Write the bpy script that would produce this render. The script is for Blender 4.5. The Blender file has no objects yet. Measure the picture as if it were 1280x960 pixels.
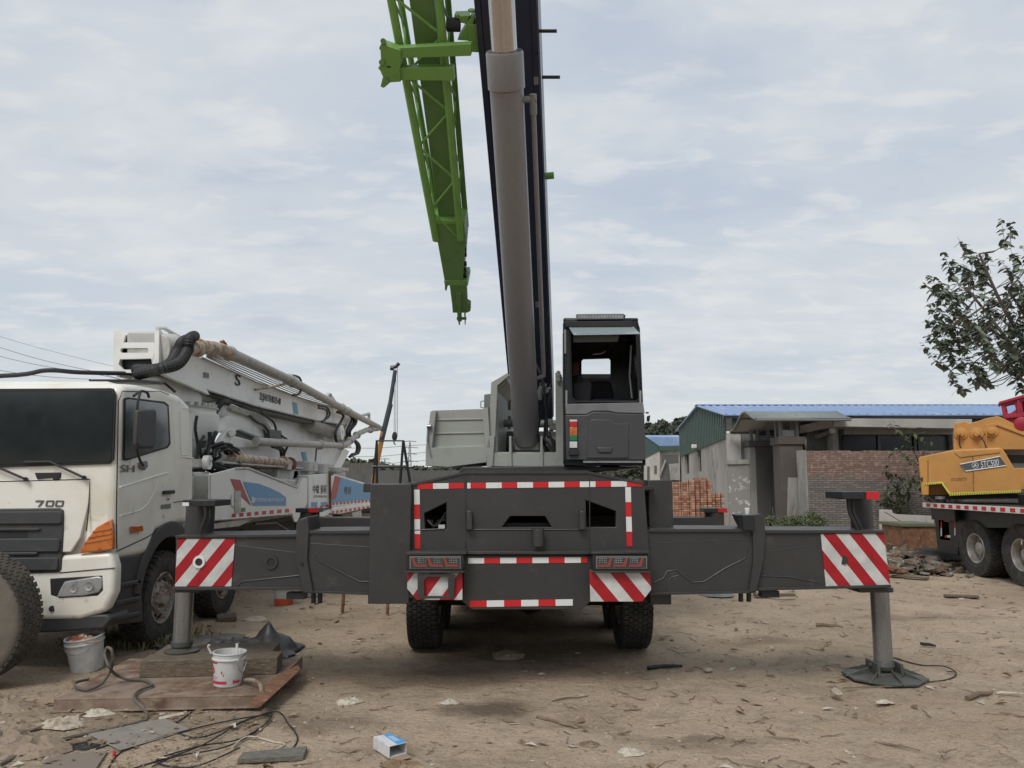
import bpy, math, random
from mathutils import Vector, Matrix, noise
from mathutils.geometry import tessellate_polygon
R_=math.radians
random.seed(7)
C=bpy.context.scene.collection
# ---------------------------------------------------------------- camera
PITCH=math.atan(0.125); CP=math.cos(PITCH); SP=math.sin(PITCH); EYE=1.9; F=960.0
cam=bpy.data.cameras.new('camera'); camo=bpy.data.objects.new('camera',cam); C.objects.link(camo)
cam.sensor_width=36; cam.lens=27; cam.clip_end=5000; cam.clip_start=0.05
camo.location=(0,0,EYE); camo.rotation_euler=(math.pi/2+PITCH,0,0)
bpy.context.scene.camera=camo
def ray(u,v):
    sx=(u-640)/F; sy=(480-v)/F
    return Vector((sx,CP-sy*SP,SP+sy*CP))
def P(u,v,Y):
    d=ray(u,v); t=Y/d.y; return Vector((d.x*t,Y,EYE+d.z*t))
def S(u,v,X):
    d=ray(u,v); t=X/d.x; return Vector((X,d.y*t,EYE+d.z*t))
def G(u,v,z=0.0):
    d=ray(u,v); t=(z-EYE)/d.z; return Vector((d.x*t,d.y*t,z))
def PL(u,v,p,n):
    d=ray(u,v); e=Vector((0,0,EYE)); t=(p-e).dot(n)/d.dot(n); return e+d*t
def gh(x,y):
    a=0.035*noise.noise(Vector((x*.35,y*.35,0)))+0.018*noise.noise(Vector((x*1.3,y*1.3,3)))+0.009*noise.noise(Vector((x*4,y*4,7)))
    return a-0.012
# ---------------------------------------------------------------- materials
def pmat(name,col,rough=.6,metal=0.0,col2=None,scale=3.0,lo=.5,hi=.7,bump=0.0,bscale=30.0,col3=None,scale3=12.0,lo3=.6,hi3=.7,spec=.5,stretch=None,coat=0.0,dust=None,dustn=0.0):
    m=bpy.data.materials.new(name); m.use_nodes=True; nt=m.node_tree; N=nt.nodes; L=nt.links
    b=N['Principled BSDF']; b.inputs['Roughness'].default_value=rough; b.inputs['Metallic'].default_value=metal
    b.inputs['Specular IOR Level'].default_value=spec
    if coat: b.inputs['Coat Weight'].default_value=coat; b.inputs['Coat Roughness'].default_value=.1
    tc=N.new('ShaderNodeTexCoord'); vec=tc.outputs['Object']
    if stretch:
        mp=N.new('ShaderNodeMapping'); mp.inputs['Scale'].default_value=stretch; L.new(vec,mp.inputs[0]); vec=mp.outputs[0]
    def mixn(prev,c,sc,a,z,det=6):
        n=N.new('ShaderNodeTexNoise'); n.inputs['Scale'].default_value=sc; n.inputs['Detail'].default_value=det; n.inputs['Roughness'].default_value=.62; L.new(vec,n.inputs['Vector'])
        r=N.new('ShaderNodeMapRange'); r.inputs[1].default_value=a; r.inputs[2].default_value=z; L.new(n.outputs[0],r.inputs[0])
        mx=N.new('ShaderNodeMix'); mx.data_type='RGBA'; L.new(r.outputs[0],mx.inputs[0])
        if isinstance(prev,tuple): mx.inputs[6].default_value=(*prev,1)
        else: L.new(prev,mx.inputs[6])
        mx.inputs[7].default_value=(*c,1)
        return mx.outputs[2], r.outputs[0]
    cur=tuple(col); fac=None
    if col2: cur,fac=mixn(cur,col2,scale,lo,hi)
    if col3: cur,_=mixn(cur,col3,scale3,lo3,hi3)
    if isinstance(cur,tuple): b.inputs['Base Color'].default_value=(*cur,1)
    else:
        L.new(cur,b.inputs['Base Color'])
    # roughness variation
    n=N.new('ShaderNodeTexNoise'); n.inputs['Scale'].default_value=6; n.inputs['Detail'].default_value=5; L.new(vec,n.inputs['Vector'])
    r=N.new('ShaderNodeMapRange'); r.inputs[3].default_value=max(rough-.12,.02); r.inputs[4].default_value=min(rough+.15,1); L.new(n.outputs[0],r.inputs[0]); L.new(r.outputs[0],b.inputs['Roughness'])
    if bump:
        n=N.new('ShaderNodeTexNoise'); n.inputs['Scale'].default_value=bscale; n.inputs['Detail'].default_value=8; L.new(vec,n.inputs['Vector'])
        bp=N.new('ShaderNodeBump'); bp.inputs['Strength'].default_value=bump; bp.inputs['Distance'].default_value=.02; L.new(n.outputs[0],bp.inputs['Height']); L.new(bp.outputs[0],b.inputs['Normal'])
    return m
def stripe_mat(name,kx,kz,period,off,ax='X'):
    m=bpy.data.materials.new(name); m.use_nodes=True; N=m.node_tree.nodes; L=m.node_tree.links; b=N['Principled BSDF']; b.inputs['Roughness'].default_value=.35
    tc=N.new('ShaderNodeTexCoord'); sp=N.new('ShaderNodeSeparateXYZ'); L.new(tc.outputs['Object'],sp.inputs[0])
    def mth(op,a,bb):
        q=N.new('ShaderNodeMath'); q.operation=op
        for i,x in enumerate((a,bb)):
            if x is None: continue
            if isinstance(x,(int,float)): q.inputs[i].default_value=x
            else: L.new(x,q.inputs[i])
        return q.outputs[0]
    s=mth('ADD',mth('MULTIPLY',sp.outputs[ax],kx),mth('MULTIPLY',sp.outputs['Z'],kz))
    s=mth('FRACT',mth('DIVIDE',mth('ADD',s,off),period),None)
    g=mth('GREATER_THAN',s,.5)
    n=N.new('ShaderNodeTexNoise'); n.inputs['Scale'].default_value=9; n.inputs['Detail'].default_value=6; L.new(tc.outputs['Object'],n.inputs['Vector'])
    mx=N.new('ShaderNodeMix'); mx.data_type='RGBA'; L.new(g,mx.inputs[0]); mx.inputs[6].default_value=(.46,.012,.022,1); mx.inputs[7].default_value=(.72,.72,.70,1)
    m2=N.new('ShaderNodeMix'); m2.data_type='RGBA'; m2.blend_type='MULTIPLY'; m2.inputs[0].default_value=.55; L.new(mx.outputs[2],m2.inputs[6]); L.new(n.outputs[0],m2.inputs[7]); L.new(m2.outputs[2],b.inputs['Base Color'])
    return m
# ---------------------------------------------------------------- mesh builder
ORG={}
class MB:
    def __init__(s): s.v=[]; s.f=[]; s.m=[]; s.mi=0
    def mat(s,i): s.mi=i; return s
    def _a(s,vs,fs):
        o=len(s.v); s.v+= [Vector(v) for v in vs]
        for f in fs: s.f.append([o+i for i in f]); s.m.append(s.mi)
    def hexa(s,a,b):   # two quads (a bottom loop, b top loop)
        s._a(list(a)+list(b),[(3,2,1,0),(4,5,6,7),(0,1,5,4),(1,2,6,5),(2,3,7,6),(3,0,4,7)])
        return s
    def box(s,x0,x1,y0,y1,z0,z1):
        return s.hexa([(x0,y0,z0),(x1,y0,z0),(x1,y1,z0),(x0,y1,z0)],[(x0,y0,z1),(x1,y0,z1),(x1,y1,z1),(x0,y1,z1)])
    def obox(s,c,X,Y,Z,hx,hy,hz):
        c=Vector(c); X=Vector(X).normalized()*hx; Y=Vector(Y).normalized()*hy; Z=Vector(Z).normalized()*hz
        return s.hexa([c-X-Y-Z,c+X-Y-Z,c+X+Y-Z,c-X+Y-Z],[c-X-Y+Z,c+X-Y+Z,c+X+Y+Z,c-X+Y+Z])
    def prism(s,pts,ext,holes=()):
        ext=Vector(ext); loops=[[Vector(p) for p in pts]]+[[Vector(p) for p in h] for h in holes]
        flat=[p for l in loops for p in l]; n=len(flat)
        tris=tessellate_polygon(loops)
        fs=[tuple(t) for t in tris]+[tuple(i+n for i in reversed(t)) for t in tris]
        if not holes:
            k=len(pts); fs=[tuple(range(k)),tuple(n+i for i in reversed(range(k)))]
        o=0
        for l in loops:
            k=len(l)
            for i in range(k): j=(i+1)%k; fs.append((o+i,o+j,n+o+j,n+o+i))
            o+=k
        s._a(flat+[p+ext for p in flat],fs); return s
    def tube(s,path,r,seg=8,cap=True,closed=False):
        path=[Vector(p) for p in path]; k=len(path)
        rs=r if isinstance(r,(list,tuple)) else [r]*k
        t0=(path[1]-path[0]).normalized(); ref=Vector((0,0,1)) if abs(t0.z)<.9 else Vector((1,0,0))
        a=t0.cross(ref).normalized(); vs=[]
        for i,p in enumerate(path):
            q=path[(i+1)%k] if (i<k-1 or closed) else path[i]; pr=path[i-1] if (i>0 or closed) else path[i]
            t=(q-pr).normalized() if (q-pr).length>1e-9 else t0
            a=(a-t*a.dot(t)); a=a.normalized() if a.length>1e-6 else t.orthogonal().normalized(); b=t.cross(a)
            for j in range(seg):
                w=2*math.pi*j/seg; vs.append(p+(a*math.cos(w)+b*math.sin(w))*rs[i])
        fs=[]
        for i in range(k if closed else k-1):
            for j in range(seg): fs.append((i*seg+j,i*seg+(j+1)%seg,((i+1)%k)*seg+(j+1)%seg,((i+1)%k)*seg+j))
        if cap and not closed: fs+= [tuple(reversed(range(seg))),tuple((k-1)*seg+j for j in range(seg))]
        s._a(vs,fs); return s
    def cyl(s,p0,p1,r0,r1=None,seg=20): return s.tube([p0,p1],[r0,r0 if r1 is None else r1],seg)
    def lathe(s,prof,o,ax,seg=32,closed=False,cap0=True):
        o=Vector(o); ax=Vector(ax).normalized(); a=ax.orthogonal().normalized(); b=ax.cross(a); k=len(prof); vs=[]
        for r,h in prof:
            for j in range(seg):
                w=2*math.pi*j/seg; vs.append(o+ax*h+(a*math.cos(w)+b*math.sin(w))*r)
        fs=[]
        for i in range(k if closed else k-1):
            i2=(i+1)%k
            for j in range(seg): fs.append((i*seg+j,i*seg+(j+1)%seg,i2*seg+(j+1)%seg,i2*seg+j))
        if not closed:
            if cap0 and prof[0][0]>1e-6: fs.append(tuple(reversed(range(seg))))
            if prof[-1][0]>1e-6: fs.append(tuple((k-1)*seg+j for j in range(seg)))
        s._a(vs,fs); return s
    def quad(s,a,b,c,d): s._a([a,b,c,d],[(0,1,2,3)]); return s
    def text(s,txt,o,xd,yd,w,h,depth=.004):
        cu=bpy.data.curves.new('t','FONT'); cu.body=txt; cu.extrude=.02; cu.resolution_u=3
        ob=bpy.data.objects.new('t',cu); C.objects.link(ob); bpy.context.view_layer.update()
        me=bpy.data.meshes.new_from_object(ob.evaluated_get(bpy.context.evaluated_depsgraph_get()))
        vs=[v.co.copy() for v in me.vertices]
        if vs:
            x0=min(v.x for v in vs); x1=max(v.x for v in vs); y0=min(v.y for v in vs); y1=max(v.y for v in vs)
            xd=Vector(xd).normalized(); yd=Vector(yd).normalized(); nn=xd.cross(yd); o=Vector(o)
            s._a([o+xd*((v.x-x0)/(x1-x0)*w)+yd*((v.y-y0)/(y1-y0)*h)+nn*(v.z/.02*depth) for v in vs],[tuple(p.vertices) for p in me.polygons])
        bpy.data.objects.remove(ob); bpy.data.curves.remove(cu); bpy.data.meshes.remove(me); return s
    def build(s,name,mats,parent=None,bevel=0,seg=2,smooth=35,label=None,cat=None,group=None,kind=None,recalc=True,part_label=None):
        import bmesh
        if parent is not None: o=ORG[parent.name]
        else:
            xs=[v.x for v in s.v]; ys=[v.y for v in s.v]; zs=[v.z for v in s.v]
            o=Vector(((min(xs)+max(xs))/2,(min(ys)+max(ys))/2,min(zs)))
            if kind=='structure': o=Vector((0,0,0))
        me=bpy.data.meshes.new(name); me.from_pydata([v-o for v in s.v],[],s.f)
        if not isinstance(mats,(list,tuple)): mats=[mats]
        for m in mats: me.materials.append(m)
        me.polygons.foreach_set('material_index',s.m)
        if recalc:
            bm=bmesh.new(); bm.from_mesh(me); bmesh.ops.recalc_face_normals(bm,faces=bm.faces[:]); bm.to_mesh(me); bm.free()
        me.polygons.foreach_set('use_smooth',[True]*len(me.polygons)); me.set_sharp_from_angle(angle=R_(smooth)); me.update()
        ob=bpy.data.objects.new(name,me); C.objects.link(ob)
        if parent is not None: ob.parent=parent
        else: ob.location=o
        ORG[ob.name]=o
        if bevel:
            md=ob.modifiers.new('bevel','BEVEL'); md.width=bevel; md.segments=seg; md.limit_method='ANGLE'; md.angle_limit=R_(40)
        if label: ob['label']=label
        if cat: ob['category']=cat
        if group: ob['group']=group
        if kind: ob['kind']=kind
        return ob
def thing(name,label,cat,loc,group=None):
    o=bpy.data.objects.new(name,None); C.objects.link(o); o.location=loc; o.empty_display_size=.2
    o['label']=label; o['category']=cat
    if group: o['group']=group
    ORG[o.name]=Vector(loc); return o
def bez(pts,n=8):
    pts=[Vector(p) for p in pts]; out=[]
    for i in range(len(pts)-1):
        p0=pts[max(i-1,0)];p1=pts[i];p2=pts[i+1];p3=pts[min(i+2,len(pts)-1)]
        for k in range(n):
            t=k/n; out.append(.5*((2*p1)+(p2-p0)*t+(2*p0-5*p1+4*p2-p3)*t*t+(3*p1-p0-3*p2+p3)*t**3))
    out.append(pts[-1]); return out
# ---------------------------------------------------------------- colours
M={}
M['body']=pmat('dark_grey_paint',(.036,.0355,.0355),.42,col2=(.046,.044,.042),scale=2.2,lo=.45,hi=.75,col3=(.085,.078,.068),scale3=5,lo3=.60,hi3=.85,bump=.10,bscale=50,spec=.5)
M['grey']=pmat('grey_paint',(.30,.31,.285),.45,col2=(.24,.245,.225),scale=3,lo=.5,hi=.8,bump=.05,bscale=50)
M['cylgrey']=pmat('cylinder_grey_paint',(.205,.20,.203),.34,col2=(.175,.172,.175),scale=5,lo=.45,hi=.8,stretch=(6,6,.6),bump=.04)
M['chrome']=pmat('chromed_rod',(.46,.445,.44),.09,metal=1,col2=(.42,.40,.385),scale=4,lo=.4,hi=.8,stretch=(9,9,.5))
M['rodsteel']=pmat('dull_rod_steel',(.26,.26,.26),.24,metal=.55,col2=(.20,.20,.195),scale=5,lo=.4,hi=.8,stretch=(9,9,.8))
M['boomblue']=pmat('blue_black_boom_paint',(.013,.019,.044),.3,col2=(.018,.024,.045),scale=2,bump=.05,bscale=20)
M['green']=pmat('leaf_green_paint',(.17,.34,.075),.36,col2=(.14,.285,.07),scale=4,bump=.06,bscale=40)
M['green2']=pmat('deep_green_paint',(.125,.235,.072),.45,col2=(.105,.20,.062),scale=4,bump=.06,bscale=40)
M['black']=pmat('black_rubber',(.018,.018,.019),.6,bump=.1,bscale=60)
M['blackpaint']=pmat('black_paint',(.016,.018,.020),.38,col2=(.034,.032,.030),scale=8,lo=.55,hi=.8)
M['tyre']=pmat('dusty_tyre',(.042,.041,.040),.85,col2=(.10,.088,.074),scale=7,lo=.42,hi=.78,bump=.35,bscale=45,spec=.3)
M['tyreside']=pmat('dusty_sidewall',(.17,.15,.125),.9,col2=(.11,.10,.085),scale=4,lo=.4,hi=.7,bump=.2,bscale=25,spec=.2)
M['tyreold']=pmat('muddy_tread',(.075,.07,.063),.9,col2=(.14,.12,.10),scale=5,lo=.4,hi=.7,bump=.4,bscale=40,spec=.2)
M['glass']=pmat('dark_glass',(.02,.026,.028),.06,spec=.8,coat=.6)
M['cabglass']=bpy.data.materials.new('tinted_glass'); M['cabglass'].use_nodes=True
_b=M['cabglass'].node_tree.nodes['Principled BSDF']; _b.inputs['Base Color'].default_value=(.55,.65,.66,1); _b.inputs['Alpha'].default_value=.55; _b.inputs['Roughness'].default_value=.1
M['white']=pmat('dirty_white_paint',(.80,.80,.77),.38,col2=(.62,.61,.56),scale=2.2,lo=.5,hi=.78,col3=(.30,.24,.17),scale3=9,lo3=.66,hi3=.78,bump=.04,bscale=40)
M['cabwhite']=pmat('aged_cream_white_paint',(.80,.785,.72),.33,col2=(.70,.66,.54),scale=1.6,lo=.45,hi=.7,col3=(.40,.31,.19),scale3=7,lo3=.62,hi3=.78,bump=.03,bscale=30,coat=.2)
M['cabblack']=pmat('gloss_black_cab_paint',(.008,.010,.012),.28,col2=(.014,.016,.018),scale=4)
M['pad']=pmat('greenish_black_steel',(.065,.07,.062),.55,col2=(.12,.11,.095),scale=7,lo=.5,hi=.75)
M['grime_and_shade']=pmat('oily_grime_and_shade',(.10,.10,.095),.6,col2=(.05,.047,.043),scale=5)  # grime on fittings, and painted shade on the folded boom
M['whitegrey']=pmat('grimy_light_grey_paint',(.50,.50,.47),.5,col2=(.27,.25,.21),scale=4,lo=.45,hi=.75,col3=(.12,.10,.08),scale3=14,lo3=.62,hi3=.75)
M['rust']=pmat('rusty_steel',(.22,.105,.055),.85,col2=(.10,.05,.03),scale=6,lo=.4,hi=.7,col3=(.32,.22,.14),scale3=14,lo3=.55,hi3=.7,bump=.4,bscale=40)
M['rustpipe']=pmat('rusted_pale_pipe',(.50,.44,.35),.7,col2=(.27,.15,.08),scale=9,lo=.45,hi=.6,bump=.2,bscale=40)
M['pipegrey']=pmat('weathered_grey_pipe',(.40,.39,.36),.55,col2=(.28,.26,.22),scale=8,lo=.45,hi=.7,col3=(.2,.12,.07),scale3=10,lo3=.66,hi3=.8)
M['steel']=pmat('bare_steel',(.35,.35,.35),.4,metal=.8,col2=(.2,.17,.14),scale=10,lo=.5,hi=.8)
M['red']=pmat('red_reflective_tape',(.52,.018,.022),.32)
M['tapewhite']=pmat('white_reflective_tape',(.68,.69,.68),.32,col2=(.5,.5,.5),scale=9,lo=.5,hi=.9)
M['blue']=pmat('faded_blue_decal',(.12,.31,.53),.45,col2=(.17,.36,.56),scale=6,lo=.4,hi=.8)
M['redecal']=pmat('faded_red_decal',(.40,.09,.09),.5)
M['teal']=pmat('teal_stripe',(.13,.36,.44),.5)
M['orangelamp']=pmat('orange_lens',(.55,.15,.02),.12,col2=(.32,.06,.01),scale=14,spec=.8,coat=.8)
M['plastic']=pmat('grey_black_plastic',(.045,.047,.05),.55,col2=(.07,.068,.062),scale=6)
M['chassisblack']=pmat('chassis_black',(.02,.02,.02),.6,col2=(.05,.042,.036),scale=6,lo=.5,hi=.8)
M['yellow']=pmat('ochre_yellow_paint',(.52,.255,.065),.45,col2=(.40,.195,.06),scale=2,lo=.45,hi=.75,col3=(.25,.12,.04),scale3=12,lo3=.7,hi3=.85,bump=.04)
M['hiviz']=pmat('yellow_tape',(.62,.58,.08),.4)
M['redpaint']=pmat('crimson_paint',(.36,.016,.04),.42,col2=(.24,.014,.03),scale=4)
M['rim']=pmat('silver_rim',(.42,.41,.38),.4,metal=.4,col2=(.26,.21,.16),scale=8,lo=.45,hi=.75)
M['rimrust']=pmat('rusty_white_rim',(.36,.33,.29),.7,col2=(.17,.09,.05),scale=9,lo=.45,hi=.62)
M['lens']=pmat('clear_headlamp',(.32,.33,.33),.1,col2=(.14,.14,.14),scale=12,spec=.8,coat=1)
M['lampred']=pmat('tail_lens_red',(.22,.05,.05),.2,spec=.7)
M['seat']=pmat('seat_cloth',(.03,.03,.035),.9)
M['mask']=pmat('clear_bracket',(.16,.17,.165),.5)
# ---------------------------------------------------------------- wheels
def tyre_mb(o,ax,R,W,rin,blocks=44,rows=4,depth=.016,lugs=True):
    ax=Vector(ax).normalized(); o=Vector(o); h=W/2; m=MB()
    half=[(rin,h*.80),(rin+.02,h*.86),(rin+.06*R/.55,h*.97),(rin+(R-rin)*.5,h*1.04),(R-.07,h*1.02),(R-.035,h*.98),(R-.012,h*.88),(R-.006,h*.5)]
    prof=half+[(r,-z) for r,z in reversed(half)]
    m.lathe(prof,o,ax,64,closed=True)
    a=ax.orthogonal().normalized(); b=ax.cross(a)
    rw=2*h*.93/rows; m.mat(1)
    for k in range(blocks):
        for q in range(rows):
            w=2*math.pi*(k+(.5 if q%2 else 0)+.12*random.uniform(-1,1)*0)/blocks
            rd=a*math.cos(w)+b*math.sin(w); tg=ax.cross(rd); hz=-h*.93+rw*(q+.5)
            sk=tg+ax*(.28 if q%2 else -.28)
            L=2*math.pi*R/blocks*(.86 if q not in(0,rows-1) else .74)/2
            m.obox(o+rd*(R-.006)+ax*hz,sk,ax,rd,L,rw*.43,depth)
            if lugs and q in (0,rows-1):   # shoulder lug
                sg=1 if q else -1
                m.obox(o+rd*(R-.04)+ax*(sg*h*.955),tg,ax,rd,L,.011,.030)
    return m
def rim_mb(o,ax,rin,W,style,nuts=10):
    ax=Vector(ax).normalized(); o=Vector(o); h=W/2; m=MB()
    if style=='dish':
        prof=[(rin+.012,h*.86),(rin+.004,h*.93),(rin-.012,h*.90),(rin-.022,h*.75),(rin-.026,-h*.1),(rin-.05,-h*.35),(rin-.10,-h*.40),(.13,-h*.40),(.125,h*.35),(.105,h*.50),(.06,h*.54),(.055,h*.62),(0,h*.63)]
    else:
        prof=[(rin+.012,h*.86),(rin+.004,h*.93),(rin-.012,h*.90),(rin-.02,h*.6),(rin-.035,h*.35),(rin-.06,h*.45),(rin-.10,h*.72),(.155,h*.86),(.14,h*.80),(.10,h*.78),(.095,h*1.05),(.08,h*1.15),(0,h*1.18)]
    m.lathe(prof,o,ax,48,cap0=False)
    m.lathe([(rin+.012,-h*.86),(rin-.012,-h*.9),(rin-.03,-h*.5),(rin-.03,h*.0),(rin,0)],o,ax,32,closed=True)
    a=ax.orthogonal().normalized(); b=ax.cross(a)
    hz=h*.83 if style!='dish' else -h*.40
    for k in range(nuts):
        w=2*math.pi*k/nuts; rd=a*math.cos(w)+b*math.sin(w); c=o+rd*.165
        m.cyl(c+ax*(hz-.02),c+ax*(hz+.035),.017,seg=6)
    m.mat(1)
    for k in range(10 if style!='dish' else 8):
        w=2*math.pi*(k+.5)/(10 if style!='dish' else 8); rd=a*math.cos(w)+b*math.sin(w)
        if style=='dish': c=o+rd*(rin-.075)+ax*(-h*.385); m.cyl(c,c+ax*.004,.024,seg=12)
        else: c=o+rd*(rin-.078)+ax*(h*.50); n=(ax*.8+rd*.5).normalized(); m.cyl(c-n*.03,c+n*.022,.026,seg=12)
    return m
def wheel(par,o,ax,R=.55,W=.30,rin=.285,style='dish',tm=None,rm=None,dual=0,blocks=44,rows=4):
    w=rim_mb(o,ax,rin,W,style).build('wheel',[rm or M['rim'],M['black']],par)
    m=tyre_mb(o,ax,R,W,rin,blocks,rows)
    m.build('tyre',[tm or M['tyre']]*2,w,smooth=50)
    if dual:
        tyre_mb(Vector(o)-Vector(ax).normalized()*dual,ax,R,W,rin,blocks,rows).build('tyre',[tm or M['tyre']]*2,w,smooth=50)
    return w
# ================================================================ MAIN CRANE
def stripe_at(name,u,v,Y,kx,kz,per):
    p=P(u,v,Y)-Vector((0,11,0)); return stripe_mat(name,kx,kz,per,.5*per-(kx*p.x+kz*p.z))
crane=thing('mobile_crane','dark grey truck crane seen from behind with raised boom, green jib and spread outriggers','truck crane',(0,11,0))
YT=7.2   # rear panel plane
def pp(pts,Y): return [P(u,v,Y) for u,v in pts]
# rear panel with openings
MB().prism(pp([(510,605),(582,589),(735,589),(805,604),(812,693),(510,694)],YT),(0,.10,0),
    [pp([(530,642),(558,628),(558,662),(531,662)],YT),pp([(638,645),(681,645),(690,659),(627,659)],YT),pp([(732,625),(770,639),(770,659),(733,659)],YT)]).build('rear_panel',M['body'],crane,bevel=.006)
m=MB()   # body behind the panel: sides, deck, inner frame
a=P(510,606,YT); b=P(806,606,YT)
m.prism([(a.x+.01,7.31,1.86),(a.x+.02,7.31,1.15),(a.x+.02,8.1,1.15),(a.x+.01,8.1,1.86)],(.03,0,0))
m.prism([(b.x-.04,7.31,1.86),(b.x-.04,7.31,1.15),(b.x-.04,8.1,1.15),(b.x-.04,8.1,1.86)],(.03,0,0))
m.box(-.95,1.2,7.9,16.4,1.10,1.55)     # main frame box
m.box(-1.25,1.35,7.35,9.6,1.80,1.845)
m.box(-.42,.62,7.35,8.2,1.45,1.5)
m.box(-.95,1.2,7.95,7.98,1.55,1.78)
m.build('chassis_frame',M['chassisblack'],crane,bevel=.008)
m=MB()   # deck plates
for x0,x1 in((-1.33,-.45),(-.44,.78),(.79,1.42)): m.box(x0,x1,9.62,12.6,1.83,1.872)
m.box(-1.3,1.4,12.62,17.5,1.6,1.66)
m.build('deck_plate',M['body'],crane,bevel=.006)
m=MB(); m.box(-.75,1.0,9.9,13.6,.42,1.09); m.box(-1.0,1.2,11.2,13.5,.36,1.0); m.build('underbody_fill',M['chassisblack'],crane,bevel=.03)  # underbody boxes added to darken the space between the wheels
MB().box(-1.2,1.35,13.6,18.8,.45,1.58).build('engine_bay',M['chassisblack'],crane,bevel=.03)
# panel seams: folds that stand proud
m=MB()
for a_,b_ in(((582,590),(582,693)),((737,590),(737,693))): m.tube(pp([a_,b_],YT-.004),.005,6)
for a_,b_ in(((510,663),(556,661)),((738,693),(812,693)),((583,662),(735,662))): m.tube(pp([a_,b_],YT-.004),.006,6)
m.prism(pp([(512,605),(582,589.5),(582,592),(512,608)],YT-.012),(0,.02,0)); m.prism(pp([(582,588),(735,588),(735,592),(582,592)],YT-.014),(0,.03,0))
m.prism(pp([(735,589),(806,603),(806,606),(735,592)],YT-.012),(0,.02,0))
m.build('panel_seam',M['body'],crane)
# flange above the lamps
m=MB()
m.prism(pp([(508,690),(583,690),(583,693),(508,694)],6.96),(0,.3,0)); m.prism(pp([(583,689.5),(739,689.5),(739,693),(583,693)],7.1),(0,.12,0)); m.prism(pp([(739,690),(812,689),(812,692),(739,693)],6.96),(0,.3,0))
m.build('flange',M['body'],crane,bevel=.003)
# centre rear plate with chamfered corners
MB().prism(pp([(580,694),(740,694),(738,752),(727,762),(590,762),(578,752)],7.14),(0,.06,0)).build('bumper_plate',M['body'],crane,bevel=.005)
# tape rows
def tape(p0,p1,wpx,n,Y,first=0,gap=0.0,vert=False):
    m=MB()
    for k in range(n):
        t0=k/n; t1=(k+1)/n-gap/n
        u0=p0[0]+(p1[0]-p0[0])*t0; u1=p0[0]+(p1[0]-p0[0])*t1; v0=p0[1]+(p1[1]-p0[1])*t0; v1=p0[1]+(p1[1]-p0[1])*t1
        m.mat((k+first)%2)
        if vert: m.prism(pp([(u0-wpx/2,v0),(u0+wpx/2,v0),(u1+wpx/2,v1),(u1-wpx/2,v1)],Y),(0,.004,0))
        else: m.prism(pp([(u0,v0-wpx/2),(u1,v1-wpx/2),(u1,v1+wpx/2),(u0,v0+wpx/2)],Y),(0,.004,0))
    return m
RW=[M['red'],M['tapewhite']]
tape((522,608),(580,607),7,3,YT-.005,0).build('reflective_tape',RW,crane)
tape((584,607),(588,607),7,1,YT-.005,1).build('reflective_tape',RW,crane)
tape((588,607),(803,604.5),7,11,YT-.005,0).build('reflective_tape',RW,crane)
tape((521,612),(522,686),7,4,YT-.006,1,vert=True).build('reflective_tape',RW,crane)
tape((785,609),(787,683),7,4,YT-.006,1,vert=True).build('reflective_tape',RW,crane)
tape((585,701),(726,700),7,7,7.134,1).build('reflective_tape',RW,crane)
tape((726,700),(734,700),7,1,7.134,0).build('reflective_tape',RW,crane)
tape((587,755),(716,753),8,6,7.134,0).build('reflective_tape',RW,crane)
# tow eyes and hitch
for u in(587,727):
    MB().prism([P(u-3,638,YT-.002),P(u+3,638,YT-.002),P(u+4,662,YT-.002),P(u-4,662,YT-.002)],(0,-.07,0)).build('tow_lug',M['body'],crane,bevel=.008)
MB().cyl(P(672.5,661,7.12),P(672.5,683,7.12),.055,.055,16).build('tow_pin',M['body'],crane,bevel=.004)
MB().prism(pp([(548,656),(556,656),(556,662),(548,662)],7.31),(0,.05,0)).build('white_connector',M['tapewhite'],crane)
m=MB()
for k in range(3): m.tube(bez(pp([(534+3*k,650),(541,657+k),(548,655-2*k),(557,640+5*k)],7.38+.03*k),5),.009,6)
m.build('hose',M['steel'],crane)
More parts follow.
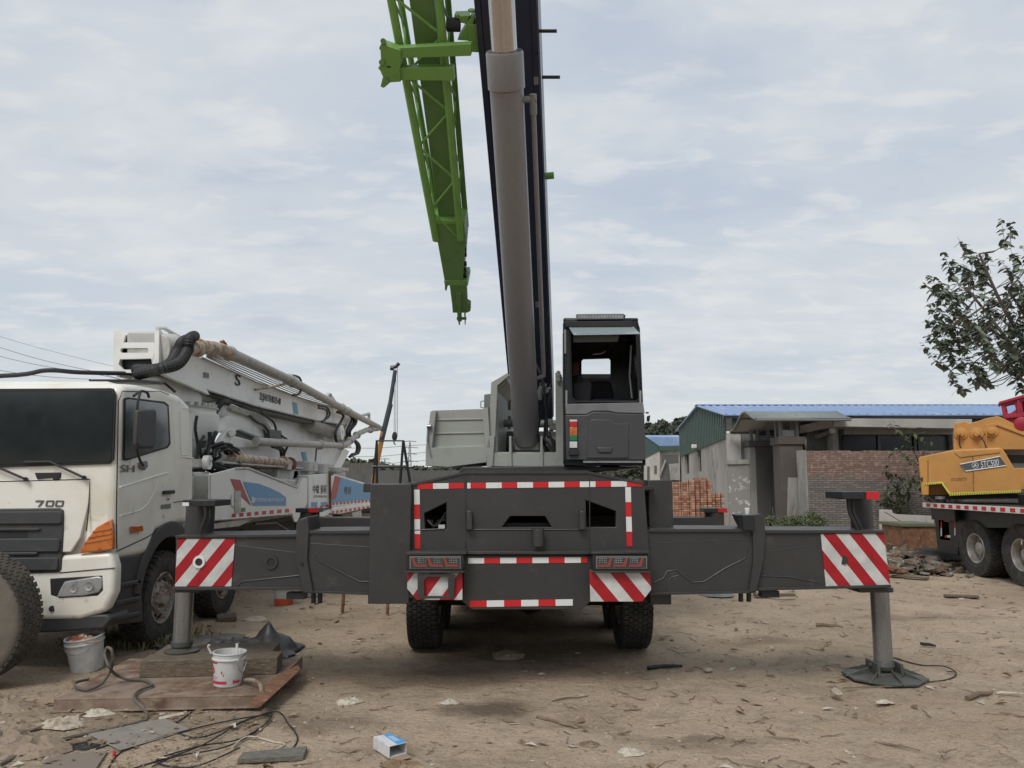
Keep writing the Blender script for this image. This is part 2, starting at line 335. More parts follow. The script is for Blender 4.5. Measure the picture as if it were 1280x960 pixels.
# tail lamps
for sgn,(x0,x1) in((1,(508,579)),(-1,(741,812))):
    y0,y1=693,714
    hb=MB().prism(pp([(x0,y0),(x1,y0),(x1,y1),(x0,y1)],6.97),(0,.22,0)).build('tail_lamp',M['blackpaint'],crane,bevel=.006)
    m=MB(); m.prism(pp([(x0+4,y0+2.5),(x1-3,y0+2.5),(x1-3,y1-3),(x0+4,y1-3)],6.963),(0,.006,0)); m.build('lens_frame',M['mask'],hb,bevel=.002)
    MB().prism(pp([(x0+5.5,y0+4),(x1-4.5,y0+4),(x1-4.5,y1-4.5),(x0+5.5,y1-4.5)],6.957),(0,.008,0)).build('lens_back',M['glass'],hb)
    m=MB()
    w=(x1-x0-12)/3
    for k in range(3):
        q=x0+6+w*k
        if sgn>0: pl=[(q,697),(q+3,697),(q+7,705.5),(q+w,705.5),(q+w,708.5),(q+4,708.5)]
        else: pl=[(q,705.5),(q+w-8,705.5),(q+w-4,697),(q+w-1,697),(q+w-4,708.5),(q,708.5)]
        m.prism(pp(pl,6.95),(0,.008,0))
    m.build('red_lens',M['lampred'],hb)
    m=MB()
    for k in range(3):
        q=x0+6+w*k+(9 if sgn>0 else 2)
        for j in range(5):
            for i in range(3): m.cyl(P(q+j*2.2,698.5+i*2.4,6.952),P(q+j*2.2,698.5+i*2.4,6.946),.0045,seg=6)
    m.build('led_bulbs',M['lens'],hb)
    m=MB(); m.prism(pp([(x0-1,714),(x1+1,714),(x1+1,716),(x0-1,716)],6.94),(0,.26,0)); m.build('lamp_shelf',M['body'],hb,bevel=.002)
    if sgn>0: hz=[(509,716),(578,716),(578,750),(521,750),(509,736)]
    else: hz=[(737,712.5),(812,714),(814,737),(803,752),(738,752)]
    MB().prism(pp(hz,7.0),(0,.02,0)).build('hazard_board',stripe_at('hazard_stripes_small',*((552,720.4) if sgn>0 else (741.5,713)),7.0,1,-.74 if sgn>0 else .835,.263),crane,bevel=.002)
    MB().box(P(x0+4,730,7)[0],P(x1-4,730,7)[0],7.02,7.2,.86,1.2).build('lamp_bracket',M['chassisblack'],crane)
m=MB()  # empty plate frame hung before the left board
fr=6.955
m.prism(pp([(522,717),(560,717),(569,719),(567,748),(522,748.5)],fr),(0,.012,0),[pp([(530,721),(560,721),(560,745),(530,745)],fr)])
m.build('plate_frame',M['body'],crane,bevel=.002)
# ---------------- wheels and axles
for gx in(-.985,1.375): wheel(crane,(gx,9.15,.55),(-1 if gx<0 else 1,0,0),style='dish',W=.33,blocks=58,rows=6)
for y in(10.35,14.6,16.1):
    for gx in(-.98,1.38): wheel(crane,(gx,y,.55),(-1 if gx<0 else 1,0,0),style='dish',W=.30,blocks=40)
m=MB()
for y in(9.15,10.35,14.6,16.1): m.cyl((-1.0,y,.55),(1.4,y,.55),.09,seg=14); m.lathe([(0,-.2),(.14,-.15),(.2,0),(.14,.15),(0,.2)],(.2,y,.55),(1,0,0),16)
m.box(-.4,-.3,8.4,16,.7,1.1); m.box(.7,.8,8.4,16,.7,1.1)
m.build('axle',M['chassisblack'],crane)
m=MB()
m.prism([(-1.2,8.1,1.2),(-1.2,9.7,1.2),(-1.2,9.7,1.32),(-1.2,8.1,1.32)],(.42,0,0)); m.prism([(1.0,8.1,1.2),(1.0,9.7,1.2),(1.0,9.7,1.32),(1.0,8.1,1.32)],(.42,0,0))
m.build('mudguard',M['chassisblack'],crane,bevel=.01)
# ---------------- outrigger housings (boxes either side)
m=MB(); a=P(463,605,7.12); b=P(510,755,7.12)
m.box(a.x,b.x+.01,7.12,7.62,b.z,a.z); m.build('outrigger_housing',M['body'],crane,bevel=.008)
a=P(810,600,7.5); b=P(842,662,7.5)
m=MB(); m.box(a.x,b.x,7.5,8.1,b.z-.2,a.z); m.box(P(812,740,7.4).x,P(838,740,7.4).x,7.36,7.9,P(812,755,7.4).z,P(812,700,7.4).z); m.build('outrigger_housing',M['body'],crane,bevel=.008)
# beams
YB=7.24
def beam(pts,Y,dep,name='outrigger_beam'):
    return MB().prism(pp(pts,Y),(0,dep,0)).build(name,M['body'],crane,bevel=.007)
bl=beam([(220,670.5),(384,668),(384,736),(218,735)],YB+.03,.56)
bl2=beam([(381,665.5),(470,664),(470,742),(381,738)],YB,.60,'beam_sleeve')
br=beam([(940,664),(1105,664.5),(1113,732),(940,737)],YB+.03,.56)
br2=beam([(800,662),(948,663),(948,739),(800,742)],YB,.60,'beam_sleeve')
for q,par in(([(219,669.5),(372,667.5),(372,671),(219,672.5)],bl),([(383,663.5),(464,663),(464,667),(383,667)],bl2),([(948,662.5),(1106,663),(1106,666.5),(948,666.5)],br),([(812,661),(942,661.5),(942,665),(812,665)],br2)):
    MB().prism(pp(q,YB-.02 if par in(bl2,br2) else YB+.005),(0,.60,0)).build('top_flange',M['body'],par,bevel=.002)
for q,par in(([(214,734),(384,734),(384,737.5),(214,737.5)],bl),([(381,738),(464,741),(464,744),(381,741)],bl2),([(945,735),(1114,731),(1114,734.5),(945,738.5)],br),([(812,741),(945,738),(945,741.5),(812,744)],br2)):
    MB().prism(pp(q,YB-.02 if par in(bl2,br2) else YB+.005),(0,.60,0)).build('bottom_flange',M['body'],par,bevel=.002)
# weld ribs on beams
def rib(pts,Y,par,r=.0065,n='stiffener'): MB().tube(pp(pts,Y),r,6).build(n,M['body'],par)
rib([(296,733),(302,727),(376,719)],YB+.028,bl); rib([(394,692),(398,701),(449,727),(463,727)],YB-.002,bl2)
rib([(385,679),(463,684)],YB,bl2,.003); rib([(292,681),(372,691)],YB+.03,bl,.003)
rib([(934,683),(931,698),(905,711),(880,727),(866,728)],YB-.002,br2); rib([(818,728),(829,723),(834,714),(846,712.5),(858,723),(866,728)],YB-.002,br2)
rib([(832,739),(838,722),(848,719)],YB-.002,br2,.004); rib([(816,679),(942,674)],YB,br2,.003); rib([(952,690),(1024,681)],YB+.03,br,.003); rib([(950,720),(985,721),(1022,728)],YB+.028,br)
# jam brackets between the sleeves
m=MB(); m.prism(pp([(370,655),(374,649),(384,646),(386,660),(384,700),(392,742),(378,741),(370,700)],YB-.03),(0,.42,0)); m.build('beam_collar',M['body'],crane,bevel=.008)
m=MB(); m.prism(pp([(930,645),(952,642),(956,648),(957,667),(955,700),(946,739),(936,741),(942,700),(941,667)],YB-.03),(0,.42,0)); m.build('beam_collar',M['body'],crane,bevel=.008)
MB().prism(pp([(929,644),(943,644),(943,663),(929,663)],YB-.06),(0,.14,0)).build('pin_box',M['blackpaint'],crane,bevel=.004)
# holes with rings
def ring(u,v,r,Y,par,wm):
    c=P(u,v,Y); k=Y/F
    MB().lathe([(r*k,-.004),(r*k*1.55,-.004),(r*k*1.7,.0),(r*k*1.6,.012),(r*k,.012)],c,(0,-1,0),28,closed=True).build('pin_ring',wm,par)
    MB().cyl(c+Vector((0,-.003,0)),c+Vector((0,.002,0)),r*k,seg=24).build('pin_hole',M['black'],par)
ring(249,702.5,4.6,YB+.014,bl,M['tapewhite']); ring(339,703,5,YB+.026,bl,M['body']); MB().cyl(P(1054,700,YB+.016),P(1054,700,YB+.03),5.6*YB/F,seg=28).build('pin_hole',M['black'],br)
MB().cyl(P(376.5,704,YB-.035),P(376.5,704,YB-.05),.014,seg=14).build('bolt',M['black'],crane)
# hazard boards at beam ends
hl=MB().prism(pp([(222,673.5),(293.5,673.5),(289,733),(218.5,733)],YB+.02),(0,.008,0)).build('hazard_board',stripe_at('hazard_stripes_left',233.8,673.5,YB+.02,1,-.79,.2365),crane)
hr=MB().prism(pp([(1026,667.5),(1104.5,667),(1113,731.5),(1032.5,733)],YB+.02),(0,.008,0)).build('hazard_board',stripe_at('hazard_stripes_right',1045,667.5,YB+.02,1,.765,.2455),crane)
# jacks
JY=7.68
def jack(u0,u1,top,capx,cap_y,rodu,rod_top,zfoot,side):
    xc=(P(sum(rodu[:2])/2,735,JY).x)
    a=P(u0,top,JY-.15); b=P(u1,668,JY-.15)
    j=MB().cyl(((a.x+b.x)/2,JY,P(0,668,JY).z-.1),((a.x+b.x)/2,JY,a.z),abs(b.x-a.x)/2,seg=28).build('jack_housing',M['body'],crane,bevel=.004)
    ca=P(capx[0],cap_y[0],7.2); cb=P(capx[1],cap_y[1],7.2)
    MB().prism([(ca.x,7.2,cb.z),(ca.x,7.2,ca.z),(cb.x,7.2,ca.z),(cb.x,7.2,cb.z)],(0,.4,0)).build('jack_cap',M['blackpaint'],j,bevel=.006)
    zt=P(0,735,7.3).z
    f=MB(); fl0,fl1=((216,250) if side<0 else (1074,1117)); f.prism([Vector((P(fl0,735,7.32).x,7.32,zt)),Vector((P(fl1,735,7.32).x,7.32,zt)),Vector((P(fl1,735,7.32).x*.99,JY+.15,zt)),Vector((P(fl0,735,7.32).x*.99,JY+.15,zt))],(0,0,-.045)); f.build('jack_flange',M['body'],j,bevel=.006)
    MB().cyl((xc,JY,zt-.05),(xc,JY,zfoot+.09),.086,.086,32).build('jack_rod',M['rodsteel'],j)
    return j,xc
jl,xl=jack(226,259,632,(228,269),(625,633),(221,241),742,.255,-1)
jr,xr_=jack(1071,1100,623,(1053,1099),(614.5,624),(1088,1110),742,.0,1)
MB().prism(pp([(1083,614.5),(1099.5,614.5),(1099.5,624),(1083,624)],7.193),(0,.004,0)).build('red_reflector',M['red'],jr)
MB().prism(pp([(228,628),(236,628),(236,632.5),(228,632.5)],7.193),(0,.004,0)).build('white_reflector',M['tapewhite'],jl)
m=MB(); m.tube(bez(pp([(1060,624),(1062,640),(1069,655),(1073,664)],7.3),5),.018,8); m.tube(bez(pp([(1066,624),(1067,640),(1074,655),(1078,664)],7.3),5),.016,8); m.build('jack_hose',M['black'],jr)
m=MB(); m.tube(bez(pp([(256,633),(257,645),(252,660),(250,668)],7.22),5),.014,8); m.tube(bez(pp([(262,633),(262,648),(257,660),(256,668)],7.25),5),.014,8); m.build('jack_hose',M['black'],jl)
MB().lathe([(.0,.255),(.155,.255),(.16,.27),(.10,.285),(.085,.295),(.10,.315),(.10,.355),(.0,.355)],(xl,JY,0),(0,0,1),32).build('jack_foot',M['pad'],jl)
# right pad: octagonal dish with ribs
m=MB(); n=8; rr=.385; o=Vector((xr_+.02,JY+.04,.0))
def oc(r,z,sq=1.0): return [o+Vector((math.cos(R_(22.5+45*k))*r,math.sin(R_(22.5+45*k))*r*sq,z)) for k in range(8)]
a_=oc(rr,.01);b_=oc(rr,.03);c_=oc(.15,.06)
m._a(a_+b_+c_,[tuple(range(8))[::-1]]+[(k,(k+1)%8,8+(k+1)%8,8+k) for k in range(8)]+[(8+k,8+(k+1)%8,16+(k+1)%8,16+k) for k in range(8)]+[tuple(range(16,24))])
for k in range(4):
    w=R_(45*k); d=Vector((math.cos(w),math.sin(w),0))
    m.prism([o+d*-.39+Vector((0,0,.02)),o+d*.39+Vector((0,0,.02)),o+d*.12+Vector((0,0,.12)),o+d*-.12+Vector((0,0,.12))],d.cross(Vector((0,0,1)))*.014)
m.build('jack_pad',M['pad'],jr,bevel=.004,smooth=20)
m=MB()
for s in(-1,1): m.box(xr_+s*.11-.012,xr_+s*.11+.012,JY-.14,JY+.12,.05,.17)
m.box(xr_-.11,xr_+.11,JY-.14,JY+.12,.05,.075); m.cyl((xr_-.14,JY,.135),(xr_+.14,JY,.135),.02,seg=12)
m.lathe([(.0,.08),(.09,.09),(.105,.13),(.09,.17),(0,.17)],(xr_,JY,0),(0,0,1),24)
m.build('pad_socket',M['pad'],jr,bevel=.004)
# small lugs below the beams
m=MB()
for u in(392,400): m.cyl(P(u,741,YB+.1),P(u,754,YB+.1),.022,seg=10)
m.box(P(386,0,YB+.1).x,P(407,0,YB+.1).x,YB+.05,YB+.15,P(0,748,YB+.1).z,P(0,740,YB+.1).z)
m.build('beam_stop',M['blackpaint'],crane)
m=MB()
for u in(926,936): m.cyl(P(u,738,YB+.1),P(u,752,YB+.1),.022,seg=10)
m.box(P(921,0,YB+.1).x,P(941,0,YB+.1).x,YB+.05,YB+.15,P(0,746,YB+.1).z,P(0,738,YB+.1).z)
m.build('beam_stop',M['blackpaint'],crane)
# front outriggers (far)
for sx in(-1,1):
    xj=3.42*sx
    MB().box(min(xj,1.1*sx),max(xj,1.1*sx),13.0,13.35,.95,1.28).build('outrigger_beam',M['body'],crane,bevel=.01)
    j=MB().cyl((xj,13.17,.85),(xj,13.17,1.36),.16,seg=20).build('jack_housing',M['body'],crane)
    MB().box(xj-.2,xj+.18,13.0,13.34,1.36,1.43).build('jack_cap',M['blackpaint'],j,bevel=.005)
    MB().box(xj+.02,xj+.18,12.99,12.997,1.365,1.425).build('red_reflector',M['red'],j)
    MB().cyl((xj,13.17,.06),(xj,13.17,.85),.065,seg=20).build('jack_rod',M['rodsteel'],j)
    MB().cyl((xj,13.17,.0),(xj,13.17,.07),.3,.12,seg=8).build('jack_pad',M['mask'],j)
# thin stand legs under left beam
for u,vb in((430,766),(486,768)):
    p=G(u-2,vb); t=P(u+2,744,p.y); MB().cyl(p,(t.x,t.y,1.2),.025,seg=8).build('support_leg',M['rust'],crane)
# access frame on deck
yy=9.7; r=.018; m=MB()
m.tube(pp([(471,604),(471,551),(504,551),(500,606)],yy),r,8); m.tube(pp([(504,551),(513,606)],yy+.15),r,8); m.tube(pp([(466,583),(508,583)],yy),r*.9,8); m.tube(pp([(471,551),(466,606)],yy+.25),r*.8,8)
m.build('access_frame',M['blackpaint'],crane)
m=MB(); p=P(471,604,yy); q=P(513,606,yy); m.box(p.x-.15,q.x+.6,yy-.1,yy+.45,1.75,p.z+.0); m.build('step_box',M['body'],crane,bevel=.01)
# ================================================================ superstructure
NY=Vector((.085,1,0)).normalized(); XR=Vector((1,-.085,0)).normalized(); UP=Vector((0,0,1))
def SP_(u,v,Y0): return PL(u,v,Vector((.2,Y0,0)),NY)
def sp(pts,Y0): return [SP_(u,v,Y0) for u,v in pts]
MB().cyl((.25,11.6,1.80),(.25,11.6,2.02),1.05,1.05,48).build('slewing_ring',M['blackpaint'],crane)
MB().prism(sp([(578,584),(700,582),(806,584),(735,590),(575,590)],9.75),NY*3.2).build('turntable_plate',M['body'],crane,bevel=.01)
# left bin (counterweight tray)
m=MB()
m.prism(sp([(540,513),(604,511),(610,565),(534,567)],10.0),NY*.02)
for (y0,ul,ur) in((524,539,605),(541,537,607),(558,535,609)): m.prism(sp([(ul,y0),(ur,y0-1.5),(ur,y0+.8),(ul,y0+2)],9.985),NY*.03)
m.prism(sp([(532,560),(610,557),(608,578),(560,584),(532,582)],9.9),NY*.3)
m.prism([SP_(538,514,9.9),SP_(545,513,9.9),SP_(540,560,9.9),SP_(532,562,9.9)],NY*1.9)
m.prism([SP_(603,511,9.9),SP_(610,509,9.9),SP_(613,560,9.9),SP_(606,560,9.9)],NY*.9)
m.prism(sp([(534,562),(608,560),(608,578),(534,581)],9.93),NY*2.2)
m.build('side_tray',M['grey'],crane,bevel=.006)
m=MB(); m.tube(sp([(534,552),(535,532),(539,530)],9.87),.012,8); m.tube(sp([(534,552),(538,569)],9.87),.01,8); m.cyl(SP_(534,533,9.86),SP_(539,533,9.86),.03,seg=12); m.build('tray_latch',M['steel'],crane)
MB().prism(sp([(605,493),(613,492),(613,510),(605,510)],10.3),NY*.15).build('lamp_box',M['mask'],crane,bevel=.01)
m=MB(); m.tube(sp([(606,510),(601,509),(601,502),(605,501)],10.25),.01,6); m.build('grab_handle',M['grey'],crane)
# side frames
m=MB()
m.prism(sp([(608,583),(610,551),(614,478),(634,466),(637,469),(622,482),(619,551),(618,583)],9.95),NY*.05)
m.prism(sp([(612,583),(614,551),(617,480),(634,470),(634,476),(622,488),(622,583)],10.0),NY*2.4)
m.prism(sp([(616,583),(618,551),(618,545),(612,545),(609,551),(608,583)],9.9),NY*.08)
m.build('left_frame_plate',M['grey'],crane,bevel=.006)
m=MB()
m.prism(sp([(695,583),(694,466),(700,465),(703,472),(705,548),(705,583)],9.95),NY*.05)
m.prism(sp([(698,583),(697,470),(702,468),(703,583)],10.0),NY*2.4)
m.prism(sp([(696,583),(696,547),(706,547),(706,583)],9.9),NY*.08)
for v in(466,470,475): m.cyl(SP_(698,v,9.9),SP_(698,v,9.93),.03,seg=8)
m.build('right_frame_plate',M['grey'],crane,bevel=.006)
m=MB()
m.prism(sp([(616,566),(637,566),(637,560),(640,560),(640,567),(675,567),(675,558),(679,558),(680,566),(697,565),(698,583),(616,583)],9.93),NY*.06)
for u in(638,677): m.prism(sp([(u-1.5,545),(u+1,545),(u+2,583),(u-2,583)],9.9),NY*.5)
m.prism(sp([(617,565),(697,565),(697,582),(617,582)],10.0),NY*2.6)
m.build('front_crossbeam',M['grey'],crane,bevel=.006)
m=MB(); m.cyl(SP_(622,529,10.9),SP_(697,530,10.9),.055,seg=18); m.build('cross_tube',M['mask'],crane)
m=MB(); m.cyl(SP_(641,557,10.3),SP_(676,557,10.3),.12,seg=24); m.prism(sp([(643,553),(674,553),(674,563),(643,563)],10.15),NY*.2); m.build('cylinder_foot',M['cylgrey'],crane,bevel=.01)
# winch and clutter behind the frames
m=MB(); 
for k in range(9): 
    u=624+random.uniform(0,12); v=500+k*8; m.obox(SP_(u,v,11.6),XR,NY,UP,random.uniform(.03,.09),.05,random.uniform(.02,.06))
m.build('valve_block',M['mask'],crane,bevel=.004); m=MB()
for k in range(7):
    u=684+random.uniform(0,10); v=528+k*7; m.obox(SP_(u,v,10.6),XR,NY,UP,random.uniform(.02,.05),.05,random.uniform(.02,.05))
m.build('valve_block',M['mask'],crane,bevel=.004)
m=MB(); m.cyl(SP_(624,556,11.4),SP_(696,556,11.4),.2,seg=24); m.build('winch_drum',M['body'],crane)
m=MB()
for pts in([(666,448),(677,470),(680,490),(683,520),(684,545)],[(682,478),(681,500),(676,520),(671,545)],[(689,480),(686,505),(682,525),(680,556)],[(676,478),(673,500),(669,525),(674,545),(688,566)],[(684,545),(694,553),(692,568)],[(687,540),(690,552),(694,568)],[(674,545),(684,553),(690,563)]):
    m.tube(bez(sp(pts,10.0+random.uniform(-.05,.1)),6),random.uniform(.012,.018),7)
m.build('hydraulic_hose',M['black'],crane)
m=MB()
for k in range(14): m.obox(SP_(675+random.uniform(0,12),480+k*.9,10.02),XR,NY,UP,.015,.02,.012)
m.prism(sp([(673,484),(690,484),(690,490),(673,490)],10.03),NY*.06); m.cyl(SP_(674,487,9.98),SP_(675,500,9.98),.03,seg=10)
m.build('holding_valve',M['mask'],crane)
# ---------------- boom
B0=P(631.5,0,8.6); B1=P(657.5,400,12.34); bd=(B0-B1).normalized(); bs=(XR-bd*XR.dot(bd)).normalized(); bn=bs.cross(bd).normalized()
if bn.y>0: bn=-bn   # underside normal (towards viewer / down)
piv=B1-bd*2.35; top=B0+bd*9.0; w=.39
def bsec(c,w,h): return [c-bs*(w-.09),c+bs*(w-.09),c+bs*w-bn*.09,c+bs*w-bn*(h-.02),c+bs*(w-.02)-bn*h,c-bs*(w-.02)-bn*h,c-bs*w-bn*(h-.02),c-bs*w-bn*.09]
boom=MB().prism(bsec(piv,w,.92),top-piv).build('boom',M['boomblue'],crane,bevel=.006)
top2=top+bd*5
MB().prism(bsec(top-bd*.5-bn*.06,w-.06,.8),top2-top).build('boom_section',M['boomblue'],boom,bevel=.006)
m=MB()
for s in(-1,1):
    m.obox((B0+B1)/2+bs*(s*(w-.05))+bn*.006,bs,bd,bn,.035,(top-piv).length/2-.6,.008)
m.build('boom_edge_strip',M['boomblue'],boom)
MB().prism(bsec(top-bd*.25+bn*.03,w+.03,.98),bd*.28).build('boom_collar',M['boomblue'],boom)
def BL(u,v): return PL(u,v,B0,bn)
m=MB()
for v in(43,101):
    a=BL(673 if v<60 else 677,v)-bn*.12; b=a+(BL(699,v)-BL(676,v)); m.cyl(a,b,.022,seg=10)
m.build('boom_pin',M['blackpaint'],boom)
MB().cyl(BL(681,233)-bn*.3,BL(692,232)-bn*.3,.05,seg=12).build('pin_head',M['green'],boom)
m=MB()
for v in(100,250,380): m.obox(BL(678,v)+bn*.01-bs*.08,bs,bd,bn,.03,.05,.012)
m.build('boom_clip',M['mask'],boom)
# lift cylinder
C0=P(658.5,553,10.25); C1=P(632.5,100,7.3); cd=(C1-C0).normalized()
CT=C0+cd*((P(630,66,7.05)-C0).length); rad=.172
t_end=(B0-C0).dot(bn)/cd.dot(bn)
lc=MB().cyl(C0+cd*.05,CT,rad,rad,40).build('lift_cylinder',M['cylgrey'],crane)
m=MB(); cs=XR
L1=(CT-C0).length
m.lathe([(rad,-.36),(rad+.016,-.35),(rad+.016,-.02),(rad+.006,0),(.13,0)],CT,cd,40)
m.build('cylinder_collar',M['cylgrey'],lc)
MB().cyl(CT-cd*.1,C0+cd*(min(t_end,20)-.25),.128,.128,40).build('cylinder_rod',M['chrome'],lc)
m=MB(); e=C0+cd*(t_end-.1); m.lathe([(0,-.3),(.2,-.3),(.24,-.1),(.24,.15),(0,.15)],e,cd,24); m.obox(e+cd*.1,bs,bd,bn,.3,.3,.12); m.build('rod_clevis',M['cylgrey'],lc)
m=MB(); sd=bs
for off,rr_ in((.265,.026),):
    a=C0+cd*1.15+sd*off-Vector((0,-.02,0)); b=CT-cd*.52+sd*off
    m.tube([C0+cd*1.0+sd*.15,C0+cd*1.05+sd*off,a,b],rr_,12); m.cyl(CT-cd*.47+sd*(rad-.02),CT-cd*.47+sd*(off+.035),.034,seg=12)
    m.cyl(CT-cd*.62+sd*off,CT-cd*.42+sd*off,.036,seg=12)
m.build('cylinder_pipe',M['cylgrey'],lc)
m=MB()
for t in(1.6,2.6,3.6): m.obox(C0+cd*t+sd*.2,sd,cd,bn,.08,.03,.035)
# ---------------- cab
cab=None
YC=9.55
MBc=MB()
front=[(705,582),(703.5,404),(707,400),(797,401),(800,410),(807,575),(807,582)]
hole=[(713,417),(795,417),(799,498),(795,502),(720,502),(714,496)]
cab=MB().prism(sp(front,YC),NY*.05,[sp(hole,YC)]).build('operator_cab',M['cabblack'],crane,bevel=.012)
DC=1.55
f0=SP_(704,580,YC); f1=SP_(807,580,YC); wz0=f0.z; t0=SP_(704,402,YC); t1=SP_(798,402,YC)
m=MB()
m.prism([f0,t0,t0+XR*.03,f0+XR*.03],NY*DC,)
m.prism([f1,t1,t1-XR*.03,f1-XR*.03],NY*DC)
m.build('cab_side',M['cabblack'],cab,bevel=.004)
m=MB(); m.prism([t0+UP*.0,t1+UP*.0,t1+UP*.05,t0+UP*.05],NY*(DC+.02)); m.build('cab_roof',M['cabblack'],cab,bevel=.02)
m=MB(); m.prism([f0,f1,f1+UP*.05,f0+UP*.05],NY*DC); m.build('cab_floor',M['cabblack'],cab)
def bp(pts): return [PL(u,v,Vector((.2,YC,0))+NY*DC,NY) for u,v in pts]
bb0=f0+NY*DC; bb1=f1+NY*DC; bt1=t1+NY*DC; bt0=t0+NY*DC
MB().prism([bb0,bb1,bt1,bt0],NY*.04,[bp([(729,449),(761,448),(763,450),(763,471),(760,473),(730,473),(727,471),(727,451)])]).build('cab_rear_wall',M['cabblack'],cab)
MB().prism(bp([(725,467.5),(764,467.5),(764,473),(725,473)]),NY*.03).build('window_sill',M['tapewhite'],cab)
# lower front panels
m=MB(); m.prism(sp([(706.5,505),(804,503),(806,517),(770,516),(762,514),(741,514),(733,518),(707,518)],YC-.035),NY*.035); m.build('cab_front_band',pmat('mid_grey_paint',(.20,.20,.205),.42,col2=(.16,.16,.165),scale=4),cab,bevel=.01)
m=MB(); m.prism(sp([(706.5,518.5),(733,518.5),(741,514.5),(762,514.5),(770,516.5),(805.5,517.5),(807,575),(708,575)],YC-.045),NY*.045)
m.prism(sp([(736,528),(739,524),(764,524),(768,529),(786,529),(786,573),(733,573)],YC-.06),NY*.03)
m.prism(sp([(746,559),(766,559),(764,566),(748,566)],YC-.08),NY*.03)
m.build('cab_front_panel',pmat('charcoal_panel_paint',(.062,.062,.066),.38,col2=(.075,.074,.075),scale=3),cab,bevel=.012,seg=3)
lamp=MB().prism(sp([(711.5,524),(722,524),(722,561),(711.5,561)],YC-.055),NY*.02).build('status_lamp',M['cabblack'],cab)
for nm,y0,y1,c in(('lamp_cap',524.5,527,'tapewhite'),('red_lens',527,534,'red'),('amber_lens',534,544.5,'orangelamp'),('green_lens',544.5,551,'greenlens'),('white_lens',552,560,'tapewhite')):
    if c=='greenlens' and c not in M: M[c]=pmat('green_lens',(.02,.19,.09),.25)
    MB().prism(sp([(712,y0),(721.5,y0),(721.5,y1),(712,y1)],YC-.085),NY*.03).build(nm,M[c],lamp,bevel=.004)
MB().prism(sp([(710,562),(723,562),(723,569),(711,569)],YC-.09),NY*.05).build('foot_step',M['black'],cab,bevel=.006)
m=MB(); m.prism(sp([(729,576),(803,576),(803,578.5),(729,578.5)],YC-.07),NY*.3); m.build('step_edge',M['steel'],cab)
MB().prism(sp([(752,580),(776,580),(772,588),(756,588)],YC+.3),NY*.5).build('cab_mount',M['black'],cab)
# window frame gasket, grab bars
g=sp([(713,417),(795,417),(799,498),(795,502),(720,502),(714,496)],YC-.004); MB().tube(g,.012,8,closed=True).build('window_gasket',M['black'],cab)
for u,v0,v1 in((708,488,507),(800.5,488,507),(706.5,412,442)):
    MB().prism(sp([(u-1.3,v0),(u+1.3,v0),(u+1.3,v1),(u-1.3,v1)],YC-.03),NY*.03).build('grab_bar',M['grey'],cab,bevel=.004)
# roof front bar, swung-out glass, light bar
m=MB(); m.prism(sp([(706,401.5),(790,400.5),(791,408.5),(707,409)],YC-.08),NY*.12); m.build('roof_visor_beam',M['black'],cab,bevel=.01)
o1,o2=SP_(711,409.5,YC-.05),SP_(792,409,YC-.05); o3,o4=SP_(800,417.5,YC-.42),SP_(717,419,YC-.42)
MB().prism([o1,o2,o3,o4],UP*.008).build('open_windscreen',M['cabglass'],cab)
MB().prism(sp([(716,420),(774,419),(772,427),(717,428)],YC+.12),NY*.01).build('sun_visor',M['mask'],cab)
MB().prism(sp([(721,397),(781,397),(782,394.5),(782,393.5),(720,393.5)],YC-.02),NY*.1).build('light_bar_mount',M['black'],cab)
lb=MB().prism(sp([(720.5,392.5),(780,392),(780,399),(721,399.5)],YC-.06),NY*.08).build('light_bar',M['mask'],cab,bevel=.006)
m=MB()
for k in range(16): m.prism(sp([(722.5+k*3.55,394),(725+k*3.55,394),(725+k*3.55,398),(722.5+k*3.55,398)],YC-.068),NY*.01)
m.build('led_bulbs',M['lens'],lb)
# interior: seat, console
m=MB(); m.prism(sp([(738,476),(764,476),(768,500),(734,500)],YC+.9),NY*.12); m.obox(SP_(751,506,YC+.7),XR,NY,UP,.25,.25,.06); m.build('cab_seat',M['seat'],cab,bevel=.04)
m=MB(); m.prism(sp([(716,480),(736,476),(740,480),(738,505),(716,505)],YC+.35),NY*.2); m.build('control_console',M['seat'],cab,bevel=.02)
m=MB(); m.tube(sp([(789,432),(787,470),(790,498)],YC+.1),.012,6); m.tube(sp([(741,443),(752,442),(757,439)],YC+.2),.008,6); m.build('wiper',M['mask'],cab)
MB().prism(sp([(716,454),(724,452),(723,468),(716,470)],YC+1.0),NY*.03).build('red_sticker',pmat('dull_red',(.16,.03,.03),.5),cab)
m=MB(); m.tube(sp([(807,516),(811,516)],YC+.1),.012,6); m.prism(sp([(809,520),(813,519),(812,527),(809,526)],YC+.1),NY*.08); m.build('cab_mirror',M['black'],cab,bevel=.01)
# side door panes (dark)
for s,c0,c1 in((-1,f0,t0),(1,f1,t1)):
    a=c0+(c1-c0)*.47; b=c0+(c1-c0)*.93; off=XR*(s*.006)+(XR*.0)
    MB().prism([a+NY*.12+off,a+NY*1.3+off,b+NY*1.2+off,b+NY*.12+off],XR*(s*.004)).build('side_window',M['glass'],cab)
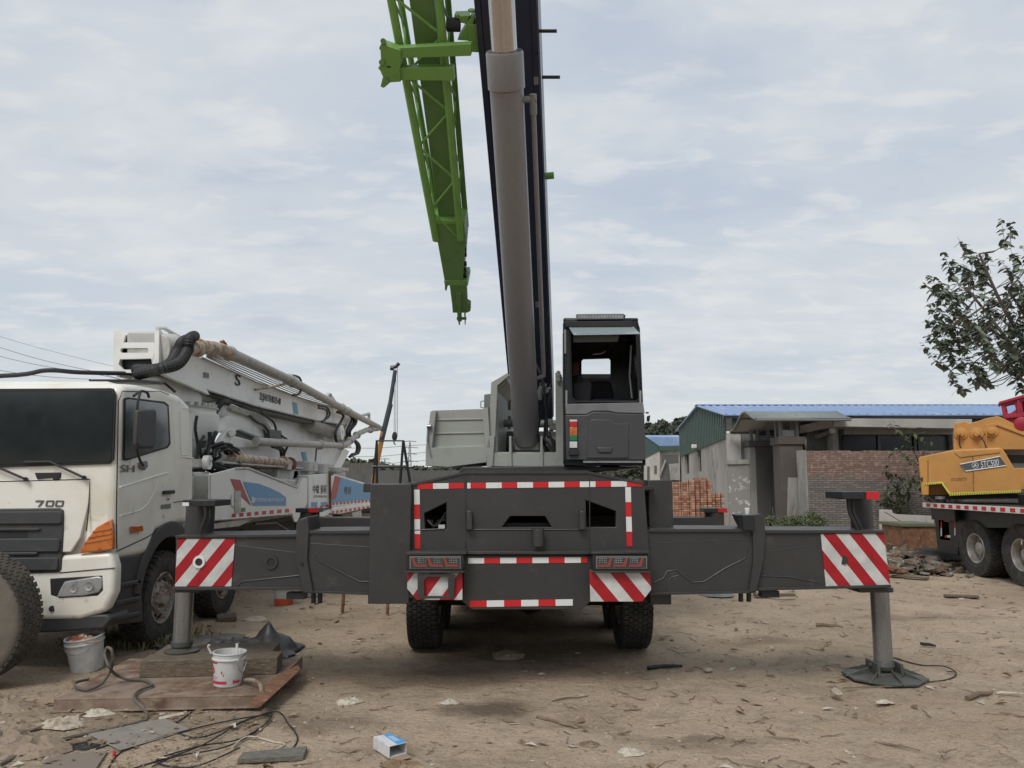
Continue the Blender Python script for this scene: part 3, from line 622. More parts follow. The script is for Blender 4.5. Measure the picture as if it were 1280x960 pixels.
# ---------------- jib
J0=P(521,0,8.7); J1=P(577,402,12.15); jd=(J0-J1).normalized(); js=(XR-jd*XR.dot(jd)).normalized(); jn=js.cross(jd).normalized()
if jn.y>0: jn=-jn
def JL(u,v,o=0.0): return PL(u,v,J0+jn*(-o),jn)
def jx(f,u0,v0,u1,v1,t): pass
jt=-420
def chord(u0,v0,u1,v1,v): return u0+(u1-u0)*(v-v0)/(v1-v0)
vt=-330
jib=MB()
pl=lambda v:(chord(489,0,545,300,v)); pr=lambda v:(chord(552,0,579,300,v))
jib.tube([JL(pl(vt),vt),JL(pl(300),300)],.055,12)
jib.tube([JL(pr(vt)-3,vt),JL(pr(300)-3,300)],.055,12)
jib=jib.build('jib',M['green'],crane,bevel=0)
m=MB()
for uu in(chord(507,0,549,300,vt),): pass
A0=JL(pl(vt),vt)-jn*.62; A1=JL(pl(300),300)-jn*.42; D0=JL(pr(vt),vt)-jn*.62; D1=JL(pr(300),300)-jn*.42
m.tube([A0,A1],.042,10); m.tube([D0,D1],.042,10)
m.build('jib_back_chord',M['green'],jib)
m=MB()
n=12
Lp=[JL(pl(vt),vt).lerp(JL(pl(300),300),k/n) for k in range(n+1)]; Rp=[JL(pr(vt)-3,vt).lerp(JL(pr(300)-3,300),k/n) for k in range(n+1)]
Ap=[A0.lerp(A1,k/n) for k in range(n+1)]; Dp=[D0.lerp(D1,k/n) for k in range(n+1)]
for k in range(n):
    m.tube([Lp[k],Rp[k+1]] if k%2 else [Rp[k],Lp[k+1]],.017,8)
    m.tube([Lp[k],Ap[k+1]] if k%2 else [Ap[k],Lp[k+1]],.017,8)
    m.tube([Rp[k],Dp[k+1]] if k%2 else [Dp[k],Rp[k+1]],.017,8)
m.build('jib_lacing',M['green'],jib)
bx=[JL(chord(512,0,550,277,vt),vt,.12),JL(chord(541,0,570,277,vt),vt,.12),JL(571,277,.12),JL(549,277,.12)]
MB().prism(bx,-jn*.34).build('jib_inner_box',M['green2'],jib,bevel=.01)
m=MB()
m.prism([JL(*q) for q in((542,277),(580,277),(582,301),(578,353),(556,353),(547,303),(543,303))],-jn*.40)
m.build('jib_head_box',M['green2'],jib,bevel=.008)
m=MB()
m.prism([JL(*q,-.012) for q in((541,276),(581,276),(581,280),(542,280))],-jn*.42); m.prism([JL(*q,-.012) for q in((555,351),(584,351),(585,357),(556,357))],-jn*.42)
m.build('jib_head_flange',M['green'],jib,bevel=.003)
m=MB()
m.prism([JL(*q) for q in((562,356),(583,356),(584,378),(588,380),(588,389),(584,391),(566,391),(565,380))],-jn*.10)
m.prism([JL(*q,-.03) for q in((570,367),(576,367),(577,402),(572,402))],-jn*.05)
m.prism([JL(*q,-.05) for q in((573,391),(575,391),(575,407),(573,405))],-jn*.03); m.prism([JL(*q,-.05) for q in((580,391),(582,391),(582,405),(581,407))],-jn*.03)
m.prism([JL(*q) for q in((556,356),(560,356),(558,364),(556,362))],-jn*.3)
m.cyl(JL(571,398),JL(583,398),.025,seg=8)
m.build('jib_tip',M['green2'],jib,bevel=.003)
m=MB()
for k,v in enumerate((298,306,315,322,334,341,348)): m.obox(JL(580.5+.03*k,v)-jn*.1,js,jd,jn,.022,.03,.03)
m.build('jib_bolt',M['blackpaint'],jib)
# brackets holding the jib to the boom
br_=MB()
br_.prism([JL(*q,-.16) for q in((500,56),(590,51),(590,66),(500,69))],jn*.13)
br_.prism([JL(*q,-.16) for q in((498,81),(568,80),(569.5,97),(500,96))],jn*.13)
br_.prism([JL(*q,-.13) for q in((480,49),(500,56),(504,57),(504,68),(503,82),(504,96),(491,97),(483,104),(479,102),(482,90),(479,83),(476,79),(480,74),(479,57),(477,55))],jn*.19,[[JL(*q,-.13) for q in((486,78),(489,76),(492.5,78),(489,80))]])
br_=br_.build('jib_bracket',M['green'],crane,bevel=.006)
m=MB()
m.cyl(JL(479,51.5,-.12),JL(479,51.5,-.36),.035,seg=10); m.cyl(JL(477,78,-.12),JL(477,78,-.36),.035,seg=10); m.cyl(JL(482,101,-.12),JL(482,101,-.36),.035,seg=10)
m.build('bracket_pin',M['green2'],br_)
m=MB()
e1=JL(585,51,-.16);e2=JL(585,66,-.16)
m.prism([BL(*q)-bn*.05 for q in((571,52),(585,53),(594,20),(589,22))],-bn*.25)
m.prism([BL(*q)-bn*.03 for q in((585,32),(597,32),(600,67),(585,66))],-bn*.5)
m.prism([BL(*q)-bn*.1 for q in((566,24),(586,23),(583,34),(575,32))],-bn*.2)
m.cyl(BL(589,18)-bn*.1,BL(589,15)-bn*.1,.05,seg=10); m.cyl(BL(570,24)-bn*.1,BL(570,21)-bn*.1,.03,seg=8)
m.build('boom_bracket',M['green'],br_,bevel=.006)
MB().cyl(BL(557,35)-bn*.12,BL(574,35)-bn*.12,.085,seg=20).build('damper',M['black'],br_,bevel=.01)
# ================================================================ CONCRETE PUMP TRUCK
pump=thing('concrete_pump_truck','white concrete pump truck with folded boom behind its cab, parked facing the camera','pump truck',(-5.27,13,0))
XS=-4.05
def ss(pts,X=XS): return [S(u,v,X) for u,v in pts]
XP=Vector((1,0,0)); YP=Vector((0,1,0))
XL=-6.5
YF=7.72
# cab body: side profile (Y,Z) extruded over the width
prof=ss([(145.5,690),(145,640),(147,590),(150,540),(152,486),(158,480),(175,481),(206,487),(226,494),(238,505),(242,520),(243,560),(243,654),(224,655),(196,664),(186,690),(183,694),(146,700)])
cabp=MB().prism(prof,(XL-XS,0,0)).build('cab_body',M['cabwhite'],pump,bevel=.085,seg=5,smooth=40)
# roof dome
m=MB(); z0=P(0,484,YF+.1).z
m.prism([(XL+.1,YF+.25,z0-.03),(XS-.1,YF+.25,z0-.03),(XS-.22,YF+.35,z0+.10),(XL+.22,YF+.35,z0+.10)],(0,1.45,-.02)); m.build('cab_roof',M['cabwhite'],cabp,bevel=.06,seg=4)
def fp(pts,Y=YF): return [P(u,v,Y) for u,v in pts]
yw=prof[2].y
# windshield on the sloping front
fn=(prof[4]-prof[2]).cross(XP).normalized()
if fn.y>0: fn=-fn
def WS(u,v,o=0.0): return PL(u,v,prof[2]+fn*o,fn)
zb=P(0,588,YF).z
m=MB(); m.prism([WS(-190,590,.022),WS(137,580,.022),WS(142,574,.022),WS(145,494,.022),WS(142,486,.022),WS(138,485,.022),WS(-190,487,.022)],-fn*.02); m.build('windshield_gasket',M['black'],cabp,bevel=.006)
m=MB(); m.prism([WS(-185,586,.027),WS(136,577,.027),WS(139,573,.027),WS(142.5,495,.027),WS(139,489,.027),WS(-185,491,.027)],-fn*.012); m.build('windshield',M['glass'],cabp)
for a,b,c in(((105,597),(62,577),(30,578)),((32,599),(-12,580),(-40,581))):
    m=MB(); m.tube([WS(*a,.04),WS(*b,.05),WS(*c,.05)],.012,8); m.tube([WS(b[0]-30,b[1]-1,.045),WS(*b,.05),WS(*c,.05)],.009,6); m.cyl(WS(*a,.0),WS(*a,.06),.022,seg=12); m.build('wiper',M['black'],cabp)
# front panel lid & details
Yf=prof[1].y
def fq(pts,o=0.0): return [P(u,v,Yf-o) for u,v in pts]
m=MB(); m.prism(fq([(-190,604),(113,598),(111,628),(100,672),(88,690),(-190,700)],.018),(0,.03,0)); m.build('front_lid',M['cabwhite'],cabp,bevel=.008)
m=MB(); m.tube(fq([(-190,606.5),(112.5,599),(110.5,640),(108,664)],.017),.006,6); m.build('panel_gap',M['black'],cabp)
m=MB(); m.prism(fq([(43,591),(76,590.5),(75,597),(72,600),(66,600),(65,597),(46,599)],.03),(0,.03,0)); m.build('vent_handle',M['black'],cabp,bevel=.006)
# grille
gr=MB().prism(fq([(-190,638),(74,635),(79,638),(79,660),(76,712),(72,716),(-190,722)],.035),(0,.04,0)).build('grille',M['plastic'],pump,bevel=.012)
for y0,y1,x1 in((639,654,77),(660,662,50),(673,689,74),(690,693,47),(697,712,72)):
    MB().prism(fq([(-190,y0+2),(x1-2,y0),(x1,y0+2),(x1-1,y1),(x1-4,y1+1),(-190,y1+2)],.06),(0,.03,0)).build('grille_bar',M['plastic'],gr,bevel=.008)
MB().prism(fq([(-190,664),(35,662),(35,672),(-190,674)],.037),(0,.01,0)).build('grille_gap',M['black'],gr)
m=MB()
m.prism(fq([(44.5,625.5),(55,625.5),(55,627),(49.5,633.6),(46.8,633.6),(51.5,627.6),(44,627.6)],.024),(0,.008,0))
for q in(57,69): m.prism(fq([(q+1.5,625.5),(q+10,625.5),(q+11,626.5),(q+10,632.4),(q+8.6,633.6),(q+.5,633.6),(q-.4,632.6),(q+.5,626.6)],.024),(0,.008,0),[fq([(q+2.6,627.4),(q+8.6,627.4),(q+7.8,631.7),(q+1.9,631.7)],.024)])
m.build('badge',M['grime_and_shade'],cabp)
# bumper / headlamp area
m=MB()
m.prism([P(-190,712,Yf-.02),P(76,694,Yf-.02),P(139,690,Yf-.02),P(144,708,Yf-.02),P(143,740,Yf-.02),P(132,765,Yf-.02),P(100,775,Yf-.02),P(-190,778,Yf-.02)],(0,.16,0)); bumper=m.build('bumper',M['cabwhite'],pump,bevel=.05,seg=4)
m=MB(); m.tube(fq([(74,716),(144,710)],.022),.006,6); m.build('panel_gap',M['black'],bumper)
m=MB(); m.prism(fq([(62,723),(128,719),(129,738),(122,745),(76,748),(63,744)],.024),(0,.02,0)); m.build('lamp_recess',M['black'],bumper,bevel=.01)
hl_=MB().prism(fq([(80,727),(122,720.5),(127,722),(127,734),(123,741),(104,745),(70,747),(75,736)],.04),(0,.03,0)).build('headlight',M['lens'],bumper,bevel=.02,seg=4)
for u_,v_,r_ in((92,736,.04),(111,733,.045)): MB().lathe([(r_*.5,-.002),(r_,.004),(r_,.0),(r_*.5,-.006)],P(u_,v_,Yf-.042),(0,-1,0),22,closed=True).build('reflector_bowl',M['rim'],hl_)
MB().cyl(P(65,761,Yf-.022),P(65,761,Yf-.03),.03,seg=14).build('bumper_hole',M['black'],bumper)
MB().prism([P(-190,775,Yf+.0),P(134,768,Yf+.0),P(138,775,Yf),P(130,786,Yf+.0),P(60,791,Yf),P(-190,795,Yf+.0)],(0,.4,0)).build('lower_bumper',M['plastic'],pump,bevel=.02)
# corner lamp wraps front and side
m=MB(); m.prism(fq([(98,692),(104,680),(120,659),(139,648.5),(141,665),(141,687),(120,690)],.035),(0,.05,0)); cl=m.build('indicator',M['orangelamp'],pump,bevel=.015,seg=3)
m=MB()
for k in range(3): m.prism(fq([(116-5*k,664+7*k),(139,660+6*k),(139,661.4+6*k),(115-5*k,665.6+7*k)],.045),(0,.01,0))
m.build('lens_rib',M['orangelamp'],cl)
# side: door gaps, window, handle
def sx_(pts,o=0.0): return [S(u,v,XS+o) for u,v in pts]
m=MB()
m.tube(sx_([(149,500),(153,489),(200,489),(211,493)],.004),.005,6); m.tube(sx_([(148,500),(147,560),(145.5,640),(146,686)],.004),.006,6)
m.tube(sx_([(146,689),(183,672),(196,664)],.003),.006,6); m.tube(sx_([(217,628),(243,624)],.003),.005,6)
m.build('door_gap',M['black'],cabp)
dr=MB().prism(sx_([(154,498),(159,496.5),(205,502),(210,506),(212.5,555),(209,560),(157,576),(152.5,575)],.004),(.01,0,0)).build('door_window_gasket',M['black'],cabp,bevel=.004)
MB().prism(sx_([(156,500),(160,499),(203.5,504.5),(208,508),(210,553),(207,558),(158,573),(155,572)],.010),(.01,0,0)).build('door_window',M['glass'],cabp)
m=MB(); m.tube(sx_([(150,609),(170,603),(198,594),(210,591)],.004),.010,6); m.tube(sx_([(198,594),(193,615),(185,630),(175,638),(150,645)],.004),.008,6); m.build('door_crease',M['cabwhite'],cabp)
m=MB(); m.prism(sx_([(203,613.5),(216,612.5),(216,617),(203,618)],.01),(.03,0,0)); m.build('door_handle',M['black'],cabp,bevel=.006)
m=MB(); m.cyl(S(210.5,624,XS),S(210.5,624,XS+.012),.014,seg=10); m.prism(sx_([(201,631),(213,629.5),(213,635),(201,636)],.003),(.006,0,0)); m.build('lock',M['mask'],cabp)
m=MB(); m.text('SH',S(150,590,XS+.012),YP,UP,(S(168,585,XS)-S(150,585,XS)).y,.075,.005); m.build('badge',M['mask'],cabp)
m=MB(); m.tube(sx_([(227,510),(236,511),(238,516),(238,560),(237,568),(227,569),(226,560),(225,515)],.003),.007,6,closed=True); m.tube(sx_([(226,571),(242,573)],.003),.008,6); m.build('panel_relief',M['cabwhite'],cabp)
MB().prism(sx_([(162,658),(176,656),(177,664),(163,666)],.01),(.025,0,0)).build('side_marker',M['orangelamp'],pump,bevel=.008)
m=MB(); m.tube(bez(sx_([(167,495),(176,489),(184,491),(186,497)],.12),4),.014,8); m.tube(bez(sx_([(176,489),(172,505),(171,535),(171,560),(175,575),(179,582)],.22),5),.013,8); m.build('mirror_arm',M['black'],pump)
mi=MB().prism([S(166,513,XS+.2),S(188,511,XS+.2),S(191,514,XS+.2),S(191,556,XS+.2),S(187,561,XS+.2),S(169,561,XS+.2),S(165,556,XS+.2)],(.07,-.05,0)).build('side_mirror',M['plastic'],pump,bevel=.025,seg=3)
m=MB(); m.lathe([(0,-.02),(.035,-.01),(.04,.02),(.0,.03)],S(178,582,XS+.02),(1,0,0),16); m.prism(sx_([(173,578),(181,576),(182,583),(178,588),(173,584)],.01),(.03,0,0)); m.build('mirror_mount',M['mask'],pump,bevel=.006)
# steps and arch
m=MB(); m.prism(ss([(144,698),(184,691),(184,700),(178,740),(180,778),(142,781),(139,770)],XS-.02),(-.5,0,0)); st=m.build('entry_step',M['plastic'],pump,bevel=.02)
for v in(724,745,764):
    MB().prism(ss([(147,v+6),(176,v),(177,v+5),(147,v+12)],XS+.01),(-.06,0,0)).build('step_tread',M['plastic'],st,bevel=.01)
wy=9.25; wc=Vector((XS-.16,wy,.54))
m=MB(); n=14
arc=[]; arc2=[]
for k in range(n+1):
    w=R_(8+164*k/n); arc.append(Vector((XS+.01,wy-math.cos(w)*.66,.56+math.sin(w)*.66*1.02))); arc2.append(Vector((XS+.01,wy-math.cos(w)*.80,.56+math.sin(w)*.86)))
m.prism(arc2+arc[::-1],(-.1,0,0)); m.prism([a+Vector((-.1,0,0)) for a in arc2]+[a+Vector((-.1,0,0))+ (b-a)*.5 for a,b in zip(arc2[::-1],arc[::-1])],(-.4,0,0)); m.build('wheel_arch',M['plastic'],pump,bevel=.015)
for y,style,rm in((wy,'front','rimrust'),(11.15,'front','rimrust'),(17.3,'dish','rimrust'),(18.65,'dish','rimrust')):
    wheel(pump,(XS-.17,y,.53),(1,0,0),R=.53,W=.29,style=style,rm=M[rm],dual=.33 if y>15 else 0,blocks=40,tm=M['tyre'])
    wheel(pump,(XL+.17,y,.53),(-1,0,0),R=.53,W=.29,style=style,rm=M[rm],blocks=40,tm=M['tyre'])
m=MB(); m.box(XL+.8,XS-.8,8.2,19.8,.72,1.1); m.box(XL+.3,XS-.35,9.9,19.6,1.1,1.22); m.box(XL+.15,XS-.45,13,16.3,.45,1.1)
for y in(wy,11.15,17.3,18.65): m.cyl((XL+.2,y,.53),(XS-.2,y,.53),.09,seg=12)
m.build('chassis_frame',M['chassisblack'],pump,bevel=.01)
# fender over second axle
m=MB(); m.prism(ss([(263,655),(318,646),(318,648),(300,658),(262,662)],XS-.02),(-.5,0,0)); m.build('fender',M['whitegrey'],pump,bevel=.01)
m=MB(); m.tube(ss([(318,655),(345,654),(366,667)],XS-.1),.02,6); m.prism(ss([(310,658),(340,656),(363,668),(310,668)],XS-.5),(-.02,0,0)); m.build('outrigger_arm',M['blackpaint'],pump)
# side panels
MB().prism(ss([(243,590),(262,590),(262,640),(243,640)],XS-.25),(-.9,0,0)).build('tank_box',M['whitegrey'],pump,bevel=.02)
m=MB()
main=[(263,593),(294,585),(310,585),(371,609),(377,598),(384,598),(384,629),(371,653),(368,652),(365,641.5),(262,650)]
m.prism(ss(main,XS),(-.03,0,0)); pan=m.build('side_panel',M['white'],pump,bevel=.006)
m=MB(); m.prism(ss([(262,593),(371,600),(371,609),(384,625),(365,641),(262,649)],XS-.05),(-2.2,0,0)); m.build('side_tank',M['whitegrey'],pump,bevel=.02)
m=MB(); m.tube(sx_([(294,585.5),(310,585.5),(371,609.5),(377,598.5)],.0),.02,6); m.tube(sx_([(263,594),(263,649)],.002),.008,5); m.tube(sx_([(262,650.5),(365,642.5)],.002),.018,5); m.build('panel_edge',M['whitegrey'],pan)
MB().prism(ss([(303.5,602),(323,604.5),(337.5,610),(350,616),(357.5,622),(357.5,632),(316,632)],XS+.004),(.003,0,0)).build('blue_decal',M['blue'],pan)
MB().prism(ss([(288,598.5),(300,600),(313.6,632),(294,613)],XS+.004),(.003,0,0)).build('red_decal',M['redecal'],pan)
MB().prism(ss([(293.5,613.5),(301,613.5),(301,641),(293.5,641)],XS+.008),(.003,0,0)).build('notice_sticker',M['whitegrey'],pan)
def stext(t,u0,u1,v0,v1,X,mat,par,name='lettering'):
    a=S(u0,v1,X); b=S(u1,v1,X); h=(S(u0,v0,X)-a).z
    MB().text(t,a,b-a,UP,(b-a).length,h,.003).build(name,mat,par)
stext('ZOOMLION HEAVY INDUSTRY',318,355,622.5,627,XS+.009,M['tapewhite'],pan)
MB().cyl(S(315,625,XS+.008),S(315,625,XS+.011),.05,seg=20).build('emblem',M['tapewhite'],pan)
def squares(u0,v0,u1,v1,n,h,X,par,mat=None,duty=.5):
    m=MB()
    for k in range(n):
        a=k/n; b=(k+duty)/n; A=(u0+(u1-u0)*a,v0+(v1-v0)*a); B=(u0+(u1-u0)*b,v0+(v1-v0)*b)
        m.prism(ss([(A[0],A[1]-h/2),(B[0],B[1]-h/2),(B[0],B[1]+h/2),(A[0],A[1]+h/2)],X),(.003,0,0))
    m.build('reflective_tape',mat or M['red'],par)
squares(290,644.5,366,637.5,8,4.4,XS+.004,pan)
MB().prism(ss([(301.5,635),(306.5,634.5),(306.5,639.5),(301.5,640)],XS+.004),(.003,0,0)).build('green_sticker',M['green2'],pan)
m=MB(); m.tube(bez(sx_([(290,618),(289,625),(290,632),(293,634)],.01),4),.008,5); m.build('door_ring',M['whitegrey'],pan)
p2=MB().prism(ss([(386,594),(411,592),(413,634),(386,639)],XS-.02),(-.6,0,0)).build('middle_panel',M['white'],pump,bevel=.01)
stext('中联',391,399,606,617,XS-.017,M['black'],p2); stext('重科',400.5,408,606,617,XS-.017,M['black'],p2); stext('ZOOMLION',391.5,408,619,622,XS-.017,M['mask'],p2)
for u in((389,396.5),(401,409)): MB().prism(ss([(u[0],628),(u[1],627.4),(u[1],633.4),(u[0],634)],XS-.018),(.003,0,0)).build('blue_decal',M['blue'],p2)
squares(386,636.5,414,631.5,4,3,XS-.017,p2)
m=MB(); m.tube(ss([(412,590),(413,636)],XS+.02),.03,6); m.build('post',M['rust'],pump)
p3=MB().prism(ss([(413,597),(420,593),(466,606.5),(466,628),(413,634)],XS),(-.04,0,0)).build('hopper_panel',M['white'],pump,bevel=.006)
MB().prism(ss([(426.5,597),(465,608.5),(466,624),(420,628),(413,629)],XS+.004),(.003,0,0)).build('blue_decal',M['blue'],p3)
MB().prism(ss([(419,594.5),(426,597),(419.5,624),(413,624.5)],XS+.008),(.003,0,0)).build('red_decal',M['redecal'],p3)
stext('中联',430,434.2,608,618,XS+.01,M['mask'],p3); stext('重科',434.8,438.8,608.4,618,XS+.01,M['mask'],p3)
squares(416,630,466,625.5,11,2.6,XS+.009,p3)
m=MB(); m.prism(ss([(414,636),(466,629),(466,634),(425,642),(414,642)],XS+.03),(-.05,0,0)); b4=m.build('tape_rail',M['white'],pump,bevel=.004); squares(415,640.5,464,633.5,9,3,XS+.035,b4)
m=MB(); m.prism(ss([(386,640),(404,641),(418,634),(466,628.5),(466,631),(419,637),(406,646),(386,646)],XS+.02),(-.4,0,0)); m.build('rear_mudguard',M['white'],pump,bevel=.01)
m=MB(); m.prism(ss([(403,664),(409,642),(416,644),(408,664)],XS),(-.3,0,0)); m.prism(ss([(440,641),(452,638),(452,663),(446,663)],XS),(-.3,0,0)); m.build('rear_leg_frame',M['whitegrey'],pump,bevel=.01)
m=MB(); m.prism(ss([(450,643),(466,642),(466,664),(450,664)],XS-.1),(-.6,0,0)); m.build('toolbox',M['rust'],pump,bevel=.01)
m=MB(); m.box(XL+.1,XS-.15,10.2,19.9,1.22,1.30); m.box(XL+.1,XS-.25,14.2,20,1.3,2.1); m.box(XL+.1,XS-.25,10.2,14.2,1.3,1.95); m.build('deck',M['whitegrey'],pump,bevel=.01)
m=MB(); random.seed(3)
for k in range(46):
    y=random.uniform(11,19.5); x=random.uniform(-5.6,-4.2); m.obox((x,y,2.1+random.uniform(0,.12)),XP,YP,UP,random.uniform(.04,.25),random.uniform(.05,.4),random.uniform(.02,.1))
for k in range(6): m.tube([(-4.2-.1*k,11.2,2.15+.02*k),(-4.25-.1*k,19.6,2.12)],.02,6)
m.build('deck_fittings',M['whitegrey'],pump,bevel=.01)
# turret behind the cab
XC=-4.62
tu=MB()
Yt=9.93
def tq(pts,Y=Yt): return [P(u,v,Y) for u,v in pts]
# front plate with three slots
tur=MB().prism(tq([(142,413),(152,414),(192,416),(200,420),(200,466),(142,466)]),(0,.05,0),[tq([(157,419),(189,419),(188,428),(154,428)]),tq([(152,435),(184,435),(186,438),(184,441),(152,441),(150,438)]),tq([(150,449),(189,448),(190,455),(188,462),(154,462),(148,455)])]).build('turret_front',M['white'],pump,bevel=.006)
m=MB()
o_=Vector((.004,.056,-.004)); m.prism([P(142,413,Yt)+o_,P(142,470,Yt)+o_,P(142,470,Yt)+Vector((.004,1.4,0)),P(142,413,Yt)+Vector((.004,1.1,0))],(.05,0,0))
m.prism([P(193,410,Yt-.1),P(193,466,Yt-.1),P(193,466,Yt-.1)+Vector((0,1.7,-.1)),P(193,410,Yt)+Vector((0,.5,0)),P(193,410,Yt)+Vector((0,1.7,-.55))],(.06,0,0))
m.build('turret_side',M['white'],tur,bevel=.006)
MB().prism(tq([(149,418),(194,418),(194,464),(149,464)],Yt+.12),(0,.05,0)).build('turret_core',M['blackpaint'],tur)
MB().cyl(P(203,436,Yt-.02)+Vector((-.05,0,0)),P(206,436,Yt+.2)+Vector((.12,0,0)),.2,seg=28).build('pivot_pin',M['whitegrey'],tur,bevel=.01)
# column + slewing neck
m=MB()
m.prism([S(200,470,-4.75),S(235,470,-4.75),S(252,492,-4.75),S(256,520,-4.75),S(243,522,-4.75),S(205,520,-4.75)],(-.5,0,0)); m.build('turret_arm',M['white'],pump,bevel=.03)
m=MB(); c=S(248,533,-4.75); m.lathe([(0,-.42),(.42,-.40),(.5,-.28),(.5,.0),(.46,.02),(.46,.10),(.4,.12),(.0,.12)],(-4.93,11.5,c.z+.17),UP,36); m.build('slewing_head',M['white'],pump,bevel=.008)
m=MB()
for k in range(24): w=2*math.pi*k/24; m.cyl((-4.93+.44*math.cos(w),11.5+.44*math.sin(w),c.z+.26),(-4.93+.44*math.cos(w),11.5+.44*math.sin(w),c.z+.33),.03,seg=6)
m.lathe([(.40,.25),(.49,.25),(.49,.275),(.40,.275)],(-4.93,11.5,c.z),UP,36,closed=True); m.build('flange_bolts',M['whitegrey'],pump)
MB().lathe([(0,-.5),(.3,-.5),(.34,-.4),(.3,-.15),(0,-.15)],(-4.93,11.5,c.z+.12),UP,24).build('slewing_motor',M['grime_and_shade'],pump)
m=MB(); m.cyl((-5.15,11.7,1.9),(-5.15,11.7,c.z-.25),.33,seg=32); m.box(-5.0,-4.6,11.0,11.3,1.9,2.5); m.build('pedestal',M['whitegrey'],pump,bevel=.01)
m=MB(); m.prism(ss([(243,545),(262,545),(262,588),(243,588)],-4.7),(-.3,0,0)); m.prism(ss([(252,560),(257,560),(257,592),(252,592)],-4.5),(-.1,0,0)); m.build('column_bracket',M['whitegrey'],pump,bevel=.01)
MB().lathe([(.05,-.04),(.10,-.04),(.10,.04),(.05,.04)],S(259,578,-4.3),(1,0,0),20,closed=True).build('ring_eye',M['white'],pump)
# folded boom section A
XA=-4.62
def boomplate(pts,X,thick,name,mat='white',b=.012): return MB().prism(ss(pts,X),(-thick,0,0)).build(name,M[mat],pump,bevel=b)
secA=boomplate([(214,419),(222,424),(236,440),(252,447),(320,478),(380,500),(441,515),(432,531),(395,525),(320,507),(262,488),(234,475),(222,462),(214,456)],XA,.5,'boom_section')
m=MB(); m.tube(ss([(234,475.5),(262,488.5),(320,507.5),(395,525.5),(432,531.5)],XA+.01),.014,6); m.tube(ss([(252,446.5),(320,477.5),(380,499.5),(441,514.5)],XA+.01),.014,6); m.build('boom_flange',M['whitegrey'],secA)
m=MB(); m.tube(sx_([(196,410.5),(205,410),(224,421),(250,432)],-.57),.025,6); m.build('top_plate',M['white'],secA)
m=MB(); m.prism(ss([(234,477),(262,490),(320,509),(395,527),(432,533),(432,536),(395,530),(320,513),(262,494),(234,480)],XA-.06),(-.4,0,0)); m.build('underside_shade',M['grime_and_shade'],secA)  # extra dark plate: shade of the boom underside put into its colour
MB().prism(ss([(196,414),(214,421),(214,455),(196,446)],XA-.04),(-.4,0,0)).build('knuckle_block',M['whitegrey'],secA,bevel=.03)
for k,(o,zz) in enumerate(((0,0),(.03,-2.6),(.06,-5.2),(.09,-7.6),(.12,-10))):
    MB().tube(bez([S(258,446+zz*.8,XA+.05+o*.3),S(320,475+zz*1.15,XA+.05),S(380,498.5+zz*.85,XA+.05),S(430,512+zz*.5,XA+.05)],3),.012,6).build('hydraulic_pipe',M['pipegrey'],secA)
stext('ZLJ5417THB125-48',324,350,500,507,XA+.012,M['mask'],secA)
# letters follow the beam: rebuild rotated
bpy.data.objects.remove([o for o in bpy.data.objects if o.name.startswith('lettering')][-1])
a=S(324.5,502,XA+.012); b=S(350.5,508.5,XA+.012); MB().text('ZLJ5417THB125-48',a,b-a,UP,(b-a).length,.17,.004).build('lettering',M['grime_and_shade'],secA)
MB().text('S',S(294,481,XA+.012),YP,UP,.24,.19,.004).build('hook_mark',M['black'],secA)
MB().prism(ss([(254.5,465),(261,466.5),(261,473),(254.5,472)],XA+.006),(.003,0,0)).build('label_plate',M['mask'],secA)
MB().prism(ss([(365.5,502),(371,504),(373,518),(367.5,517)],XA+.006),(.003,0,0)).build('blue_decal',M['teal'],secA)
# conveying pipe along the top
XPp=XA+.28
pipeA=MB().tube([S(272,436,XPp),S(285,440.5,XPp),S(300,447,XPp),S(360,474,XPp),S(427,510,XPp),S(476,535.5,XPp)],.088,20).build('concrete_pipe',M['pipegrey'],pump)
MB().tube(bez([S(222,440,XPp-.1),S(236,436,XPp),S(250,434,XPp),S(272,436,XPp),S(288,442,XPp)],5),.098,18).build('rusty_elbow',M['rustpipe'],pump)
def clamp(u,v,X,d,r=.115,mat='pipegrey',par=pipeA): 
    c=S(u,v,X); dd=Vector(d).normalized(); MB().lathe([(r-.02,-.05),(r,-.045),(r+.012,-.02),(r+.012,.02),(r,.045),(r-.02,.05)],c,dd,22).build('pipe_clamp',M[mat],par)
dA=S(427,510,XPp)-S(360,474,XPp)
for u,v in((287,441.5),(361,474.5),(366,477.3),(427,510),(434,513.8)): clamp(u,v,XPp,dA,.105)
clamp(229,437,XPp-.05,YP,.12,'rustpipe'); clamp(247,434.5,XPp,YP,.12,'rustpipe')
m=MB(); m.tube(sx_([(275,432),(279,426),(283,431)],XPp-XS),.018,6); m.cyl(S(276,427,XPp),S(282,432,XPp),.02,seg=8); m.build('clamp_lever',M['rust'],pump)
MB().tube([S(319,487,XA+.02),S(330,485,XA+.12),S(345,482.5,XA+.2),S(357,480,XPp)],.022,8).build('pipe_support',M['rustpipe'],pump)
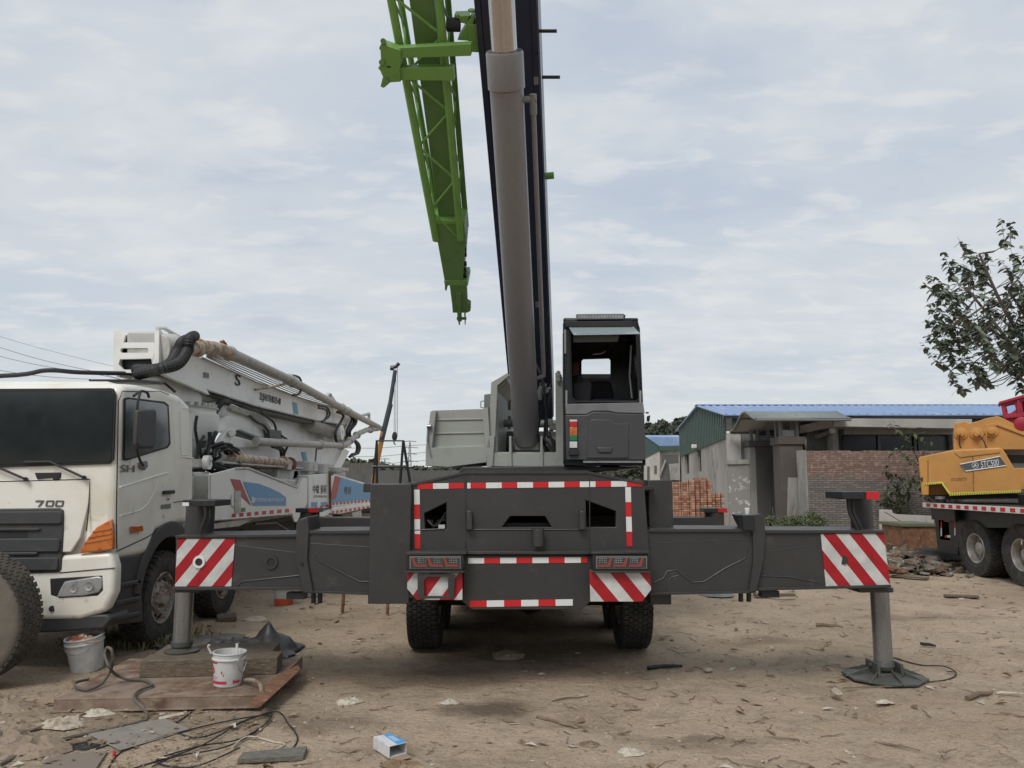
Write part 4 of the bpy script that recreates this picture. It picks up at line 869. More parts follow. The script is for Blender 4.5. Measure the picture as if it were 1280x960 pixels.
# big corrugated black hoses over the turret
def corr(pts,r):
    p=bez(pts,14); rr=[r*(1.0 if k%2 else .86) for k in range(len(p))]; return MB().tube(p,rr,12)
corr([S(170,462,-4.8),S(192,462,-4.45),S(212,455,-4.3),S(222,440,-4.3),S(228,428,-4.3),S(236,424,-4.35)],.075).build('corrugated_hose',M['black'],pump,smooth=20)
corr([S(172,468,-4.7),S(196,462,-4.35),S(222,455,-4.2),S(234,438,-4.2),S(237,424,-4.2),S(243,420,-4.3)],.075).build('corrugated_hose',M['black'],pump,smooth=20)
MB().tube(bez([(-8.5,9.2,P(-60,474,9.2).z),P(0,470,9.3),P(58,463,9.4),P(100,465.5,9.6),P(165,467,10.0)],6),.028,10).build('cab_roof_hose',M['black'],pump)
m=MB(); m.prism([S(172,474,-4.5),S(207,477,-4.5),S(208,481,-4.5),S(174,478,-4.5)],(-.6,0,0)); m.tube([S(205,478,-4.45),S(219,490,-4.4)],.02,6); m.build('roof_rack',M['blackpaint'],pump,bevel=.01)
m=MB(); m.tube([S(155,482,-4.2),S(160,484,-4.15),S(168,485,-4.15)],.022,8); m.build('roof_marker',M['mask'],pump,bevel=.005)
# lower nested arms
MB().prism(ss([(236,478),(262,491),(300,505),(262,508),(250,500)],-4.95),(-.2,0,0)).build('gap_shade',M['grime_and_shade'],pump)  # dark plate painted as the shade in the hollow below the boom
secB=boomplate([(258,504),(272,503),(292,505),(330,524),(350,542),(350,549),(322,546),(300,537),(286,541),(270,540)],-4.66,.4,'boom_section')
for k in range(4): MB().tube(bez([S(282+2*k,504.5+2.4*k,-4.6),S(310+k,514+2.2*k,-4.6),S(325,520+3*k,-4.6),S(338-k,535+2.5*k,-4.6)],4),.014,6).build('hydraulic_pipe',M['pipegrey'],secB)
MB().prism(ss([(272,514),(280,503),(286,520),(272,520)],-4.6),(-.03,0,0)).build('gusset',M['whitegrey'],secB,bevel=.004)
corr([S(265,523,-4.6),S(270,512,-4.55),S(277,503,-4.55),S(285,503,-4.6)],.055).build('corrugated_hose',M['black'],pump,smooth=20)
boomplate([(318,509),(400,528),(428,535),(425,552),(400,556),(330,552),(318,530)],-5.0,.5,'boom_section','white')
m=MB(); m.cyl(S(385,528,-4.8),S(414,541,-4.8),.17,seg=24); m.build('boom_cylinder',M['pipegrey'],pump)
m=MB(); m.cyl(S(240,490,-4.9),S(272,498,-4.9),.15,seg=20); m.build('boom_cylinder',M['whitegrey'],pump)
secC=boomplate([(285,560),(330,556),(430,557),(416,582),(400,586),(290,583)],-4.62,.4,'boom_section')
MB().prism(ss([(377,565),(382,565),(386,583),(381,583)],-4.61),(.003,0,0)).build('blue_decal',M['teal'],secC)
m=MB(); m.tube(ss([(396,558),(394,578),(385,579)],-4.5),.02,6); m.build('bracket_loop',M['mask'],secC)
# link lever
m=MB(); m.prism(ss([(270,560),(284,538),(290,535),(296,541),(292,548),(277,564)],-4.5),(-.08,0,0)); m.cyl(S(290,541,-4.42),S(290,541,-4.56),.06,seg=18); m.build('fold_link',M['white'],pump,bevel=.01)
m=MB(); m.prism(ss([(294,545),(322,553),(330,558),(300,560),(286,556)],-4.55),(-.06,0,0)); m.build('fold_link',M['white'],pump,bevel=.01)
pB=MB().tube([S(320,551.5,-4.35),S(330,552.5,-4.35),S(425,557,-4.35),S(432,556,-4.35),S(450,541,-4.35),S(458,537.5,-4.35),S(472,536,-4.35)],.074,18).build('concrete_pipe',M['pipegrey'],pump)
for u,v,d in((400,555.8,YP),(426,557,YP),(437,551,YP+UP*.9),(446,544,YP+UP*.9),(463,537,YP)): clamp(u,v,-4.35,d,.1,par=pB)
pC=MB().tube([S(290,573,-4.25),S(296,573,-4.25),S(330,576,-4.25),S(358,578,-4.25),S(366,582,-4.25)],.078,18).build('rusty_concrete_pipe',M['rustpipe'],pump)
clamp(296,573,-4.25,YP,.10,'rustpipe',pC); clamp(354,577.5,-4.25,YP,.10,'rustpipe',pC); clamp(362,580,-4.25,YP,.12,'rust',pC)
m=MB(); random.seed(5)
for k in range(7):
    c0=S(274,572,-4.35); rr_=.16+.02*k; pts=[c0+Vector((random.uniform(-.05,.15),math.cos(w)*rr_*2.0,math.sin(w)*rr_*.8)) for w in [2*math.pi*j/10 for j in range(10)]]
    m.tube(bez(pts+[pts[0]],3),.022,7)
m.build('coiled_hose',M['black'],pump)
for pts in ([(340,558),(350,562),(352,572)],[(346,558),(355,563),(354,573)],[(270,540),(266,552),(268,564)],[(262,540),(262,552),(258,570)]):
    MB().tube(bez(ss(pts,-4.4),6),.03,8).build('hydraulic_hose',M['black'],pump)
for pts in ([(398,507),(408,509),(412,516),(410,522),(402,527)],[(398,510),(407,512),(409,518),(405,526)],[(364,469),(374,472),(377,482),(374,492),(366,494)]):
    MB().tube(bez(ss(pts,-4.33),6),.024,8).build('hydraulic_hose',M['black'],pump)
# grimy fittings, extra pipework under the folded arms
random.seed(17)
for k in range(5): MB().tube(bez([S(296,586.5-1.5*k,-4.45+.04*k),S(330,588-1.3*k,-4.4),S(370,590-1.2*k,-4.4),S(412,590-1.1*k,-4.45)],3),.016,6).build('return_pipe',M[['pipegrey','rustpipe','grime_and_shade'][k%3]],pump)
m=MB(); m.prism(ss([(336,536),(352,538),(354,550),(338,549)],-4.55),(-.12,0,0)); m.build('valve_block',M['grime_and_shade'],pump,bevel=.02)
m=MB(); m.prism(ss([(300,583),(322,584),(321,590),(300,589)],-4.35),(-.2,0,0)); m.build('hopper_hinge',M['rust'],pump,bevel=.02)
for pts in ([(336,540),(330,532),(322,528),(312,520)],[(345,537),(342,528),(334,521),(326,514)],[(352,545),(360,552),(356,566),(349,574)],[(255,545),(250,556),(252,572),(262,580)],[(246,520),(244,536),(247,556),(246,575)]):
    MB().tube(bez(ss(pts,-4.42),6),.022,7).build('hydraulic_hose',M['black'],pump)
m=MB(); m.prism(ss([(286,534),(330,549),(362,551),(362,556),(322,557),(290,546)],-4.75),(-.1,0,0)); m.build('arm_underside',M['grime_and_shade'],pump)
MB().prism(ss([(368,588),(372,588),(374,596),(366,600)],-4.3),(-.1,0,0)).build('hinge_plate',M['rust'],pump,bevel=.01)
# knot of hoses and levers at the boom end
m=MB(); random.seed(9)
for k in range(12):
    y0=random.uniform(19,21.5); x0=random.uniform(-4.9,-4.3)
    u0=random.uniform(420,446); m.tube(bez([S(u0,512+random.uniform(0,8),x0),S(u0+random.uniform(4,12),525+random.uniform(-5,5),x0),S(u0-2,540,x0),S(u0+random.uniform(-4,4),552,x0)],5),.035,7)
for k in range(4): m.tube(bez([S(440,548,-4.5),S(446+k,556,-4.5),S(445+k,566,-4.5),S(437+k,571-k,-4.5)],5),.04,7)
m.build('hose_bundle',M['black'],pump)
m=MB(); m.prism(ss([(427,547),(433,545),(446,520),(441,517)],-4.6),(-.1,0,0)); m.prism(ss([(420,532),(430,530),(440,560),(432,560)],-4.9),(-.3,0,0)); m.prism(ss([(415,590),(430,560),(437,564),(424,590)],-4.5),(-.2,0,0)); m.lathe([(.06,-.05),(.2,-.05),(.2,.05),(.06,.05)],S(426,541,-4.45),(1,0,0),20,closed=True); m.build('end_link',M['white'],pump,bevel=.01)
m=MB(); m.tube(ss([(447,521),(461,517),(461,527)],-4.6),.05,8); m.prism(ss([(410,500),(414,492),(422,504),(424,510)],-4.6),(-.06,0,0)); m.prism(ss([(408,496),(413,491),(415,493),(411,498)],-4.6),(-.1,0,0)); m.build('end_lever',M['whitegrey'],pump)
# ================================================================ ORANGE TRUCK CRANE
oc_=thing('orange_truck_crane','orange and black truck crane with a crimson boom at the right edge','truck crane',(10.4,15,0))
XO=9.2
def so(pts,X=XO): return [S(u,v,X) for u,v in pts]
for y in(14.2,15.6,10.2,11.5):
    wheel(oc_,(XO+.17,y,.55),(-1,0,0),R=.55,W=.3,style='dish',rm=M['rim'],dual=.33 if y>12 else 0,blocks=44)
    wheel(oc_,(XO+2.4,y,.55),(1,0,0),R=.55,W=.3,style='dish',blocks=40)
m=MB(); m.box(XO+.75,XO+1.9,9,17.0,.75,1.25); m.box(XO+.5,XO+2.1,16.4,16.9,.5,1.0)
for y in(14.2,15.6,10.2,11.5): m.cyl((XO+.3,y,.55),(XO+2.3,y,.55),.1,seg=12)
m.build('chassis_frame',M['chassisblack'],oc_,bevel=.01)
m=MB(); m.prism([S(1168,634,XO+.05),S(1200,636,XO+.05),S(1290,636,XO+.05),S(1290,660,XO+.05),S(1215,660,XO+.05),S(1200,665,XO+.05),S(1197,694,XO+.05),S(1172,690,XO+.05),S(1169,660,XO+.05)],(.25,0,0)); m.box(XO+.05,XO+2.5,16.5,16.9,.62,1.4); fe=m.build('body_skirt',M['blackpaint'],oc_,bevel=.01)
a=S(1157,632,XO); 
m=MB(); m.box(XO-.25,XO+2.75,8,16.9,1.36,1.42); m.build('deck',M['blackpaint'],oc_,bevel=.006)
rl=MB().box(XO-.27,XO-.24,9.5,16.9,1.31,1.42).build('deck_edge',M['tapewhite'],oc_,bevel=.004)
m=MB()
for k in range(26): m.box(XO-.275,XO-.27,9.6+.28*k,9.74+.28*k,1.33,1.40)
m.build('red_tape',M['red'],rl)
m=MB(); m.box(XO-.1,XO-.02,16.0,16.9,1.05,1.31); m.cyl((XO-.15,16.4,1.36),(XO-.15,16.4,1.50),.12,seg=16); m.build('step_box',M['blackpaint'],oc_,bevel=.01)
MB().cyl((XO-.15,16.4,1.50),(XO-.15,16.4,1.56),.13,seg=16).build('filler_cap',M['rim'],oc_)
m=MB(); 
for (u0,um,u1,v0,v1) in((1180,1183,1186,649,652),(1181,1184,1188,669,672)):
    m=MB(); m.mat(0); m.prism(so([(u0,v0),(um,v0),(um,v1),(u0,v1)],XO+.045),(.004,0,0)); m.mat(1); m.prism(so([(um,v0),(u1,v0),(u1,v1),(um,v1)],XO+.045),(.004,0,0)); m.build('reflective_tape',RW,oc_)
for u,(a_,b_,c_) in((1176.5,(652,660,670)),(1193.5,(651,660,669)),(1277,(660,672,681))):
    m=MB(); m.mat(0); m.prism(so([(u-.8,a_),(u+.8,a_),(u+.8,b_),(u-.8,b_)],XO+.045),(.004,0,0)); m.mat(1); m.prism(so([(u-.8,b_),(u+.8,b_),(u+.8,c_),(u-.8,c_)],XO+.045),(.004,0,0)); m.build('reflective_tape',RW,oc_)
# superstructure: side shell, nearly facing the viewer
n2=Vector((-.5,-.866,0)); p2_=Vector((8.45,16.3,0))
def OP(u,v,o=0.0): return PL(u,v,p2_+n2*o,n2)
def op(pts,o=0.0): return [OP(u,v,o) for u,v in pts]
shell=MB().prism(op([(1148,573),(1150,571),(1193,562),(1250,559.5),(1254,562),(1279,604),(1277,615),(1188,619.5),(1180,605),(1161,605),(1161,619),(1152,619)]),-n2*1.3).build('side_shell',M['yellow'],oc_,bevel=.02,seg=3)
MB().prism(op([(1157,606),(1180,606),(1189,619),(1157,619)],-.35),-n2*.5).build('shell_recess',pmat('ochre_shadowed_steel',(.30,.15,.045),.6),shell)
m=MB(); m.prism(op([(1193,566),(1200,572),(1250,566),(1250,561),(1194,563.5)],.02),-n2*.1); m.build('shell_ledge',M['yellow'],shell,bevel=.01)
MB().tube(op([(1216,569),(1217,617)],.003),.007,6).build('panel_gap',M['rust'],shell)
MB().tube(op([(1160,575),(1160,603)],.003),.007,6).build('panel_gap',M['rust'],shell)
nm=MB().prism(op([(1200,580.5),(1250,570.5),(1258,582),(1207,589)],.012),-n2*.012).build('name_plate',pmat('slate_plate',(.075,.085,.09),.4),shell)
MB().tube(op([(1200,580.5),(1250,570.5),(1258,582),(1207,589)],.014),.012,6,closed=True).build('plate_edge',M['tapewhite'],nm)
a=OP(1226.5,585,.016); b=OP(1248.8,582,.016); up_=(OP(1226.5,576,.016)-a)
MB().text('STC500',a,b-a,UP,(b-a).length,up_.length*.92,.006).build('lettering',M['tapewhite'],nm)
c=OP(1219,581.8,.016); m=MB(); X2=(b-a).normalized()
for w in(90,210,330):
    d=X2*math.cos(R_(w))+UP*math.sin(R_(w)); q=d.cross(n2).normalized(); m.prism([c+q*.015,c+d*.052,c-q*.015],n2*.005)
m.lathe([(.052,0),(.060,0),(.060,.005),(.052,.005)],c,n2,30,closed=True)
m.build('emblem',M['tapewhite'],nm)
a=OP(1189,601.5,.004); b=OP(1208,600.5,.004); MB().text('STC500T5',a,b-a,UP,(b-a).length,.06,.003).build('lettering',M['rust'],shell)
tp=MB().prism(op([(1187,616.2),(1276,613),(1276,615.8),(1187,619.6)],.01),-n2*.01).build('chevron_tape',M['hiviz'],shell)
m=MB()
for k in range(30):
    u=1188+2.95*k; v=616.4-.105*k*1.0; m.prism(op([(u,v+.3),(u+1,v+.3),(u+2,v+1.6),(u+1,v+2.9),(u,v+2.9),(u+1,v+1.6)],.013),-n2*.003)
m.build('chevron',M['black'],tp)
tp=MB().prism(op([(1155,604),(1178,602),(1188,616.5),(1186.5,618),(1177,604.5),(1155,606.5)],.01),-n2*.01).build('chevron_tape',M['hiviz'],shell)
m=MB()
for k in range(8):
    u=1156+2.8*k; v=604.1-.08*k; m.prism(op([(u,v+.2),(u+1,v+.2),(u+1.7,v+1.2),(u+1,v+2.1),(u,v+2.1),(u+.7,v+1.2)],.013),-n2*.003)
m.build('chevron',M['black'],tp)
m=MB(); m.prism(op([(1150,597),(1154,597),(1153,602),(1152,603)],.01),-n2*.02); m.build('cover_hole',M['black'],shell)
# upper frame plates
up1=MB().prism(op([(1192,561),(1192,530),(1207,526),(1211,529),(1222,526.5),(1232,523),(1247,520),(1254,523),(1290,541),(1290,562),(1192,562)],-.5),-n2*.08).build('boom_frame',M['yellow'],oc_,bevel=.012)
m=MB(); m.prism(op([(1232,531),(1246,528),(1290,545),(1290,548),(1247,532),(1234,534),(1234,561),(1232,561)],-.46),-n2*.06); m.build('frame_rib',M['yellow'],up1,bevel=.006)
for u,v in((1201,542),(1221,542),(1239,539)):
    pn=MB().lathe([(0,-.05),(.13,-.04),(.13,.03),(.07,.04),(.07,.16),(.0,.17)],OP(u,v,-.5),n2,24).build('pivot_pin',M['yellow'],up1,bevel=.006)
MB().tube(bez(op([(1200,543),(1199,553),(1201,560)],-.3),5),.014,6).build('hose',M['black'],up1); MB().tube(bez(op([(1223,544),(1229,550),(1233,560)],-.3),5),.014,6).build('hose',M['black'],up1)
m=MB(); 
for v0,v1,mm in((562,569,0),(569,579,1),(579,588,0),(588,598,1),(598,606,0)):
    m.mat(mm); m.prism(op([(1254,v0),(1300,v0),(1300,v1),(1262,v1)],-.8),-n2*.3)
m.build('engine_cover',[M['mask'],M['chassisblack']],oc_,bevel=.01)
MB().prism(op([(1258,585),(1300,585),(1300,612),(1276,612)],-.4),-n2*.2).build('lower_frame',M['yellow'],oc_,bevel=.01)
MB().cyl((10.6,14.8,1.42),(10.6,14.8,1.62),.8,seg=40).build('slewing_ring',M['blackpaint'],oc_)
MB().prism(op([(1160,619),(1300,617),(1300,623),(1165,624)],-.3),-n2*1.6).build('turntable_plate',M['chassisblack'],oc_,bevel=.01)
bm_=MB().prism(op([(1251,503),(1256,501),(1320,484),(1320,545),(1272,536),(1254,522)],-.75),-n2*.05,[op([(1257,507),(1268,504),(1270,512),(1262,517),(1257,515)],-.75),op([(1277,502),(1296,496),(1294,508),(1279,516)],-.75),op([(1301,494),(1314,490),(1314,508),(1303,512)],-.75)]).build('boom',M['redpaint'],oc_,bevel=.008)
MB().prism(op([(1253,503),(1320,484),(1320,543),(1272,534),(1255,521)],-1.35),-n2*.05,[op([(1258,508),(1270,505),(1270,515),(1260,517)],-1.35)]).build('boom_far_plate',M['redpaint'],bm_,bevel=.006)
MB().tube([OP(1256,513,-.8),OP(1256,513,-1.3)],.05,10).build('boom_cross_tube',M['redpaint'],bm_)
m=MB(); m.prism(op([(1249,502),(1320,482),(1320,486),(1250,505)],-.68),-n2*.72); m.prism(op([(1258,519),(1320,513),(1320,517),(1258,523)],-.68),-n2*.1); m.prism(op([(1271,500),(1274,499),(1276,525),(1272,524)],-.7),-n2*.06); m.build('boom_rib',M['redpaint'],bm_,bevel=.006)
MB().lathe([(0,-.02),(.14,-.02),(.14,.12),(.06,.14),(0,.14)],OP(1277,530,-.6),n2,22).build('sheave',M['redpaint'],bm_,bevel=.008)
# ================================================================ DISTANT CRANE with yellow and black boom
M['mask2']=pmat('dark_slate_paint',(.045,.055,.06),.5)
dc=thing('distant_crane','small distant crane with thin black and yellow boom and hanging hook block','crane',P(458,650,23.5)*1.0+Vector((0,0,-P(458,650,23.5).z)))
Yd=24.5
MB().tube([P(459,640,Yd),P(479,540,Yd)],[.06,.085],8).build('boom',M['yellow'],dc)
MB().tube([P(476.5,552,Yd),P(488,505,Yd)],.085,8).build('boom_section',M['mask2'],dc)
MB().tube([P(487,508,Yd),P(494,463,Yd)],.065,8).build('boom_section',M['mask2'],dc)
m=MB(); m.tube([P(491,459,Yd),P(495,458,Yd),P(499,454,Yd)],.06,8); m.cyl(P(488,460,Yd),P(492,460,Yd),.08,seg=10); m.build('boom_head',M['boomblue'],dc)
m=MB()
for u in(493,495,497): m.tube([P(u,458,Yd),P(u-.3,545,Yd)],.009,5)
m.build('hoist_rope',M['mask'],dc)
m=MB(); m.lathe([(0,-.14),(.07,-.1),(.09,0),(.06,.12),(0,.15)],P(493.3,545.5,Yd),UP,14); m.tube(bez([P(493,550,Yd),P(492.5,554,Yd),P(494.5,556,Yd)],4),.02,6); m.build('hook_block',M['black'],dc)
m=MB(); m.tube([P(466,600,Yd),P(456,650,Yd)],.05,6); m.tube([P(464,604,Yd),P(468,650,Yd)],.04,6); c=P(462,660,Yd); m.box(c.x-1.2,c.x+1.2,Yd-1,Yd+5,.5,1.0); m.box(c.x-.5,c.x+.5,Yd-.5,Yd+.5,1,1.35); m.build('carrier',M['chassisblack'],dc,bevel=.02)
for sx in(-1.05,1.05):
    for yy_ in(0,3.5): MB().lathe([(0,-.13),(.46,-.13),(.5,-.08),(.5,.08),(.46,.13),(0,.13)],(c.x+sx,Yd+yy_,.5),(1,0,0),24).build('wheel',M['tyre'],dc)
# ================================================================ GROUND
def ground_mat():
    m=bpy.data.materials.new('dry_dirt'); m.use_nodes=True; nt=m.node_tree; N=nt.nodes; L=nt.links; b=N['Principled BSDF']; b.inputs['Roughness'].default_value=.95; b.inputs['Specular IOR Level'].default_value=.2
    tc=N.new('ShaderNodeTexCoord'); V=tc.outputs['Object']
    def noise_(sc,det=8,rough=.6,st=None,dist=0):
        v=V
        if st: mp=N.new('ShaderNodeMapping'); mp.inputs['Scale'].default_value=st; mp.inputs['Rotation'].default_value=(0,0,.3); L.new(V,mp.inputs[0]); v=mp.outputs[0]
        n=N.new('ShaderNodeTexNoise'); n.inputs['Scale'].default_value=sc; n.inputs['Detail'].default_value=det; n.inputs['Roughness'].default_value=rough; n.inputs['Distortion'].default_value=dist; L.new(v,n.inputs['Vector']); return n.outputs[0]
    def rng(x,a,z,lo=0,hi=1):
        r=N.new('ShaderNodeMapRange'); L.new(x,r.inputs[0]); r.inputs[1].default_value=a; r.inputs[2].default_value=z; r.inputs[3].default_value=lo; r.inputs[4].default_value=hi; return r.outputs[0]
    def mix(f,a,c,mode='MIX'):
        x=N.new('ShaderNodeMix'); x.data_type='RGBA'; x.blend_type=mode
        if isinstance(f,float): x.inputs[0].default_value=f
        else: L.new(f,x.inputs[0])
        for i,q in((6,a),(7,c)):
            if isinstance(q,tuple): x.inputs[i].default_value=(*q,1)
            else: L.new(q,x.inputs[i])
        return x.outputs[2]
    c=mix(rng(noise_(.35,6),.42,.62),(.55,.43,.315),(.44,.335,.235))
    c=mix(rng(noise_(1.7,9,.7),.5,.72),c,(.30,.235,.17))
    c=mix(rng(noise_(.9,8,.65,(1,2.2,1)),.55,.75),c,(.50,.41,.31))
    c=mix(rng(noise_(9,10,.75),.54,.78),c,(.21,.165,.12))
    c=mix(rng(noise_(.62,7,.68,(1,1.4,1)),.50,.68,0,.6),c,(.32,.24,.17))
    c=mix(rng(noise_(26,7,.75),.53,.66,0,.85),c,(.58,.47,.345))
    c=mix(rng(noise_(22,7,.75,(1,1.6,1)),.54,.66,0,.8),c,(.20,.155,.11))
    c=mix(rng(noise_(60,4,.6),.60,.72),c,(.11,.085,.065))
    c=mix(rng(noise_(150,3,.6),.50,.75,0,.6),c,(.56,.47,.36))
    c=mix(rng(noise_(120,4,.7,(1,3,1)),.56,.72,0,.7),c,(.15,.115,.085))
    # oil stains: radial spots
    def spot(x,y,rx,ry,col,amt,cc):
        mp=N.new('ShaderNodeMapping'); mp.vector_type='TEXTURE'; mp.inputs['Location'].default_value=(x,y,0); mp.inputs['Scale'].default_value=(rx,ry,1); 
        n=N.new('ShaderNodeTexNoise'); n.inputs['Scale'].default_value=2.2; n.inputs['Detail'].default_value=6; L.new(V,n.inputs['Vector'])
        ad=N.new('ShaderNodeVectorMath'); ad.operation='MULTIPLY_ADD'; L.new(n.outputs[1],ad.inputs[0]); ad.inputs[1].default_value=(.9,.9,0); L.new(V,ad.inputs[2]); L.new(ad.outputs[0],mp.inputs[0])
        sp=N.new('ShaderNodeSeparateXYZ'); L.new(mp.outputs[0],sp.inputs[0]); cb=N.new('ShaderNodeCombineXYZ'); L.new(sp.outputs[0],cb.inputs[0]); L.new(sp.outputs[1],cb.inputs[1])
        ln=N.new('ShaderNodeVectorMath'); ln.operation='LENGTH'; L.new(cb.outputs[0],ln.inputs[0])
        return mix(rng(ln.outputs['Value'],1.0,.35,0,amt),cc,col)
    for (u,v,rx,ry,am) in((610,885,.55,.45,.75),(520,845,1.5,.6,.6),(640,815,1.6,.9,.6),(730,905,.35,.3,.3),(180,900,1.6,.7,.3),(960,800,.9,.35,.45),(870,925,.7,.25,.4),(1150,770,1.2,.4,.35),(400,905,.8,.3,.4)):
        g=G(u,v); c=spot(g.x+.45,g.y+.45,rx,ry,(.085,.062,.045),am,c)
    L.new(c,b.inputs['Base Color'])
    bp=N.new('ShaderNodeBump'); bp.inputs['Strength'].default_value=1; bp.inputs['Distance'].default_value=.05
    a=N.new('ShaderNodeMath'); a.operation='MULTIPLY_ADD'; L.new(noise_(14,10,.72),a.inputs[0]); a.inputs[1].default_value=1; L.new(noise_(3.2,8,.6,(1,2,1)),a.inputs[2]); L.new(a.outputs[0],bp.inputs['Height']); L.new(bp.outputs[0],b.inputs['Normal'])
    return m
xs=sorted(set([round(-11+.085*k,3) for k in range(300)]+[-400,-200,-100,-60,-40,-30,-24,-19,-16,-14,-12.5,-11.7,15.6,17,19,22,27,35,50,80,150,300,400]))
ys=[-60,-20,-8,-3,-1,0,1,2]; y=2.6
while y<42: ys.append(y); y+=max(.055,y*.0095)
ys+=[46,52,60,75,100,150,250,400,700,1200]
m=MB(); nx=len(xs)
vs=[]; 
for y in ys:
    for x in xs:
        f=1.0 if (-11<=x<=14.5 and 2.5<y<40) else 0.0
        z=gh(x,y)*f
        # wheel ruts
        if f:
            z-=.05*math.exp(-((x-2.9-.25*math.sin(y*.4))/.22)**2)+.045*math.exp(-((x-4.7-.25*math.sin(y*.4))/.25)**2)+.022*math.exp(-((x+2.1+.2*math.sin(y*.5))/.25)**2)
            z+=.010*max(0,noise.noise(Vector((x*9,y*9,1))))*2
        vs.append((x,y,z))
fs=[(j*nx+i,j*nx+i+1,(j+1)*nx+i+1,(j+1)*nx+i) for j in range(len(ys)-1) for i in range(nx-1)]
m._a(vs,fs); GM=ground_mat(); m.build('ground',GM,kind='structure',recalc=False,smooth=180)
# ---------------- litter
random.seed(21)
M['stone']=pmat('pale_stone',(.46,.40,.32),.9,col2=(.26,.21,.16),scale=30,lo=.4,hi=.7,bump=.3)
M['clod']=pmat('dirt_clod',(.27,.21,.155),.95,col2=(.13,.095,.07),scale=30)
M['paper']=pmat('soiled_paper',(.50,.46,.38),.8,col2=(.34,.29,.22),scale=20,lo=.45,hi=.7)
M['twig']=pmat('dry_twig',(.16,.115,.075),.9,col2=(.32,.25,.17),scale=8)
M['leafdry']=pmat('dry_leaf',(.20,.13,.075),.85,col2=(.33,.25,.16),scale=12)
M['wood']=pmat('weathered_wood',(.17,.13,.09),.85,col2=(.075,.06,.046),scale=5,lo=.4,hi=.65,stretch=(1.5,14,14),col3=(.36,.29,.18),scale3=6,lo3=.58,hi3=.75,bump=.4,bscale=12)
M['woodold']=pmat('old_board',(.17,.16,.135),.9,col2=(.085,.085,.07),scale=5,lo=.4,hi=.7,stretch=(2,10,10),bump=.4,bscale=12)
def rndY(): 
    v=random.random(); return 4.2+ (v**1.6)*26
def rock(m,c,r,fl=.55):
    t=(1+5**.5)/2; V=[(-1,t,0),(1,t,0),(-1,-t,0),(1,-t,0),(0,-1,t),(0,1,t),(0,-1,-t),(0,1,-t),(t,0,-1),(t,0,1),(-t,0,-1),(-t,0,1)]
    Fc=[(0,11,5),(0,5,1),(0,1,7),(0,7,10),(0,10,11),(1,5,9),(5,11,4),(11,10,2),(10,7,6),(7,1,8),(3,9,4),(3,4,2),(3,2,6),(3,6,8),(3,8,9),(4,9,5),(2,4,11),(6,2,10),(8,6,7),(9,8,1)]
    sx,sy=random.uniform(.6,1.4),random.uniform(.6,1.4)
    m._a([Vector((x*r*.55*sx*random.uniform(.75,1.2),y*r*.55*sy*random.uniform(.75,1.2),z*r*.55*fl*random.uniform(.75,1.2)))+Vector(c) for x,y,z in V],Fc)
m=MB()
for k in range(7600):
    y=rndY(); x=random.uniform(-.75,.75)*y*1.0
    if noise.noise(Vector((x*.55,y*.4,9)))<random.uniform(-.25,.15): continue
    r=random.choice([.004,.005,.006,.008,.01,.014])*random.uniform(.7,1.4)*(1+.03*y)
    m.mat(0 if random.random()<.6 else 1); rock(m,(x,y,gh(x,y)+r*.15),r)
m.build('gravel',[M['stone'],M['clod']],kind='stuff',recalc=False,label='scattered pebbles and clods over the dirt yard')
def twig(m,c,L,r,a=None):
    a=random.uniform(0,math.pi) if a is None else a; d=Vector((math.cos(a),math.sin(a),0)); p=Vector(c); pts=[]
    n=4
    for i in range(n+1):
        q=p+d*L*(i/n-.5)+Vector((-d.y,d.x,0))*random.uniform(-.09,.09)*L; q.z=gh(q.x,q.y)+r*1.2+random.uniform(0,.012); pts.append(q)
    m.tube(pts,[r*(1-.5*i/n) for i in range(n+1)],5)
m=MB()
for k in range(1500):
    y=rndY(); x=random.uniform(-.72,.72)*y; twig(m,(x,y,0),random.uniform(.03,.2)*(1+.03*y),random.uniform(.0015,.004)*(1+.05*y))
for k in range(4000):
    y=rndY(); x=random.uniform(-.72,.72)*y
    if noise.noise(Vector((x*.6,y*.45,15)))<random.uniform(-.2,.2): continue
    s=random.choice([.008,.012,.018,.03,.05])*(1+.03*y); a=random.uniform(0,6.28); z=gh(x,y)+.006
    d=Vector((math.cos(a),math.sin(a),0)); e=Vector((-d.y,d.x,0)); c=Vector((x,y,z)); m.mat(1 if random.random()<.72 else 2)
    m._a([c-d*s,c-e*s*.4+UP*random.uniform(0,s*.5),c+d*s+UP*random.uniform(0,s*.3),c+e*s*.4+UP*random.uniform(0,s*.5)],[(0,1,2),(0,2,3)])
for k in range(420):
    u=random.gauss(60,110); v=random.uniform(868,960)
    if u>330: continue
    g=G(u,v); s=random.choice([.01,.014,.018,.025,.04])*random.uniform(.7,1.3); a=random.uniform(0,6.28); d=Vector((math.cos(a),math.sin(a),random.uniform(-.2,.2))); e=Vector((-d.y,d.x,random.uniform(-.3,.3))); c=Vector((g.x,g.y,gh(g.x,g.y)+.008+.02*random.random())); m.mat(random.choice([0,1,1,0,0,0,1,1,2,0]))
    m._a([c-d*s,c-e*s*.5+UP*random.uniform(0,s*.4),c+d*s,c+e*s*.5+UP*random.uniform(0,s*.4)],[(0,1,2),(0,2,3)])
m.build('yard_litter',[M['twig'],M['leafdry'],M['paper']],kind='stuff',recalc=False,label='twigs, dry leaves and scraps strewn over the dirt')
